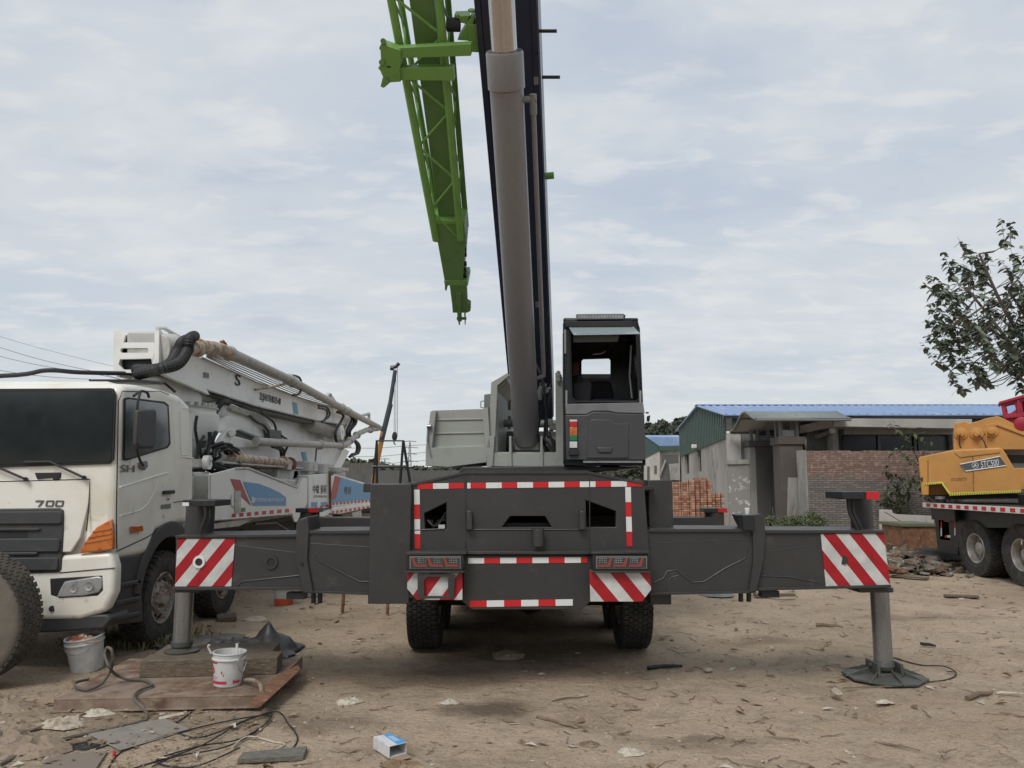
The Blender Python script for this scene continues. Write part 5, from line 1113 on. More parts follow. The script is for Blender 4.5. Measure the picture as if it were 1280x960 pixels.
def crumple(m,c,r,fl=.35,n=22,seed=0):
    rs=random.Random(seed); pts=[]
    rings=6; V=[];Fc=[]
    for i in range(rings):
        for j in range(12):
            w=2*math.pi*j/12; rr=r*(i+.3)/(rings-.7)*rs.uniform(.75,1.2); z=r*fl*(1-(i/(rings-1))**2)*rs.uniform(.3,1.5)
            V.append(Vector(c)+Vector((math.cos(w)*rr*1.3,math.sin(w)*rr,z+.004)))
    for i in range(rings-1):
        for j in range(12): Fc.append((i*12+j,i*12+(j+1)%12,(i+1)*12+(j+1)%12,(i+1)*12+j))
    Fc.append(tuple(range(12))); m._a(V,Fc)
def on(u,v,z=0.0): g=G(u,v); g.z=gh(g.x,g.y)+z; return g
scr=[('pale crumpled film scrap lying on bare dirt left of the crane wheels',437,876,.16,'paper','film scrap'),
('white crumpled paper heap behind the black tarp near the wheel',318,773,.20,'paper','paper scrap'),
('torn pale paper curl on dirt below the crane bumper',563,877,.11,'paper','paper scrap'),
('small crushed white paper in front of the crane tail',677,843,.05,'paper','paper scrap'),
('crumpled whitish paper against the rusty steel plate',120,893,.16,'paper','paper scrap'),
('grey dirty rag lump beside the blue and white carton',455,943,.10,'clod','rag'),
('black torn rag lying between the cables at lower left',105,932,.12,'black','rag'),
('bundle of dull wire mesh on open dirt in the right foreground',780,883,.14,'clod','wire tangle'),
('dark brown rag near the bottom edge, beside scattered white crumbs',736,930,.09,'twig','rag'),
('cluster of white plaster crumbs near the bottom edge',788,938,.12,'paper','plaster crumbs'),
('whitish bark sliver before the orange crane wheels',1203,745,.17,'paper','bark piece'),
('pale ochre torn sacking at the bottom edge below the carton',500,957,.16,'leafdry','sacking'),
('small white scrap right of the round outrigger pad',1105,879,.09,'paper','paper scrap'),
('muddy cloth lump on the left bank by the steel plate',75,905,.22,'stone','cloth'),
('second muddy cloth lump at the far left edge',25,910,.22,'clod','cloth')]
for i,(lb,u,v,r,mt,ct) in enumerate(scr):
    m=MB(); crumple(m,on(u,v),r*.68,.28,seed=i*7+1); m.build({'rag':'rag','wire tangle':'wire_tangle','bark piece':'bark_piece','cloth':'muddy_cloth','sacking':'sacking','film scrap':'film_scrap','plaster crumbs':'plaster_crumbs'}.get(ct,'paper_scrap'),M[mt],label=lb,cat=ct,smooth=12)
for i,(lb,u0,v0,u1,v1,r,mt) in enumerate([('thin bent stick on the dirt left of centre foreground',671,896,722,911,.011,'twig'),('long straight stick in the right foreground',1093,927,1150,938,.008,'twig'),
('thick short branch piece right of the octagonal pad',1209,877,1240,869,.022,'twig'),('dark flat offcut behind the right rear wheel',810,838,853,835,.02,'black'),('short black rod lying right of the outrigger pad',1151,804,1170,807,.018,'black'),
('long thin dry stem before the outrigger pad',1054,861,1160,858,.006,'twig'),('brown bark strip between crane and right outrigger',1020,781,1054,783,.022,'twig'),('curved twig above the carton at centre',690,935-60,735,870,.006,'twig'),
('pale split stick at the far right edge',1245,869,1279,869,.012,'paper'),('thin twig low beside the wire mesh',885,925,906,918,.006,'twig')]):
    a=on(u0,v0,r); b=on(u1,v1,r); mid=[a.lerp(b,t)+Vector((0,random.uniform(-.02,.02),random.uniform(0,.01))) for t in(.25,.5,.75)]
    MB().tube([a]+mid+[b],[r,r*1.1,r,r*.85,r*.6],7).build('stick',M[mt],label=lb,cat='stick',smooth=30)
m=MB(); rock(m,on(1046,868,.02),.06,.7); m.build('stone',M['stone'],label='fist sized grey stone left of the octagonal outrigger pad',cat='stone',smooth=25)
m=MB(); rock(m,on(634,822,.02),.14,.5); m.build('stone',M['clod'],label='brown clod on the shaded ground under the crane tail',cat='stone',smooth=25)
m=MB(); crumple(m,on(700,912-20),.001); 
m=MB(); rock(m,on(885,883-43,.02),.04,.7); m.build('stone',M['stone'],label='small stone behind the wire mesh in the middle ground',cat='stone',smooth=25)
# ---------------- loose wheel
lw=thing('loose_wheel','big muddy loose truck wheel standing upright at the left edge','wheel',(-5.1,7.3,0))
c=Vector((-5.085,7.31,.62)); ax=Vector((.10,-1,-.06)).normalized()
rim_mb(c,ax,.30,.34,'dish').build('rim',[M['grime_and_shade'],M['black']],lw); tyre_mb(c,ax,.62,.42,.30,60,6,.011,lugs=False).build('tyre',[M['tyreside'],M['tyreold']],lw,smooth=50)
# ---------------- steel plate, timber, tarp
M['rustplate']=pmat('dusty_rusted_plate',(.25,.19,.145),.85,col2=(.13,.075,.05),scale=3,lo=.42,hi=.62,col3=(.34,.27,.19),scale3=5,lo3=.55,hi3=.75,bump=.15)
fl_=G(66,890); fr_=G(326,884); brt=G(378,836); blt=G(160,836); H=.10
def lift(p,z): return Vector((p.x,p.y,z))
m=MB()
m.prism([lift(p,H-.012) for p in(fl_,fr_,brt,blt)],(0,0,.012))
nf=Vector((0,.012,0))
m.prism([lift(fl_,.005),lift(fr_,.005),lift(fr_,H-.013),lift(fl_,H-.013)],nf)
m.prism([lift(fr_,.005),lift(brt,.005),lift(brt,H+.02),lift(fr_,H+.0)],(-.012,0,0)); m.prism([lift(fl_,.005)+Vector((0,-.05,0)),lift(fr_,.005)+Vector((0,-.05,0)),lift(fr_,.005),lift(fl_,.005)],(0,0,.01))
m.build('steel_plate',M['rustplate'],label='rusty flanged steel plate lying under the left jack timber',cat='steel plate',bevel=.003)
yT=G(258,850,.10).y; sh=Vector((0,.14,0))
a=G(164,853,.10); b=G(340,848,.10)
dx=(b-a).normalized(); dy=Vector((-dx.y,dx.x,0))
def beam_(a,b,w,h,name,lab,z=.10):
    a=lift(a,z);b=lift(b,z); return MB().hexa([a,b,b+dy*w,a+dy*w],[a+UP*h,b+UP*h,b+dy*w+UP*h,a+dy*w+UP*h]).build(name,M['wood'],label=lab,cat='timber',bevel=.008)
beam_(a+sh,b+sh,.28,.155,'timber_beam','front squared timber beam on the steel plate, beneath the left jack')
beam_(a+sh+dy*.30+dx*.02,b+sh+dy*.30-dx*.1,.42,.153,'timber_beam','rear squared timber beam on the steel plate, behind the front one')
m=MB(); e0=lift(fr_,.09)+Vector((0,.0,0)); 
m=MB(); p0=G(316,852,.10); m.prism([lift(G(313,880,.1),.10),lift(G(326,884,.1),.10),lift(G(376,838,.1),.10),lift(G(372,832,.1),.10),lift(G(340,850,.1),.10)],(0,0,.012)); m.build('angle_iron',M['rust'],label='rusty angle iron strip along the right edge of the steel plate',cat='steel strip',bevel=.002)
m=MB(); m.tube(bez([lift(G(306,850,.14),.14),lift(G(317,846,.2),.17),lift(G(325,858,.12),.13),lift(G(327,866,.11),.115)],5),.018,8); m.build('rope_end',M['clod'],label='grey rope end hanging over the plate beside the paint bucket',cat='rope')
# tarp: peaked cloth
TC=G(318,812,.05)
m=MB(); nx_,ny_=46,30; V=[];Fc=[]
x0=G(240,812,.05).x; x1=G(369,812,.05).x; y0=TC.y-.12; y1=TC.y+.55
pk=P(335,793,TC.y+.1)
for j in range(ny_+1):
    for i in range(nx_+1):
        s=i/nx_; t=j/ny_; x=x0+(x1-x0)*s; y=y0+(y1-y0)*t+ .12*math.sin(s*5)
        d=math.hypot((x-pk.x)/1.0,(y-(TC.y+.15))/.8); r=max(0,1-d/.36)
        ang=math.atan2(y-(TC.y+.15),x-pk.x)
        fo=noise.noise(Vector((x*7+y*3,y*4,4))); z=.03+.25*r**1.0*(.85+.5*fo)+.05*abs(noise.noise(Vector((x*6,y*9,8))))*(1.2-r)+.03*abs(math.sin(x*11+y*5+fo*3))*(1-r)
        edge=min(s,1-s,t,1-t)
        z*=min(1,edge*8+.1)
        V.append((x+.03*noise.noise(Vector((x*8,y*8,5))),y,max(z,.012)+ (gh(x,y)+.01)))
Fc=[(j*(nx_+1)+i,j*(nx_+1)+i+1,(j+1)*(nx_+1)+i+1,(j+1)*(nx_+1)+i) for j in range(ny_) for i in range(nx_)]
m._a(V,Fc); o=m.build('tarpaulin',pmat('dark_rubberised_tarp',(.028,.03,.032),.42,col2=(.075,.07,.06),scale=5,lo=.45,hi=.75),label='black rubbery tarpaulin bunched into a peak behind the timber',cat='tarpaulin',recalc=False,smooth=80)
md=o.modifiers.new('thick','SOLIDIFY'); md.thickness=.006
m=MB(); 
for pts in([(200,835),(220,818),(262,800),(300,812)],): pass
m=MB(); o=G(170,812,.02); crumple(m,lift(G(262,806),.03),.45,.12,seed=77); m.build('rubber_sheet',pmat('dusty_rubber_sheet',(.10,.095,.085),.8,col2=(.16,.14,.12),scale=4),label='flat dusty rubber sheet behind the left jack foot',cat='rubber sheet',smooth=60)
# flat boards & sheet at lower left
def slab(pts,h,name,mat,lab,cat,z=0.004,bev=.003):
    g=[G(u,v) for u,v in pts]; zz=max(gh(p.x,p.y) for p in g)+z; MB().prism([lift(p,zz) for p in g],(0,0,h)).build(name,M[mat] if isinstance(mat,str) else mat,label=lab,cat=cat,bevel=bev)
slab([(110,918),(205,898),(238,912),(150,938)],.006,'flat_sheet',pmat('grey_dusty_sheet',(.24,.22,.19),.85,col2=(.17,.15,.12),scale=6),'thin grey sheet under the cables left of the cable loop','sheet')
slab([(297,955),(303,947),(384,939),(379,951)],.035,'wooden_board','woodold','short dark grey board at the bottom edge near the cable loop','board')
slab([(135,938),(120,960),(30,985),(60,945)],.004,'flat_sheet',pmat('brown_dusty_sheet',(.20,.165,.13),.85),'brown flat sheet in the lower left corner','sheet')
slab([(198,897),(230,890),(231,893),(199,900)],.006,'paper_strip','paper','white strip lying in front of the rusty plate','strip')
slab([(270,772),(295,770),(296,776),(272,778)],.05,'wood_block','wood','small wooden block by the white truck wheels','wood block')
# carton box
m=MB()
A=G(470,947); B_=G(487,949.5); Cc=G(507,944); 
a1=G(487,950); a2=G(508,944.5); a3=G(488,933); a4=G(467,937)
h=.075
q=[a4,a1,a2,a3]; q=[lift(p,.01) for p in q]
t=.004
def panel(a,b,h0,h1): 
    n_=(b-a).cross(UP).normalized()*t; m.hexa([a+UP*h0,b+UP*h0,b+n_+UP*h0,a+n_+UP*h0],[a+UP*h1,b+UP*h1,b+n_+UP*h1,a+n_+UP*h1])
box=thing('carton','small open white and blue carton lying on its side in the centre foreground','carton',(a1.x,a1.y+.1,0))
m.mat(0); panel(q[0],q[1],0,h); panel(q[2],q[3],0,h); panel(q[3],q[0],0,h)
m.prism(q,(0,0,t)); m.prism([p+UP*h for p in q],(0,0,t))
m.build('shell',pmat('white_card',(.60,.60,.61),.6,col2=(.45,.44,.42),scale=14),box)
def tq_(s,t_): return q[0].lerp(q[1],s).lerp(q[3].lerp(q[2],s),t_)+UP*(h+t+.0005)
MB().prism([tq_(.02,.55),tq_(.98,.45),tq_(.98,.98),tq_(.02,.98)],(0,0,.0015)).build('blue_print',pmat('bright_blue_print',(.07,.33,.68),.5),box)
m=MB()
for i in range(3): m.prism([tq_(.25,.60+.1*i),tq_(.75,.58+.1*i),tq_(.75,.62+.1*i),tq_(.25,.64+.1*i)],(0,0,.0025))
m.prism([tq_(.05,.16),tq_(.4,.14),tq_(.4,.2),tq_(.05,.22)],(0,0,.0018)); m.build('white_print',M['tapewhite'],box)
f=(q[2]-q[1]); nn=Vector((f.y,-f.x,0)).normalized()
m=MB(); m.prism([q[1],q[2],q[2]+nn*.07-UP*.005,q[1]+nn*.07-UP*.005],(0,0,.003)); m.prism([q[2]+UP*h*.9,q[2]+UP*.01,q[2]+nn*.05+UP*.02+f*.12,q[2]+nn*.05+UP*h*.7+f*.12],f.normalized()*.003); m.build('flap',pmat('brown_card',(.30,.22,.15),.8),box)
# ---------------- buckets
def bucket(name,lab,c,r0,r1,h,tilt,mat,cat='bucket',lid=None,rimm=None):
    t=thing(name,lab,cat,c); ax=Vector((tilt[0],tilt[1],1)).normalized(); c=Vector(c)
    MB().lathe([(r0-.01,0),(r0,.01),(r1,h-.06),(r1+.012,h-.06),(r1+.012,h-.05),(r1+.002,h-.045),(r1+.004,h-.01),(r1+.012,h-.008),(r1+.010,h),(r1-.004,h),(r1-.008,h-.05),(r0-.012,.02),(0,.02)],c,ax,40).build('shell',mat,t)
    a=ax.orthogonal().normalized(); b=ax.cross(a)
    return t,c,ax
M['rustfill']=pmat('rust_paste',(.26,.08,.03),.8,col2=(.55,.45,.35),scale=14,lo=.45,hi=.6,bump=.6)
M['bucketwhite']=pmat('scuffed_white_plastic',(.56,.56,.55),.5,col2=(.40,.39,.37),scale=6,lo=.45,hi=.75,col3=(.12,.11,.10),scale3=16,lo3=.66,hi3=.76)
g=G(108,838); 
t,c,ax=bucket('bucket','scuffed white bucket of rusty paste tilted under the white truck bumper',(g.x,g.y+.02,.0),.145,.172,.345,(-.10,-.12),M['bucketwhite'])
m=MB(); crumple(m,c+ax*.30,.15,.3,seed=4); m.build('contents',M['rustfill'],t,smooth=30)
m=MB(); m.tube(bez([c+ax*.33+Vector((-.19,0,0)),c+ax*.22+Vector((-.1,-.17,0)),c+ax*.2+Vector((.05,-.19,0)),c+ax*.33+Vector((.185,-.02,0))],6),.004,6); m.build('bail',M['steel'],t)
g=G(278,861,.1)
t,c,ax=bucket('paint_bucket','white paint bucket with red bands and a red emblem standing on the rusty plate',(g.x,g.y+.12,.10),.116,.134,.29,(.02,0),M['bucketwhite'])
def band(t,c,z0,z1,w0,w1,r0,r1,h,mat,name='red_band',eps=.0015):
    m=MB(); n=max(2,int((w1-w0)/8)); P0=[];P1=[]
    for k in range(n+1):
        w=R_(w0+(w1-w0)*k/n); 
        for lst,z in((P0,z0),(P1,z1)):
            r=r0+(r1-r0)*z/h+eps; lst.append(c+Vector((math.cos(w)*r,math.sin(w)*r,z)))
    for k in range(n): m.quad(P0[k],P0[k+1],P1[k+1],P1[k])
    m.build(name,mat,t,recalc=False)
M['labelred']=pmat('label_red',(.50,.03,.07),.5)
for (z0,z1,w0,w1) in((.205,.22,195,285),(.035,.06,195,285),(.205,.22,310,345),(.035,.07,310,345),(.15,.185,315,335),(.10,.135,315,335)): band(t,c,z0,z1,w0,w1,.116,.134,.29,M['labelred'])
for (z0,z1,w0,w1) in((.17,.176,205,225),(.12,.175,262,268),(.10,.17,270,274),(.09,.094,200,250),(.075,.079,200,240)): band(t,c,z0,z1,w0,w1,.116,.134,.29,M['labelred'],'red_print')
w=R_(218); r=.146; cc=c+Vector((math.cos(w)*.1275,math.sin(w)*.1275,.145)); MB().lathe([(.014,0),(.024,0),(.024,.002),(.014,.002)],cc,Vector((math.cos(w),math.sin(w),0)),20,closed=True).build('emblem',M['labelred'],t)
m=MB(); m.tube(bez([c+Vector((-.155,0,.27)),c+Vector((-.18,-.02,.33)),c+Vector((-.165,-.03,.35))],4),.009,7); m.cyl(c+Vector((.06,.06,.2)),c+Vector((.05,.05,.345)),.012,seg=8); m.build('brush_handle',M['tapewhite'],t)
m=MB(); m.tube(bez([c+Vector((.15,0,.27)),c+Vector((.12,-.11,.22)),c+Vector((.145,-.06,.12)),c+Vector((.16,.0,.2))],5),.003,5); m.build('bail',M['steel'],t)
g=G(352,757); t,c,ax=bucket('bucket','small red and white bucket on the ground beneath the left outrigger beam',(g.x,g.y+.1,0),.135,.16,.30,(0,0),M['bucketwhite']); band(t,c,.005,.17,150,390,.135,.16,.30,pmat('orange_red_plastic',(.55,.09,.03),.5))
g=G(213,804); m=MB(); m.lathe([(0,0),(.045,0),(.045,.12),(.040,.12),(.040,.02),(0,.02)],(g.x-.06,g.y,.05),(1,.1,.1),24); m.build('tin_can',M['rim'],label='small silver tin lying in front of the white truck wheel',cat='tin')
g=G(937,646)
m=MB(); 
cp=P(934,643,7.28); MB().lathe([(0,0),(.018,0),(.024,.055),(.02,.06),(0,.05)],cp+Vector((0,0,0)),UP,14).build('paper_cup',M['tapewhite'],label='tiny white paper cup on top of the right outrigger collar',cat='cup')
random.seed(40)
for i,(u,v,r,lb) in enumerate([(8,885,.20,'muddy lump of debris behind the far left cloth'),(45,938,.22,'muddy lump beside the brown sheet corner'),(0,925,.2,'muddy lump at the extreme left edge of the bank'),(90,868,.13,'muddy lump just left of the rusty plate')]):
    m=MB(); crumple(m,on(u,v),r,.35,seed=300+i); m.build('mud_lump',M['clod'],label=lb,cat='mud lump',smooth=20)
# ---------------- hoses and cables on the ground
def gpath(pts): return [lift(G(u,v,z),z)+UP*0 for u,v,z in pts]
MB().tube(bez([lift(G(u,v,z),z+.012+ (gh(G(u,v).x,G(u,v).y) if z<.05 else 0)) for u,v,z in((0,957,0),(60,930,0),(130,912,0),(175,903,.0),(184,895,.02),(178,886,.06),(168,876,.11),(170,868,.11),(180,862,.11),(190,858,.11),(180,852,.11),(160,851,.11),(145,845,.16),(137,836,.28),(131,822,.36),(133,812,.42),(139,814,.42),(141,828,.32),(137,842,.2),(126,857,.12),(110,864,.11),(96,861,.11),(94,855,.1),(110,851,.05))],6),.0125,10).build('rubber_hose',pmat('grey_rubber_hose',(.10,.09,.075),.8,col2=(.17,.14,.11),scale=8),label='grey rubber hose curling up over the rusty steel plate',cat='hose')
for i,(pts,lb) in enumerate([([(160,960),(235,938),(265,925),(300,905),(345,890),(360,905),(372,925),(355,945),(330,958)],'outer loop of thin black cable at lower left'),
 ([(120,935),(200,912),(250,922),(310,900),(340,893),(320,915),(280,935),(220,945),(190,958)],'middle loop of thin black cable at lower left'),
 ([(135,958),(150,940),(190,925),(270,905),(330,895),(335,903),(300,925),(250,933),(195,950),(240,958),(300,935)],'inner tangle of thin black cable at lower left'),
 ([(108,926),(150,918),(205,910),(240,890)],'thin dark cable running up to the rusty plate')]):
    MB().tube(bez([on(u,v,.008) for u,v in pts],7),.0055,7).build('cable',M['black'],label=lb,cat='cable')
MB().tube(bez([on(u,v,.01) for u,v in((290,935),(310,922),(342,929),(356,932),(330,942),(300,945))],6),.006,6).build('white_cord',M['paper'],label='short whitish cord on the ground beside the dark board',cat='cord')
MB().tube(bez([on(u,v,.008) for u,v in((1117,820),(1150,829),(1180,831),(1195,840),(1185,849),(1150,853),(1120,850))],7),.007,7).build('cable',M['black'],label='black wire loop on the ground at the octagonal outrigger pad',cat='cable')
MB().lathe([(0,0),(.014,0),(.008,.03),(0,.03)],on(143,942,.0),UP,8).build('bottle_cap',M['red'],label='tiny red cap on the dirt between the cables',cat='cap')
# weeds by the truck wheel
random.seed(31)
def grass(m,c,rad,n,h):
    for k in range(n):
        a=random.uniform(0,6.28); r=rad*random.random()**.5; x=c.x+math.cos(a)*r*1.4; y=c.y+math.sin(a)*r; z=gh(x,y); b=random.uniform(0,6.28); hh=h*random.uniform(.4,1.2); w=.004+.004*random.random()
        d=Vector((math.cos(b),math.sin(b),0)); e=Vector((-d.y,d.x,0))*w; p=Vector((x,y,z)); q=p+UP*hh*.6+d*hh*.3; t=p+UP*hh*.75+d*hh*.8
        m._a([p-e,p+e,q+e*.8,q-e*.8,t],[(0,1,2,3),(3,2,4)])
M['grass']=pmat('weed_green',(.075,.115,.03),.7,col2=(.16,.15,.06),scale=9)
M['drygrass']=pmat('straw',(.26,.21,.12),.8)
m=MB(); grass(m,G(178,804),.42,700,.16); m.mat(1); grass(m,G(185,802),.6,500,.2); grass(m,G(150,800),.5,200,.12)
grass(m,G(920,680),1.2,500,.2); grass(m,G(1120,690),1.2,400,.14)
m.build('grass',[M['grass'],M['drygrass']],kind='stuff',recalc=False,label='small green and straw coloured weeds on the dirt')
# ================================================================ BACKGROUND
random.seed(55)
M['conc']=pmat('rough_render_wall',(.34,.335,.315),.9,col2=(.23,.225,.21),scale=.9,lo=.4,hi=.65,col3=(.17,.165,.15),scale3=3,lo3=.55,hi3=.7,bump=.25,stretch=(1,1,.45))
M['conclight']=pmat('pale_render_wall',(.46,.45,.42),.9,col2=(.36,.35,.32),scale=1,lo=.42,hi=.65,bump=.15,col3=(.25,.24,.215),scale3=3,lo3=.58,hi3=.75,stretch=(1,1,.4))
M['conc_flake']=pmat('flaking_wall',(.24,.235,.22),.9,col2=(.52,.51,.49),scale=3,lo=.56,hi=.62,col3=(.12,.12,.11),scale3=1.5,lo3=.55,hi3=.75,bump=.4)
M['pillar']=pmat('brown_grey_pillar',(.088,.076,.066),.8,col2=(.115,.10,.088),scale=2)
M['pillardark']=pmat('dark_pillar_cladding',(.075,.072,.07),.7,col2=(.10,.095,.09),scale=2)
M['roofblue']=pmat('blue_roof_sheet',(.20,.30,.49),.4,col2=(.30,.38,.53),scale=1.5)
M['roofedge']=pmat('blue_trim',(.02,.05,.28),.4)
M['corr']=pmat('green_corrugated_sheet',(.045,.085,.073),.55,col2=(.065,.10,.09),scale=2)
M['canopy']=pmat('translucent_grey_canopy',(.20,.215,.205),.5,col2=(.15,.165,.155),scale=2)
M['darkwin']=pmat('dark_window',(.012,.014,.022),.15)
M['brickred']=pmat('orange_brick',(.39,.19,.13),.9,col2=(.46,.27,.19),scale=5,lo=.45,hi=.65,col3=(.30,.12,.07),scale3=9,lo3=.55,hi3=.7,bump=.3)
M['gatemetal']=pmat('blue_grey_gate',(.055,.065,.085),.5)
def brickmat():
    m=bpy.data.materials.new('mortar_smeared_brick'); m.use_nodes=True; nt=m.node_tree; N=nt.nodes; L=nt.links; b=N['Principled BSDF']; b.inputs['Roughness'].default_value=.92
    tc=N.new('ShaderNodeTexCoord'); mp=N.new('ShaderNodeMapping'); mp.inputs['Rotation'].default_value=(math.pi/2,0,0); L.new(tc.outputs['Object'],mp.inputs[0])
    bk=N.new('ShaderNodeTexBrick'); bk.inputs['Scale'].default_value=1; bk.inputs['Brick Width'].default_value=.25; bk.inputs['Row Height'].default_value=.068; bk.inputs['Mortar Size'].default_value=.009; bk.inputs['Mortar Smooth'].default_value=.3; bk.inputs['Bias'].default_value=-.1
    ns=N.new('ShaderNodeTexNoise'); ns.inputs['Scale'].default_value=3; ns.inputs['Detail'].default_value=5; L.new(tc.outputs['Object'],ns.inputs['Vector'])
    vm=N.new('ShaderNodeVectorMath'); vm.operation='MULTIPLY_ADD'; L.new(ns.outputs[1],vm.inputs[0]); vm.inputs[1].default_value=(.03,.03,.03); L.new(mp.outputs[0],vm.inputs[2]); L.new(vm.outputs[0],bk.inputs['Vector'])
    sp=N.new('ShaderNodeSeparateXYZ'); L.new(tc.outputs['Object'],sp.inputs[0])
    n2_=N.new('ShaderNodeMath'); n2_.operation='MULTIPLY_ADD'; L.new(ns.outputs[0],n2_.inputs[0]); n2_.inputs[1].default_value=.5; L.new(sp.outputs['Z'],n2_.inputs[2])
    hz=N.new('ShaderNodeMapRange'); L.new(n2_.outputs[0],hz.inputs[0]); hz.inputs[1].default_value=2.12; hz.inputs[2].default_value=2.32
    def mx(c1,c2):
        x=N.new('ShaderNodeMix'); x.data_type='RGBA'; L.new(hz.outputs[0],x.inputs[0]); x.inputs[6].default_value=(*c1,1); x.inputs[7].default_value=(*c2,1); return x.outputs[2]
    L.new(mx((.16,.147,.133),(.19,.125,.10)),bk.inputs['Color1']); L.new(mx((.25,.22,.20),(.29,.205,.17)),bk.inputs['Color2']); L.new(mx((.075,.07,.065),(.16,.10,.08)),bk.inputs['Mortar'])
    n3=N.new('ShaderNodeTexNoise'); n3.inputs['Scale'].default_value=9; n3.inputs['Detail'].default_value=7; L.new(tc.outputs['Object'],n3.inputs['Vector'])
    r3=N.new('ShaderNodeMapRange'); L.new(n3.outputs[0],r3.inputs[0]); r3.inputs[1].default_value=.52; r3.inputs[2].default_value=.70; r3.inputs[4].default_value=.7
    x=N.new('ShaderNodeMix'); x.data_type='RGBA'; L.new(r3.outputs[0],x.inputs[0]); L.new(bk.outputs[0],x.inputs[6]); L.new(mx((.15,.14,.13),(.40,.34,.30)),x.inputs[7]); L.new(x.outputs[2],b.inputs['Base Color'])
    bp=N.new('ShaderNodeBump'); bp.inputs['Strength'].default_value=.8; bp.inputs['Distance'].default_value=.03; bp.invert=True; L.new(bk.outputs[1],bp.inputs['Height']); L.new(bp.outputs[0],b.inputs['Normal'])
    return m
# brick wall
YW=24.0
a=P(1008,563,YW); b=P(1166,563,YW); 
bw=thing('brick_wall','long rough brick wall, reddish along its top and grey with mortar below','brick wall',((a.x+b.x)/2,YW+.12,0))
m=MB(); m.box(a.x,b.x+9,YW,YW+.24,-.05,a.z-.07)
x=a.x
while x<b.x+8.9:
    w_=random.uniform(.10,.24); h_=random.choice([.04,.055,.06,.07,.07]); m.box(x+.004,x+w_,YW+.01,YW+.23,a.z-.072,a.z-.07+h_); x+=w_
m.build('wall',brickmat(),bw,bevel=.004)
m=MB(); m.prism([(a.x-.012,YW-.02,0),(a.x-.012,YW-.02,a.z),(a.x-.012,YW+.26,a.z+.02),(a.x-.012,YW+.7,a.z+.02),(a.x-.012,YW+.7,0)],(-.05,0,0)); m.build('render_edge',M['conc'],bw)
# gate with pillars and canopy
gt=thing('gateway','gateway of two brown square pillars under a curved grey canopy','gateway',(P(970,660,25).x,25.4,0))
m=MB(); c0=P(975,546,25.0); c1=P(1003,546,25.0); m.box(c0.x,c1.x,25.0,25.0+.75,-.02,c0.z-.25); p1=m.build('pillar',M['pillar'],gt,bevel=.01)
m=MB(); m.box(c0.x-.06,c1.x+.06,24.94,25.81,c0.z-.25,c0.z); m.build('capital',M['pillar'],p1,bevel=.015)
MB().prism([P(985,597,24.99),P(1003,597,24.99),P(1008,600,24.99),P(1010,672,24.99),P(983,672,24.99)],(0,.006,0)).build('cement_patch',M['conc'],p1)
m=MB(); d0=P(944,551,27.2); d1=P(965,551,27.2); m.box(d0.x,d1.x,27.2,27.9,-.02,d0.z-.2); p2=m.build('pillar',M['pillardark'],gt,bevel=.01)
MB().box(d0.x-.2,d0.x-.005,27.22,27.85,-.02,d0.z-.22).build('pillar_side',M['conc'],p2)
m=MB(); m.box(d0.x-.26,d1.x+.06,27.14,27.96,d0.z-.2,d0.z); m.build('capital',M['pillardark'],p2,bevel=.015)
m=MB(); e0=P(963,572,27.5); e1=P(978,572,26.4); 
m.prism([P(963,575,27.3),P(977,575,26.2),P(977,680,26.2),P(963,680,27.3)],(.03,.05,0)); gl=m.build('gate_leaf',M['gatemetal'],gt)
m=MB()
for k in range(8):
    u=963.5+1.9*k; Y_=27.25-.14*k; m.tube([P(u,556,Y_),P(u,576,Y_)],.012,5)
for v in(556,563,569): m.tube([P(963,v,27.3),P(978,v,26.2)],.014,5)
m.build('grille_rods',M['blackpaint'],gl)
# canopy: curved roof sheet, running left-right
sec=[(913,541),(918,537),(921,530),(924,521),(928,515),(932,514.5),(936,518),(940,522.5),(944,524),(951,522)]
pts=[P(u,v,25.6) for u,v in sec]; 
ex=P(1020,516,24.7)-P(930,515,25.6); ex=Vector((P(1020,516,27).x-P(932,516,27).x,-.0,0))
m=MB(); n=len(sec)
A_=[P(913,539,27.6),P(917,536,27.3),P(921,529,26.9),P(924.5,521,26.5),(P(928,515.5,26.1)),P(932,514,25.8),P(937,517.5,25.4),P(941,521,25.0),P(945,522.5,24.7)]
Bv=Vector((3.05,0,0))
m._a(A_+[p+Bv+Vector((0,0,.0)) for p in A_],[(i,i+1,len(A_)+i+1,len(A_)+i) for i in range(len(A_)-1)])
cn=m.build('canopy',M['canopy'],gt,recalc=False,smooth=60); md=cn.modifiers.new('t','SOLIDIFY'); md.thickness=.05
m=MB(); m.tube([p-UP*.03 for p in A_],.045,8); m.tube([p+Bv-UP*.03 for p in A_],.045,8)
for t_ in(.33,.66): m.tube([p+Bv*t_-UP*.05 for p in A_],.03,6)
for i in(0,3,6,8): m.tube([A_[i]-UP*.07,A_[i]+Bv-UP*.07],.035,6)
m.build('canopy_frame',M['mask'],gt)
for x_,y_,zb_,zt_ in((d0.x+.1,27.3,d0.z,3.95),(d1.x-.1,27.3,d1.z,3.95),(c0.x+.1,25.2,c0.z,4.0),(c1.x-.1,25.2,c1.z,4.0),(c0.x+.1,25.6,c0.z,4.1),(c1.x-.1,25.6,c1.z,4.1),(d0.x-.1,27.3,d0.z,3.9)): MB().box(x_-.05,x_+.05,y_-.05,y_+.05,zb_,zt_).build('canopy_post',M['mask'],gt)
MB().box(c0.x+.15,c1.x-.12,25.3,25.5,c0.z,c0.z+.25).build('white_tub',M['bucketwhite'],gt,bevel=.04)
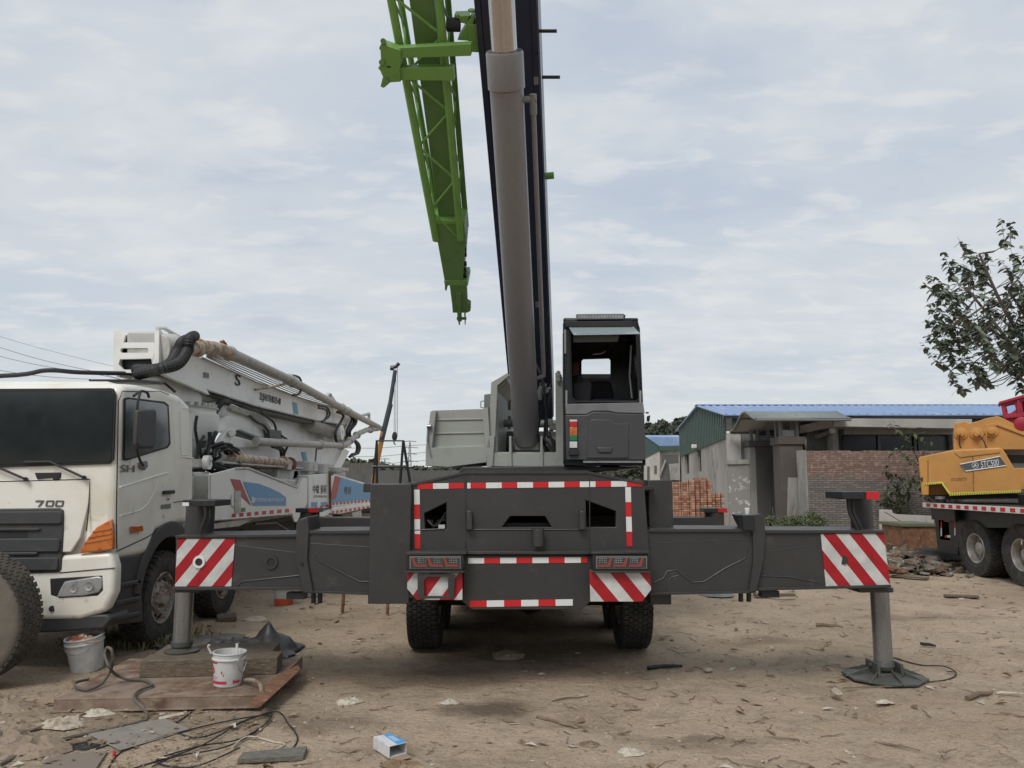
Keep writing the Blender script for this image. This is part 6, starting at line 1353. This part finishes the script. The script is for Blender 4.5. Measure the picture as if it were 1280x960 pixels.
# short flaking wall left of the gate
w0=P(909,577,28.3); w1=P(941,577,27.4)
w0.x=7.75; w1.x=P(938,600,27.25).x
m=MB(); m.prism([(w0.x,27.75,-.02),(w1.x,27.3,-.02),(w1.x,27.3,2.45),(w0.x,27.75,2.45)],(.03,.22,0)); fw=m.build('boundary_wall',M['conc_flake'],label='short flaking plaster wall between warehouse corner and gateway',cat='wall',bevel=.01)
m=MB(); m.prism([(w0.x-.03,27.68,2.452),(w1.x,27.24,2.452),(w1.x,27.24,2.62),(w0.x-.03,27.68,2.62)],(.04,.34,0)); m.build('wall_coping',M['conc'],fw,bevel=.01)
for o in list(bpy.data.objects):
    if o.name=='wall_coping': pass
# warehouse
XG=7.8; Yn=28.0; Yf_=35.6; ze=4.26; zr=4.93; xe=30
wh=thing('warehouse','long grey warehouse with blue sheet roof and green corrugated gable','warehouse',(18,32,0))
def pg(u,v): return S(u,v,XG)
gab=[(XG,Yn,0),(XG,Yn,3.45),(XG,Yf_,3.0),(XG,Yf_,0)]
wn=[[S(u,v,XG) for u,v in q] for q in([(855.5,568),(861,566.5),(861.5,592),(856,592.5)],[(871,563),(876,562),(877,589),(872,590)])]
MB().prism(gab,(.22,0,0),wn).build('gable_wall',M['conc'],wh)
m=MB(); 
for q in wn: m.prism([p+Vector((.12,0,0)) for p in q],(.02,0,0))
m.build('window',M['darkwin'],wh)
MB().box(XG,XG+.5,Yn-.12,Yn,0,3.6).build('corner_pier',M['conclight'],wh)
m=MB(); n=60; 
for k in range(n):
    y0=Yn+(Yf_-Yn)*k/n; y1=Yn+(Yf_-Yn)*(k+1)/n
    f=lambda y:ze+(zr-ze)*(1-abs(y-31.8)/3.8); g_=lambda y:3.45-.45*(y-Yn)/(Yf_-Yn)
    dx_=.03 if k%2 else 0
    m.prism([(XG-.03-dx_,y0,g_(y0)-.05),(XG-.03-dx_,y1,g_(y1)-.05),(XG-.03-dx_,y1,f(y1)-.02),(XG-.03-dx_,y0,f(y0)-.02)],(.05,0,0))
m.build('gable_cladding',M['corr'],wh,smooth=10)
MB().box(XG+.5,xe,Yn,Yn+.2,0,3.7).build('front_wall',M['conclight'],wh)
m=MB()
for k in range(110):
    x0=XG+.2+.2*k; 
    if x0>xe: break
    m.box(x0,x0+.1,Yn-.16-(.025),Yn-.11,3.62,ze-.04); m.box(x0+.1,x0+.2,Yn-.16,Yn-.11,3.62,ze-.04)
m.build('eave_cladding',M['corr'],wh,smooth=10)
m=MB()
for k in range(75):
    x0=XG-.15+.3*k
    m.prism([(x0,Yn-.35,ze-.02),(x0+.08,Yn-.35,ze+.03),(x0+.16,Yn-.35,ze-.02),(x0+.3,Yn-.35,ze-.02),(x0+.3,Yn-.35,ze-.05),(x0,Yn-.35,ze-.05)],(0,4.15,zr-ze+.06))
m.prism([(XG-.15,31.8,zr+.0),(XG-.15,35.95,ze-.1),(XG-.15,35.95,ze-.06),(XG-.15,31.8,zr+.05)],(xe-XG,0,0))
m.build('roof',M['roofblue'],wh,smooth=10)
m=MB(); m.box(XG-.17,xe,31.66,31.94,zr+.02,zr+.075); m.build('ridge_cap',M['roofedge'],wh); m=MB(); m.box(XG-.17,xe,Yn-.34,Yn-.30,ze-.16,ze-.06); m.build('eave_shade_strip',M['darkwin'],wh)  # dark trim strip carries the shade under the eave in its colour
m=MB(); c=S(872,558,XG); m.box(XG-.25,XG,c.y-.08,c.y+.08,c.z-.08,c.z+.08); m.build('wall_lamp',M['tapewhite'],wh,bevel=.03)
m=MB(); m.box(P(925,560,27.98).x,P(1005,560,27.98).x,27.93,27.99,2.6,3.9); m.build('dark_doorway',M['darkwin'],wh)
m=MB(); m.box(P(926,560,27.9).x+.03,P(944,560,27.9).x,27.85,27.92,0,3.6); m.build('shutter_post',M['mask'],wh)
# office block right of gate
of=thing('office_block','low pale office block with flat overhanging slab and wide dark window','office',(14,27,0))
Yo=26.3
def bx(u0,u1,v0,v1,Y,d,mt,nm,par=of,bv=.01): a=P(u0,v0,Y); b=P(u1,v1,Y); return MB().box(a.x,b.x,Y,Y+d,b.z,a.z).build(nm,mt,par,bevel=bv)
m=MB(); a=P(1040,523,25.4); b=P(1205,536,25.4)
m.prism([P(1043,523,25.3),P(1215,524,25.3),P(1215,536,25.3),P(1041,533,25.3)],(0,2.4,0))
m.prism([P(1005,531,26.6),P(1041,523,25.3),P(1041,533,25.3),P(1012,540,26.6)],(0,.0,.0)+Vector((0,1.2,0)) if False else Vector((0,1.2,0)))
m.build('roof_slab',M['conclight'],of,bevel=.01)
bx(1040,1055,533,680,Yo,.5,M['conclight'],'column'); bx(1055,1245,533,543,Yo+.06,.4,M['conclight'],'lintel'); bx(1190,1250,543,680,Yo+.06,.4,M['conclight'],'wall'); 
bx(1053,1192,543,566,Yo+.35,.05,M['darkwin'],'window'); bx(1053,1192,566,680,Yo+.1,.3,M['conclight'],'wall')
m=MB()
for u in(1098,1143): a=P(u,543,Yo+.3); m.box(a.x-.04,a.x+.04,Yo+.27,Yo+.34,P(0,566,Yo).z,a.z)
m.build('window_frame',M['mask'],of)
bx(1147,1188,545,566,Yo+.3,.02,pmat('green_grey_pane',(.07,.09,.08),.2),'pane')
m=MB(); m.prism([P(1010,562,27.2),P(1040,562,27.2),P(1040,535,27.2),P(1010,540,27.2)],(0,.1,0)); m.prism([P(1023,543,26.6),P(1040,536,26.4),P(1040,541,26.4),P(1023,548,26.6)],(0,.3,0)); m.build('side_wall',M['conc'],of)
m=MB(); c=P(1041,534,25.9); m.box(c.x-.06,c.x+.06,25.85,26.25,c.z-.0,c.z+.1); m.lathe([(0,-.22),(.08,-.2),(.10,-.12),(.10,0),(.0,.02)],(c.x,25.95,c.z),UP,16); m.build('security_camera',M['tapewhite'],label='white dome security camera under the office roof slab',cat='security camera')
# small far building
fb=thing('small_building','small grey building with blue roof and green gable, far behind the crane cab','building',(P(820,600,46).x,48,0))
Xb=P(805,600,46).x
q=lambda pts,Y: [P(u,v,Y) for u,v in pts]
MB().prism(q([(806,600),(806,573),(825,563),(825,606),(806,606)],46),(0,.3,0)).build('gable_wall',M['conclight'],fb)
MB().prism(q([(824,564),(850,562),(850,606),(824,606)],46.1),(0,.3,0)).build('side_wall',M['conc'],fb)
MB().prism(q([(806,573),(806,549),(809,547.5),(824,557),(825,563)],45.95),(0,.1,0)).build('gable_cladding',M['corr'],fb)
MB().prism(q([(808,546.5),(850,546.5),(851,557),(824,557.5)],45.9),(0,.5,.15)).build('roof',M['roofblue'],fb)
MB().prism(q([(824,557.5),(851,557),(851,562.5),(824,563.5)],45.88),(0,.2,0)).build('eave_cladding',M['corr'],fb)
m=MB(); 
for u0,u1,v0,v1 in((809,812,583,600),(818,821,582,592)): m.prism(q([(u0,v0),(u1,v0),(u1,v1),(u0,v1)],45.96),(0,.02,0))
m.prism(q([(827,569),(848,568),(848,602),(827,602)],46.05),(0,.02,0)); m.build('opening',pmat('dull_opening',(.10,.10,.095),.8),fb)
m=MB(); m.tube(q([(832,575),(825,594)],45.9),.06,6); m.prism(q([(836,580),(850,579),(850,600),(838,600)],45.9),(0,.05,0)); m.build('porch',M['conc'],fb)
# brick pallets
random.seed(12); M['brick2']=pmat('pale_orange_brick',(.47,.29,.20),.9,bump=.2); M['brick3']=pmat('dark_orange_brick',(.29,.13,.085),.9,bump=.2)
for i,(u0,u1,vt,lb) in enumerate([(843,868,599.5,'tall pallet stack of orange bricks beside the crane, leftmost of three'),(868.5,889,599,'middle pallet stack of orange bricks, as tall as its left neighbour'),(889.5,905,616.5,'shortest pallet stack of orange bricks, nearest the warehouse')]):
    Yb=23.5+.15*i; a=P(u0,vt,Yb); b=P(u1,vt,Yb); t=thing('brick_stack',lb,'brick stack',((a.x+b.x)/2,Yb+.4,0),'brick pallets by the warehouse')
    m=MB(); rows=int((a.z-.02)/.068); nb=max(4,int(round((b.x-a.x)/.118))); wbx=(b.x-a.x)/nb
    for r in range(rows+ (1 if True else 0)):
        for k in range(nb):
            if r==rows and random.random()<.45: continue
            if r in(5,) and k in(1,nb-2): continue
            j=random.uniform(-.012,.012)
            m.mat(random.choice([0,0,1,2])); m.box(a.x+k*wbx+.005,a.x+(k+1)*wbx-.005,Yb+j,Yb+.24+j,r*.068+.004,r*.068+.060)
        if r<rows: 
            for k in range(3): m.box(a.x+random.uniform(0,.01),a.x+.11,Yb+.25+.25*k,Yb+.49+.25*k,r*.066+.003,r*.066+.062); m.box(b.x-.11,b.x-random.uniform(0,.01),Yb+.25+.25*k,Yb+.49+.25*k,r*.066+.003,r*.066+.062)
    m.box(a.x+.1,b.x-.1,Yb+.25,Yb+.95,0,a.z-.08)
    m.build('bricks',[M['brickred'],M['brick2'],M['brick3']],t)
    m=MB()
    for f_ in(.3,.7): x_=a.x+(b.x-a.x)*f_; m.box(x_-.008,x_+.008,Yb-.022,Yb-.016,0,a.z); 
    m.build('strapping',M['black'],t)
# right-hand clutter
MB().prism([P(1101,637,22),P(1115,637.5,22),P(1116,641,22),P(1121,643,22),P(1168,645,22),P(1168,664,22),P(1101,662,22)],(0,.12,0)).build('concrete_slab',M['conclight'],label='pale broken concrete slab propped against the brick wall',cat='slab',bevel=.01)
a=P(1128,658,19.5); b=P(1171,658,19.5)
rt=MB().box(a.x,b.x,19.5,20.6,.03,a.z).build('rusty_tank',M['rust'],label='rust streaked steel box standing behind the orange crane',cat='steel box',bevel=.02)
MB().box(a.x-.05,b.x+.05,19.45,20.65,a.z,a.z+.07).build('lid',pmat('mossy_lid',(.13,.14,.09),.9),rt)
MB().box(P(1103,665,20.5).x,P(1126,665,20.5).x,20.5,21,.0,P(0,664,20.5).z).build('green_crate',pmat('mossy_green',(.10,.12,.08),.9,col2=(.2,.1,.06),scale=4),label='mossy green brick block at the foot of the brick wall',cat='block',bevel=.01)
M['rub']=pmat('rubble_mix',(.26,.23,.19),.9,col2=(.12,.10,.085),scale=4,lo=.4,hi=.6,col3=(.42,.38,.33),scale3=7,lo3=.56,hi3=.66)
m=MB(); random.seed(77)
for k in range(420):
    u=random.gauss(1150,34); v=random.uniform(684,722); g=G(u,v)
    if u>1215 or u<1095: continue
    h_=max(0,.25-abs(u-1135)*.004)*random.random(); s=random.uniform(.03,.13)
    ax1=Vector((random.uniform(-1,1),random.uniform(-1,1),random.uniform(-.3,.3))).normalized(); ax2=ax1.cross(Vector((random.uniform(-.3,.3),random.uniform(-.3,.3),1))).normalized(); ax3=ax1.cross(ax2)
    m.mat(random.choice([0,0,0,1,2])); m.obox((g.x,g.y,h_+s*.3),ax1,ax2,ax3,s*random.uniform(.6,2.2),s*random.uniform(.4,1),s*random.uniform(.1,.4))
m.build('rubble',[M['rub'],M['rust'],M['wood']],kind='stuff',label='heap of rubble and scrap at the foot of the brick wall',smooth=20)
for i,(u0,v0,u1,v1,mt,lb) in enumerate([(1116,722,1160,726,'wood','pale plank lying before the rubble heap'),(1180,744,1223,746,'wood','flat plank on the dirt in front of the orange crane'),(1106,640,1140,660,'rust','rusty rod leaning on the concrete slab')]):
    a=on(u0,v0,.04) if mt=='wood' else P(u0,v0,21.8); b=on(u1,v1,.04) if mt=='wood' else P(u1,v1,21.3)
    d=(b-a).normalized(); MB().obox((a+b)/2,d,Vector((-d.y,d.x,0)),UP,(b-a).length/2,.08 if mt=='wood' else .02,.012).build('plank' if mt=='wood' else 'rod',M[mt],label=lb,cat='plank' if mt=='wood' else 'rod')
g=G(1133,706); MB().lathe([(.09,-.3),(.11,-.3),(.11,.3),(.09,.3)],(g.x,g.y,.13),(.4,-1,0),20,closed=True).build('pipe_piece',M['rust'],label='short hollow pipe piece beside the rubble',cat='pipe')
g=G(1152,716); m=MB(); crumple(m,(g.x,g.y,0),.28,.7,seed=9); m.build('black_sack',M['black'],label='crumpled black sack in front of the rubble',cat='sack')
g=G(1174,703); m=MB(); m.lathe([(0,0),(.55,0),(.6,.12),(.45,.3),(0,.32)],(g.x,g.y,0),UP,24); m.build('old_tyre',M['tyre'],label='worn tyre lying flat under the orange crane rear',cat='tyre')
g=G(968,746); MB().obox((g.x,g.y,.03),XP,YP,UP,.33,.06,.02).build('plank',M['wood'],label='pale plank on the dirt under the right outrigger beam',cat='plank')
# ---------------- vegetation
M['leaf']=pmat('dark_leaf',(.11,.14,.10),.5,col2=(.18,.21,.155),scale=5,lo=.4,hi=.6)
M['leaf2']=pmat('bush_leaf',(.055,.085,.03),.7,col2=(.11,.13,.05),scale=6,lo=.4,hi=.65)
M['farleaf']=pmat('far_tree_leaf',(.050,.062,.045),.9,col2=(.085,.095,.065),scale=1.2,lo=.4,hi=.6)
M['bark']=pmat('grey_bark',(.11,.095,.08),.9,col2=(.07,.06,.05),scale=8,bump=.4)
def leaf(m,p,d,L,w):
    d=d.normalized(); s=d.cross(Vector((random.uniform(-.4,.4),random.uniform(-.4,.4),1))).normalized()*w; dr=UP*-L*.18
    m._a([p,p+d*L*.35+s+dr*.2,p+d*L*.75+s*.6+dr*.7,p+d*L+dr*1.4,p+d*L*.75-s*.6+dr*.7,p+d*L*.35-s+dr*.2,p+d*L*.5+dr*.1-UP*w*.3],[(0,1,6),(1,2,6),(2,3,6),(3,4,6),(4,5,6),(5,0,6)])
def tree(name,lab,base,h,spread,nl,ll,lmat,seed,levels=4,group=None,lean=(0,0),zstart=.3):
    random.seed(seed); t=thing(name,lab,'tree',base,group); tb=MB(); lf=MB(); tips=[]
    def br(p,d,L,r,lev):
        pts=[p]; q=p; dd=d
        for i in range(4):
            dd=(dd+Vector((random.uniform(-.18,.18),random.uniform(-.18,.18),random.uniform(-.06,.16)))).normalized(); q=q+dd*L/4; pts.append(q)
        tb.tube(pts,[r*(1-.13*i) for i in range(5)],6 if lev<2 else 4)
        if lev>=levels-1: tips.append((pts,dd))
        if lev>=levels: return
        n=random.choice([3,4]) if lev else 6
        for i in range(n):
            k=random.choice([1,2,3,4]) if lev else 1+i%4; a=random.uniform(0,6.28); el=random.uniform(.2,1.0)
            nd=(dd*.55+Vector((math.cos(a)*spread,math.sin(a)*spread,el*.6))).normalized()
            br(pts[k],nd,L*random.uniform(.52,.72),r*.5,lev+1)
    br(Vector(base),Vector((lean[0],lean[1],1)).normalized(),h*.42,h*.016,0)
    for k in range(nl):
        pts,dd=random.choice(tips); i=random.randint(1,4); p=pts[i].lerp(pts[i-1],random.random())+Vector((random.gauss(0,.05),random.gauss(0,.05),random.gauss(0,.05)))
        a=random.uniform(0,6.28); leaf(lf,p,Vector((math.cos(a),math.sin(a),random.uniform(-.9,.25))),ll*random.uniform(.6,1.25),ll*.26*random.uniform(.7,1.2))
    tb.build('trunk',M['bark'],t,recalc=False); lf.build('crown',lmat,t,recalc=False); return t
random.seed(8)
bt=thing('broadleaf_tree','large leaved airy tree rising behind the orange crane at the right edge','tree',(14.2,18.8,0)); tb=MB(); lf=MB()
limbs=[]
tb.tube([(14.2,18.8,0),(14.1,18.8,1.3),(14.0,18.7,2.6)],[.16,.14,.12],10)
for k in range(11):
    a=2*math.pi*k/11+random.uniform(-.2,.2); e=Vector((13.7+3.0*math.cos(a)*random.uniform(.5,1),18.7+2.2*math.sin(a),random.uniform(5.0,7.6))); s0=Vector((14.05,18.75,random.uniform(1.8,2.6)))
    pts=bez([s0,s0.lerp(e,.35)+Vector((0,0,.25)),s0.lerp(e,.7)+Vector((random.uniform(-.2,.2),0,.1)),e],4); n_=len(pts); tb.tube(pts,[.07*(1-.8*i/n_)+.006 for i in range(n_)],6); limbs+=pts[4:]
cnt=0
while cnt<330:
    x,y,z=[random.uniform(-1,1) for _ in range(3)]; r=math.sqrt(x*x+y*y+z*z)
    if r>1 or r<.35: continue
    c=Vector((13.85+3.6*x,18.7+2.6*y,5.75+2.35*z))
    if noise.noise(c*.8)<-.12: continue
    b=min(limbs,key=lambda q:(q-c).length); mid=b.lerp(c,.5)+Vector((0,0,-.08)); tb.tube([b,mid,c],[.016,.011,.007],4)
    up=(Vector((c.x-13.9,c.y-18.7,0))*.18+Vector((random.uniform(-.3,.3),random.uniform(-.3,.3),.8))).normalized(); L_=random.uniform(.45,.8); tb.tube([c,c+up*L_*.5,c+up*L_],[.007,.005,.003],4); cnt+=1
    for q in range(random.randint(16,26)):
        t_=random.random(); a=random.uniform(0,6.28); leaf(lf,c+up*L_*t_,Vector((math.cos(a),math.sin(a),random.uniform(-.8,.35)-.3*(1-t_))),random.uniform(.13,.28)*(1.15-.55*t_),.075*random.uniform(.7,1.2)*(1.15-.5*t_))
tb.build('trunk',M['bark'],bt,recalc=False); lf.build('crown',M['leaf'],bt,recalc=False)
tree('sapling','thin sapling with drooping leaves in front of the office window',(P(1125,600,23.4).x,23.5,0),3.6,.7,220,.20,M['leaf2'],19,levels=2)
tree('sapling','leafy sapling against the office wall beside the orange crane',(P(1168,600,22.5).x,22.6,0),4.2,.8,420,.18,M['leaf2'],23,levels=3)
def clump(m,c,rx,ry,rz,n,s):
    for k in range(n):
        a=random.uniform(0,6.28); b=random.uniform(-.4,1)*1.57; rr=random.random()**.35
        p=Vector(c)+Vector((math.cos(a)*math.cos(b)*rx*rr,math.sin(a)*math.cos(b)*ry*rr,math.sin(b)*rz*rr)); d=Vector((random.uniform(-1,1),random.uniform(-1,1),random.uniform(-1,1))).normalized(); e=d.orthogonal().normalized()
        m._a([p+d*s*random.uniform(.6,1.3),p+e*s*random.uniform(.4,1),p-d*s*random.uniform(.6,1.3),p-e*s*random.uniform(.4,1)],[(0,1,2,3)])
random.seed(91)
# bush near gate
m=MB()
for (u,v,r) in((1004,660,.55),(1018,655,.5),(985,663,.5),(1028,663,.45),(966,668,.35),(996,668,.4)):
    c=P(u,v,23.0); clump(m,(c.x,23.2,max(.3,c.z-.18)),r,.4,.55,620,.035)
bush=thing('bush','low green bush growing between the gateway and the brick wall','bush',(P(1000,680,23).x,23.2,0)); m.build('foliage',M['leaf2'],bush,recalc=False)
m=MB(); 
for k in range(24):
    x=P(random.uniform(970,1030),660,23).x; m.tube([(x,23.2,0),(x+random.uniform(-.15,.15),23.2+random.uniform(-.2,.2),random.uniform(.5,1.1))],.008,4)
m.build('stems',M['twig'],bush)
# far trees
def fartree(u,vtop,Y,w,seed,lab,vb=602):
    random.seed(seed); c=P(u,vtop,Y); h=c.z; t=thing('far_tree',lab,'tree',(c.x,Y,0),'trees beyond the warehouse'); m=MB()
    for k in range(16): 
        a=random.uniform(-1,1); z=h*random.uniform(.35,.86); ww=w*(1-.5*z/h); clump(m,(c.x+a*ww*.8,Y+random.uniform(-1,1)*ww*.4,z),ww*.42,ww*.4,h*.15,420,.10+.003*Y)
    clump(m,(c.x,Y,h*.86),w*.3,w*.3,h*.14,420,.10+.003*Y)
    m.build('crown',M['farleaf'],t,recalc=False); MB().tube([(c.x,Y,0),(c.x,Y,h*.7)],[.3,.1],8).build('trunk',M['bark'],t)
for i,(u,vt_,Y,w,lb) in enumerate([(828,527,58,2.6,'rounded far tree above the small blue roofed building'),(848,524,60,2.2,'tallest far tree, left of the warehouse gable'),(811,530,62,2.2,'far tree right behind the operator cab edge'),(795,566,50,2.4,'low far tree seen under the operator cab'),(778,576,55,2.4,'lowest far tree beneath the cab, nearest the crane turntable')]): fartree(u,vt_,Y,w,100+i,lb)
m=MB(); random.seed(66)
for k in range(90):
    u=random.uniform(395,600); Y=random.uniform(110,170); c=P(u,random.uniform(583,596) if u>470 else random.uniform(576,590),Y); clump(m,(c.x,Y,c.z*.5),4,3,c.z*.55,130,.7)
for k in range(80):
    u=random.uniform(600,1300); Y=random.uniform(120,170); c=P(u,random.uniform(585,594),Y); clump(m,(c.x,Y,c.z*.5),5,3,c.z*.55,90,.8)
for k in range(40):
    u=random.uniform(-200,395); Y=random.uniform(110,170); c=P(u,random.uniform(575,590),Y); clump(m,(c.x,Y,c.z*.5),5,3,c.z*.55,90,.8)
for k in range(70):   # woods behind the photographer, added unseen for windshield reflections and darker crane rear
    a=random.uniform(-1,1); x=a*55; Y=-30-random.uniform(0,12); h_=random.uniform(3.2,6.5); clump(m,(x,Y,h_*.45),4.5,3,h_*.55,110,.8)
m.build('far_wood',M['farleaf'],kind='stuff',recalc=False,label='hazy line of far trees along the horizon, plus added woods behind the camera')
# far grey wall with corrugated top on the left
Yw=48
m=MB(); a=P(395,577,Yw); b=P(470,584,Yw)
m.box(a.x,b.x,Yw,Yw+.3,0,P(0,589,Yw).z)
for k in range(46):
    x=a.x+(b.x-a.x)*k/46; m.box(x+.01,x+(b.x-a.x)/46-.015,Yw-.02-(.04 if k%2 else 0),Yw+.05,P(0,589,Yw).z,P(0,578.5,Yw).z-.02*(k%3))
m.build('sheet_fence',pmat('weathered_fence',(.16,.15,.135),.9,col2=(.10,.095,.09),scale=1.5),label='grey corrugated sheet fence beyond the concrete pump truck',cat='fence')
m=MB(); m.box(P(300,600,44).x,P(640,600,44).x,44,44.3,0,P(0,588,44).z); m.build('block_wall',pmat('dark_block_wall',(.10,.10,.097),.9,col2=(.07,.07,.07),scale=2),label='long low dark block wall behind the left vehicles',cat='wall')
# pylons and lines
def pylon(u,vtop,Y,hw,lab):
    t=thing('pylon',lab,'pylon',(P(u,600,Y).x,Y,0)); c=P(u,vtop,Y); m=MB(); H_=c.z; w=H_*.085; k_=.0011*Y
    for s in(-1,1):
        for q_ in(-1,1): m.tube([(c.x+s*w,Y+q_*w,0),(c.x+s*w*.3,Y+q_*w*.3,H_*.55),(c.x+s*.1,Y+q_*.1,H_)],k_*.35,4)
    n=9
    for k in range(n):
        z0=H_*.95*k/n; z1=H_*.95*(k+1)/n; f0_=w*(1-.8*z0/H_); f1_=w*(1-.8*z1/H_); m.tube([(c.x-f0_,Y-f0_,z0),(c.x+f1_,Y-f1_,z1)],k_*.25,4); m.tube([(c.x+f0_,Y-f0_,z0),(c.x-f1_,Y-f1_,z1)],k_*.25,4)
    m.build('tower',M['pyl'],t); m=MB()
    for z,ww in((1.0,.75),(.86,1),(.72,.85),(.56,1),(.42,.7)):
        zz=H_*z; m.tube([(c.x-hw*ww,Y,zz),(c.x,Y,zz+k_*.8),(c.x+hw*ww,Y,zz)],k_*.45,4)
    m.build('cross_arm',M['pyl'],t)
M['pyl']=pmat('galvanised_steel',(.22,.23,.24),.6)
pylon(512.5,552,210,2.3,'tall lattice power pylon seen through the access frame right leg'); pylon(481,574,330,2.6,'small distant power pylon left of the taller one')
for i,(p0,p1,r) in enumerate([((-40,420,60),(112,463,60),.022),((-40,434,60),(112,466,60),.022),((-40,455,60),(112,474,60),.022),((-60,402,75),(160,462,75),.018)]):
    a=P(*p0[:2],p0[2]); b=P(*p1[:2],p1[2]); d=b-a; e=b+d*1.2; pts=[a-d*1.0+Vector((0,0,-1.5))]+[a.lerp(b,k/6)-UP*.25*math.sin(math.pi*k/6) for k in range(7)]+[e]
    MB().tube(pts,r,4).build('power_line',M['pyl'],label=('power line crossing the sky over the white cab, %s of four'%['second from the top','third from the top','lowest','topmost and faintest'][i]),cat='power line',group='power lines over the white cab')
for i,(v0,v1) in enumerate([(560,557),(571,567),(581,577),(590,586)]):
    a=P(430,v0,205); b=P(512,v1,210); MB().tube([a+(a-b)*2,a,(a+b)/2-UP*.4,b,b+(b-a)*3+UP*1],.07,4).build('power_line',M['pyl'],label='distant line strung from the tall pylon, %s of its four levels'%['top','second','third','lowest'][i],cat='power line',group='lines on the distant pylon')
# ================================================================ WORLD AND LIGHT
sc=bpy.context.scene
w=bpy.data.worlds.new('World'); sc.world=w; w.use_nodes=True; nt=w.node_tree; N=nt.nodes; L=nt.links; bg=N['Background']
sky=N.new('ShaderNodeTexSky'); sky.sky_type='NISHITA'; sky.sun_disc=False; EL=R_(50); AZ=R_(165); sky.sun_elevation=EL; sky.sun_rotation=AZ; sky.air_density=1.2; sky.dust_density=2
tc=N.new('ShaderNodeTexCoord'); sp=N.new('ShaderNodeSeparateXYZ'); L.new(tc.outputs['Generated'],sp.inputs[0])
def mth(op_,a,b=None,c=None,cl=False):
    q=N.new('ShaderNodeMath'); q.operation=op_; q.use_clamp=cl
    for i,x in enumerate((a,b,c)):
        if x is None: continue
        if isinstance(x,(int,float)): q.inputs[i].default_value=x
        else: L.new(x,q.inputs[i])
    return q.outputs[0]
zc=mth('MAXIMUM',sp.outputs['Z'],0.0); den=mth('ADD',zc,.17)
cb=N.new('ShaderNodeCombineXYZ'); L.new(mth('DIVIDE',sp.outputs['X'],den),cb.inputs[0]); L.new(mth('DIVIDE',sp.outputs['Y'],den),cb.inputs[1])
def nz(sc_,det,rough,st,off,dist=0):
    mp=N.new('ShaderNodeMapping'); mp.inputs['Scale'].default_value=st; mp.inputs['Location'].default_value=off; mp.inputs['Rotation'].default_value=(0,0,.25); L.new(cb.outputs[0],mp.inputs[0])
    n=N.new('ShaderNodeTexNoise'); n.inputs['Scale'].default_value=sc_; n.inputs['Detail'].default_value=det; n.inputs['Roughness'].default_value=rough; n.inputs['Distortion'].default_value=dist; L.new(mp.outputs[0],n.inputs['Vector']); return n.outputs[0]
def mr(x,a,b,lo=0,hi=1,sm=True):
    r=N.new('ShaderNodeMapRange'); r.interpolation_type='SMOOTHSTEP' if sm else 'LINEAR'; L.new(x,r.inputs[0]); r.inputs[1].default_value=a; r.inputs[2].default_value=b; r.inputs[3].default_value=lo; r.inputs[4].default_value=hi; return r.outputs[0]
def mx(f,a,b):
    x=N.new('ShaderNodeMix'); x.data_type='RGBA'
    if isinstance(f,float): x.inputs[0].default_value=f
    else: L.new(f,x.inputs[0])
    for i,q in((6,a),(7,b)):
        if isinstance(q,tuple): x.inputs[i].default_value=(*q,1)
        else: L.new(q,x.inputs[i])
    return x.outputs[2]
big=nz(.9,3,.5,(1,1.3,1),(3.1,1.7,0)); mid=nz(2.7,6,.52,(.8,1.25,1),(0,5,0),.3); small=nz(8.5,4,.5,(.75,1.2,1),(9,2,0),.3)
c=mx(mr(big,.36,.64),(5.4,6.0,6.75),(6.25,6.6,7.0))
c=mx(mr(mid,.46,.66,0,.7),c,(6.95,7.2,7.35))
c=mx(mr(small,.50,.68,0,.5),c,(7.6,7.65,7.5))
c=mx(mr(small,.32,.48,.30,0),c,(5.5,6.0,6.75))
c=mx(mr(mid,.30,.46,.55,0),c,(4.7,5.3,6.3))
# brighter, flatter band near the horizon
c=mx(mr(sp.outputs['Z'],.0,.22,.70,0),c,(7.0,7.3,7.25))
c=mx(mr(sp.outputs['Z'],-.05,-.005,1,0),c,(2.2,2.0,1.7))
fin=mx(.93,sky.outputs[0],c)
L.new(fin,bg.inputs['Color']); bg.inputs['Strength'].default_value=.082
sun=bpy.data.lights.new('sun','SUN'); sun.energy=1.5; sun.angle=R_(25); sun.color=(1,.96,.9); so_=bpy.data.objects.new('sun',sun); C.objects.link(so_)
# direction to the sun: from behind the camera, slightly left
az=R_(205); dirv=Vector((math.sin(az)*math.cos(EL),math.cos(az)*math.cos(EL),math.sin(EL))); so_.rotation_euler=dirv.to_track_quat('Z','Y').to_euler(); sky.sun_rotation=az
sc.view_settings.view_transform='Standard'; sc.view_settings.look='None'; sc.view_settings.exposure=.38; sc.view_settings.gamma=1; sc.view_settings.use_curve_mapping=False
sc.render.engine='CYCLES'; sc.render.resolution_x=1024; sc.render.resolution_y=768
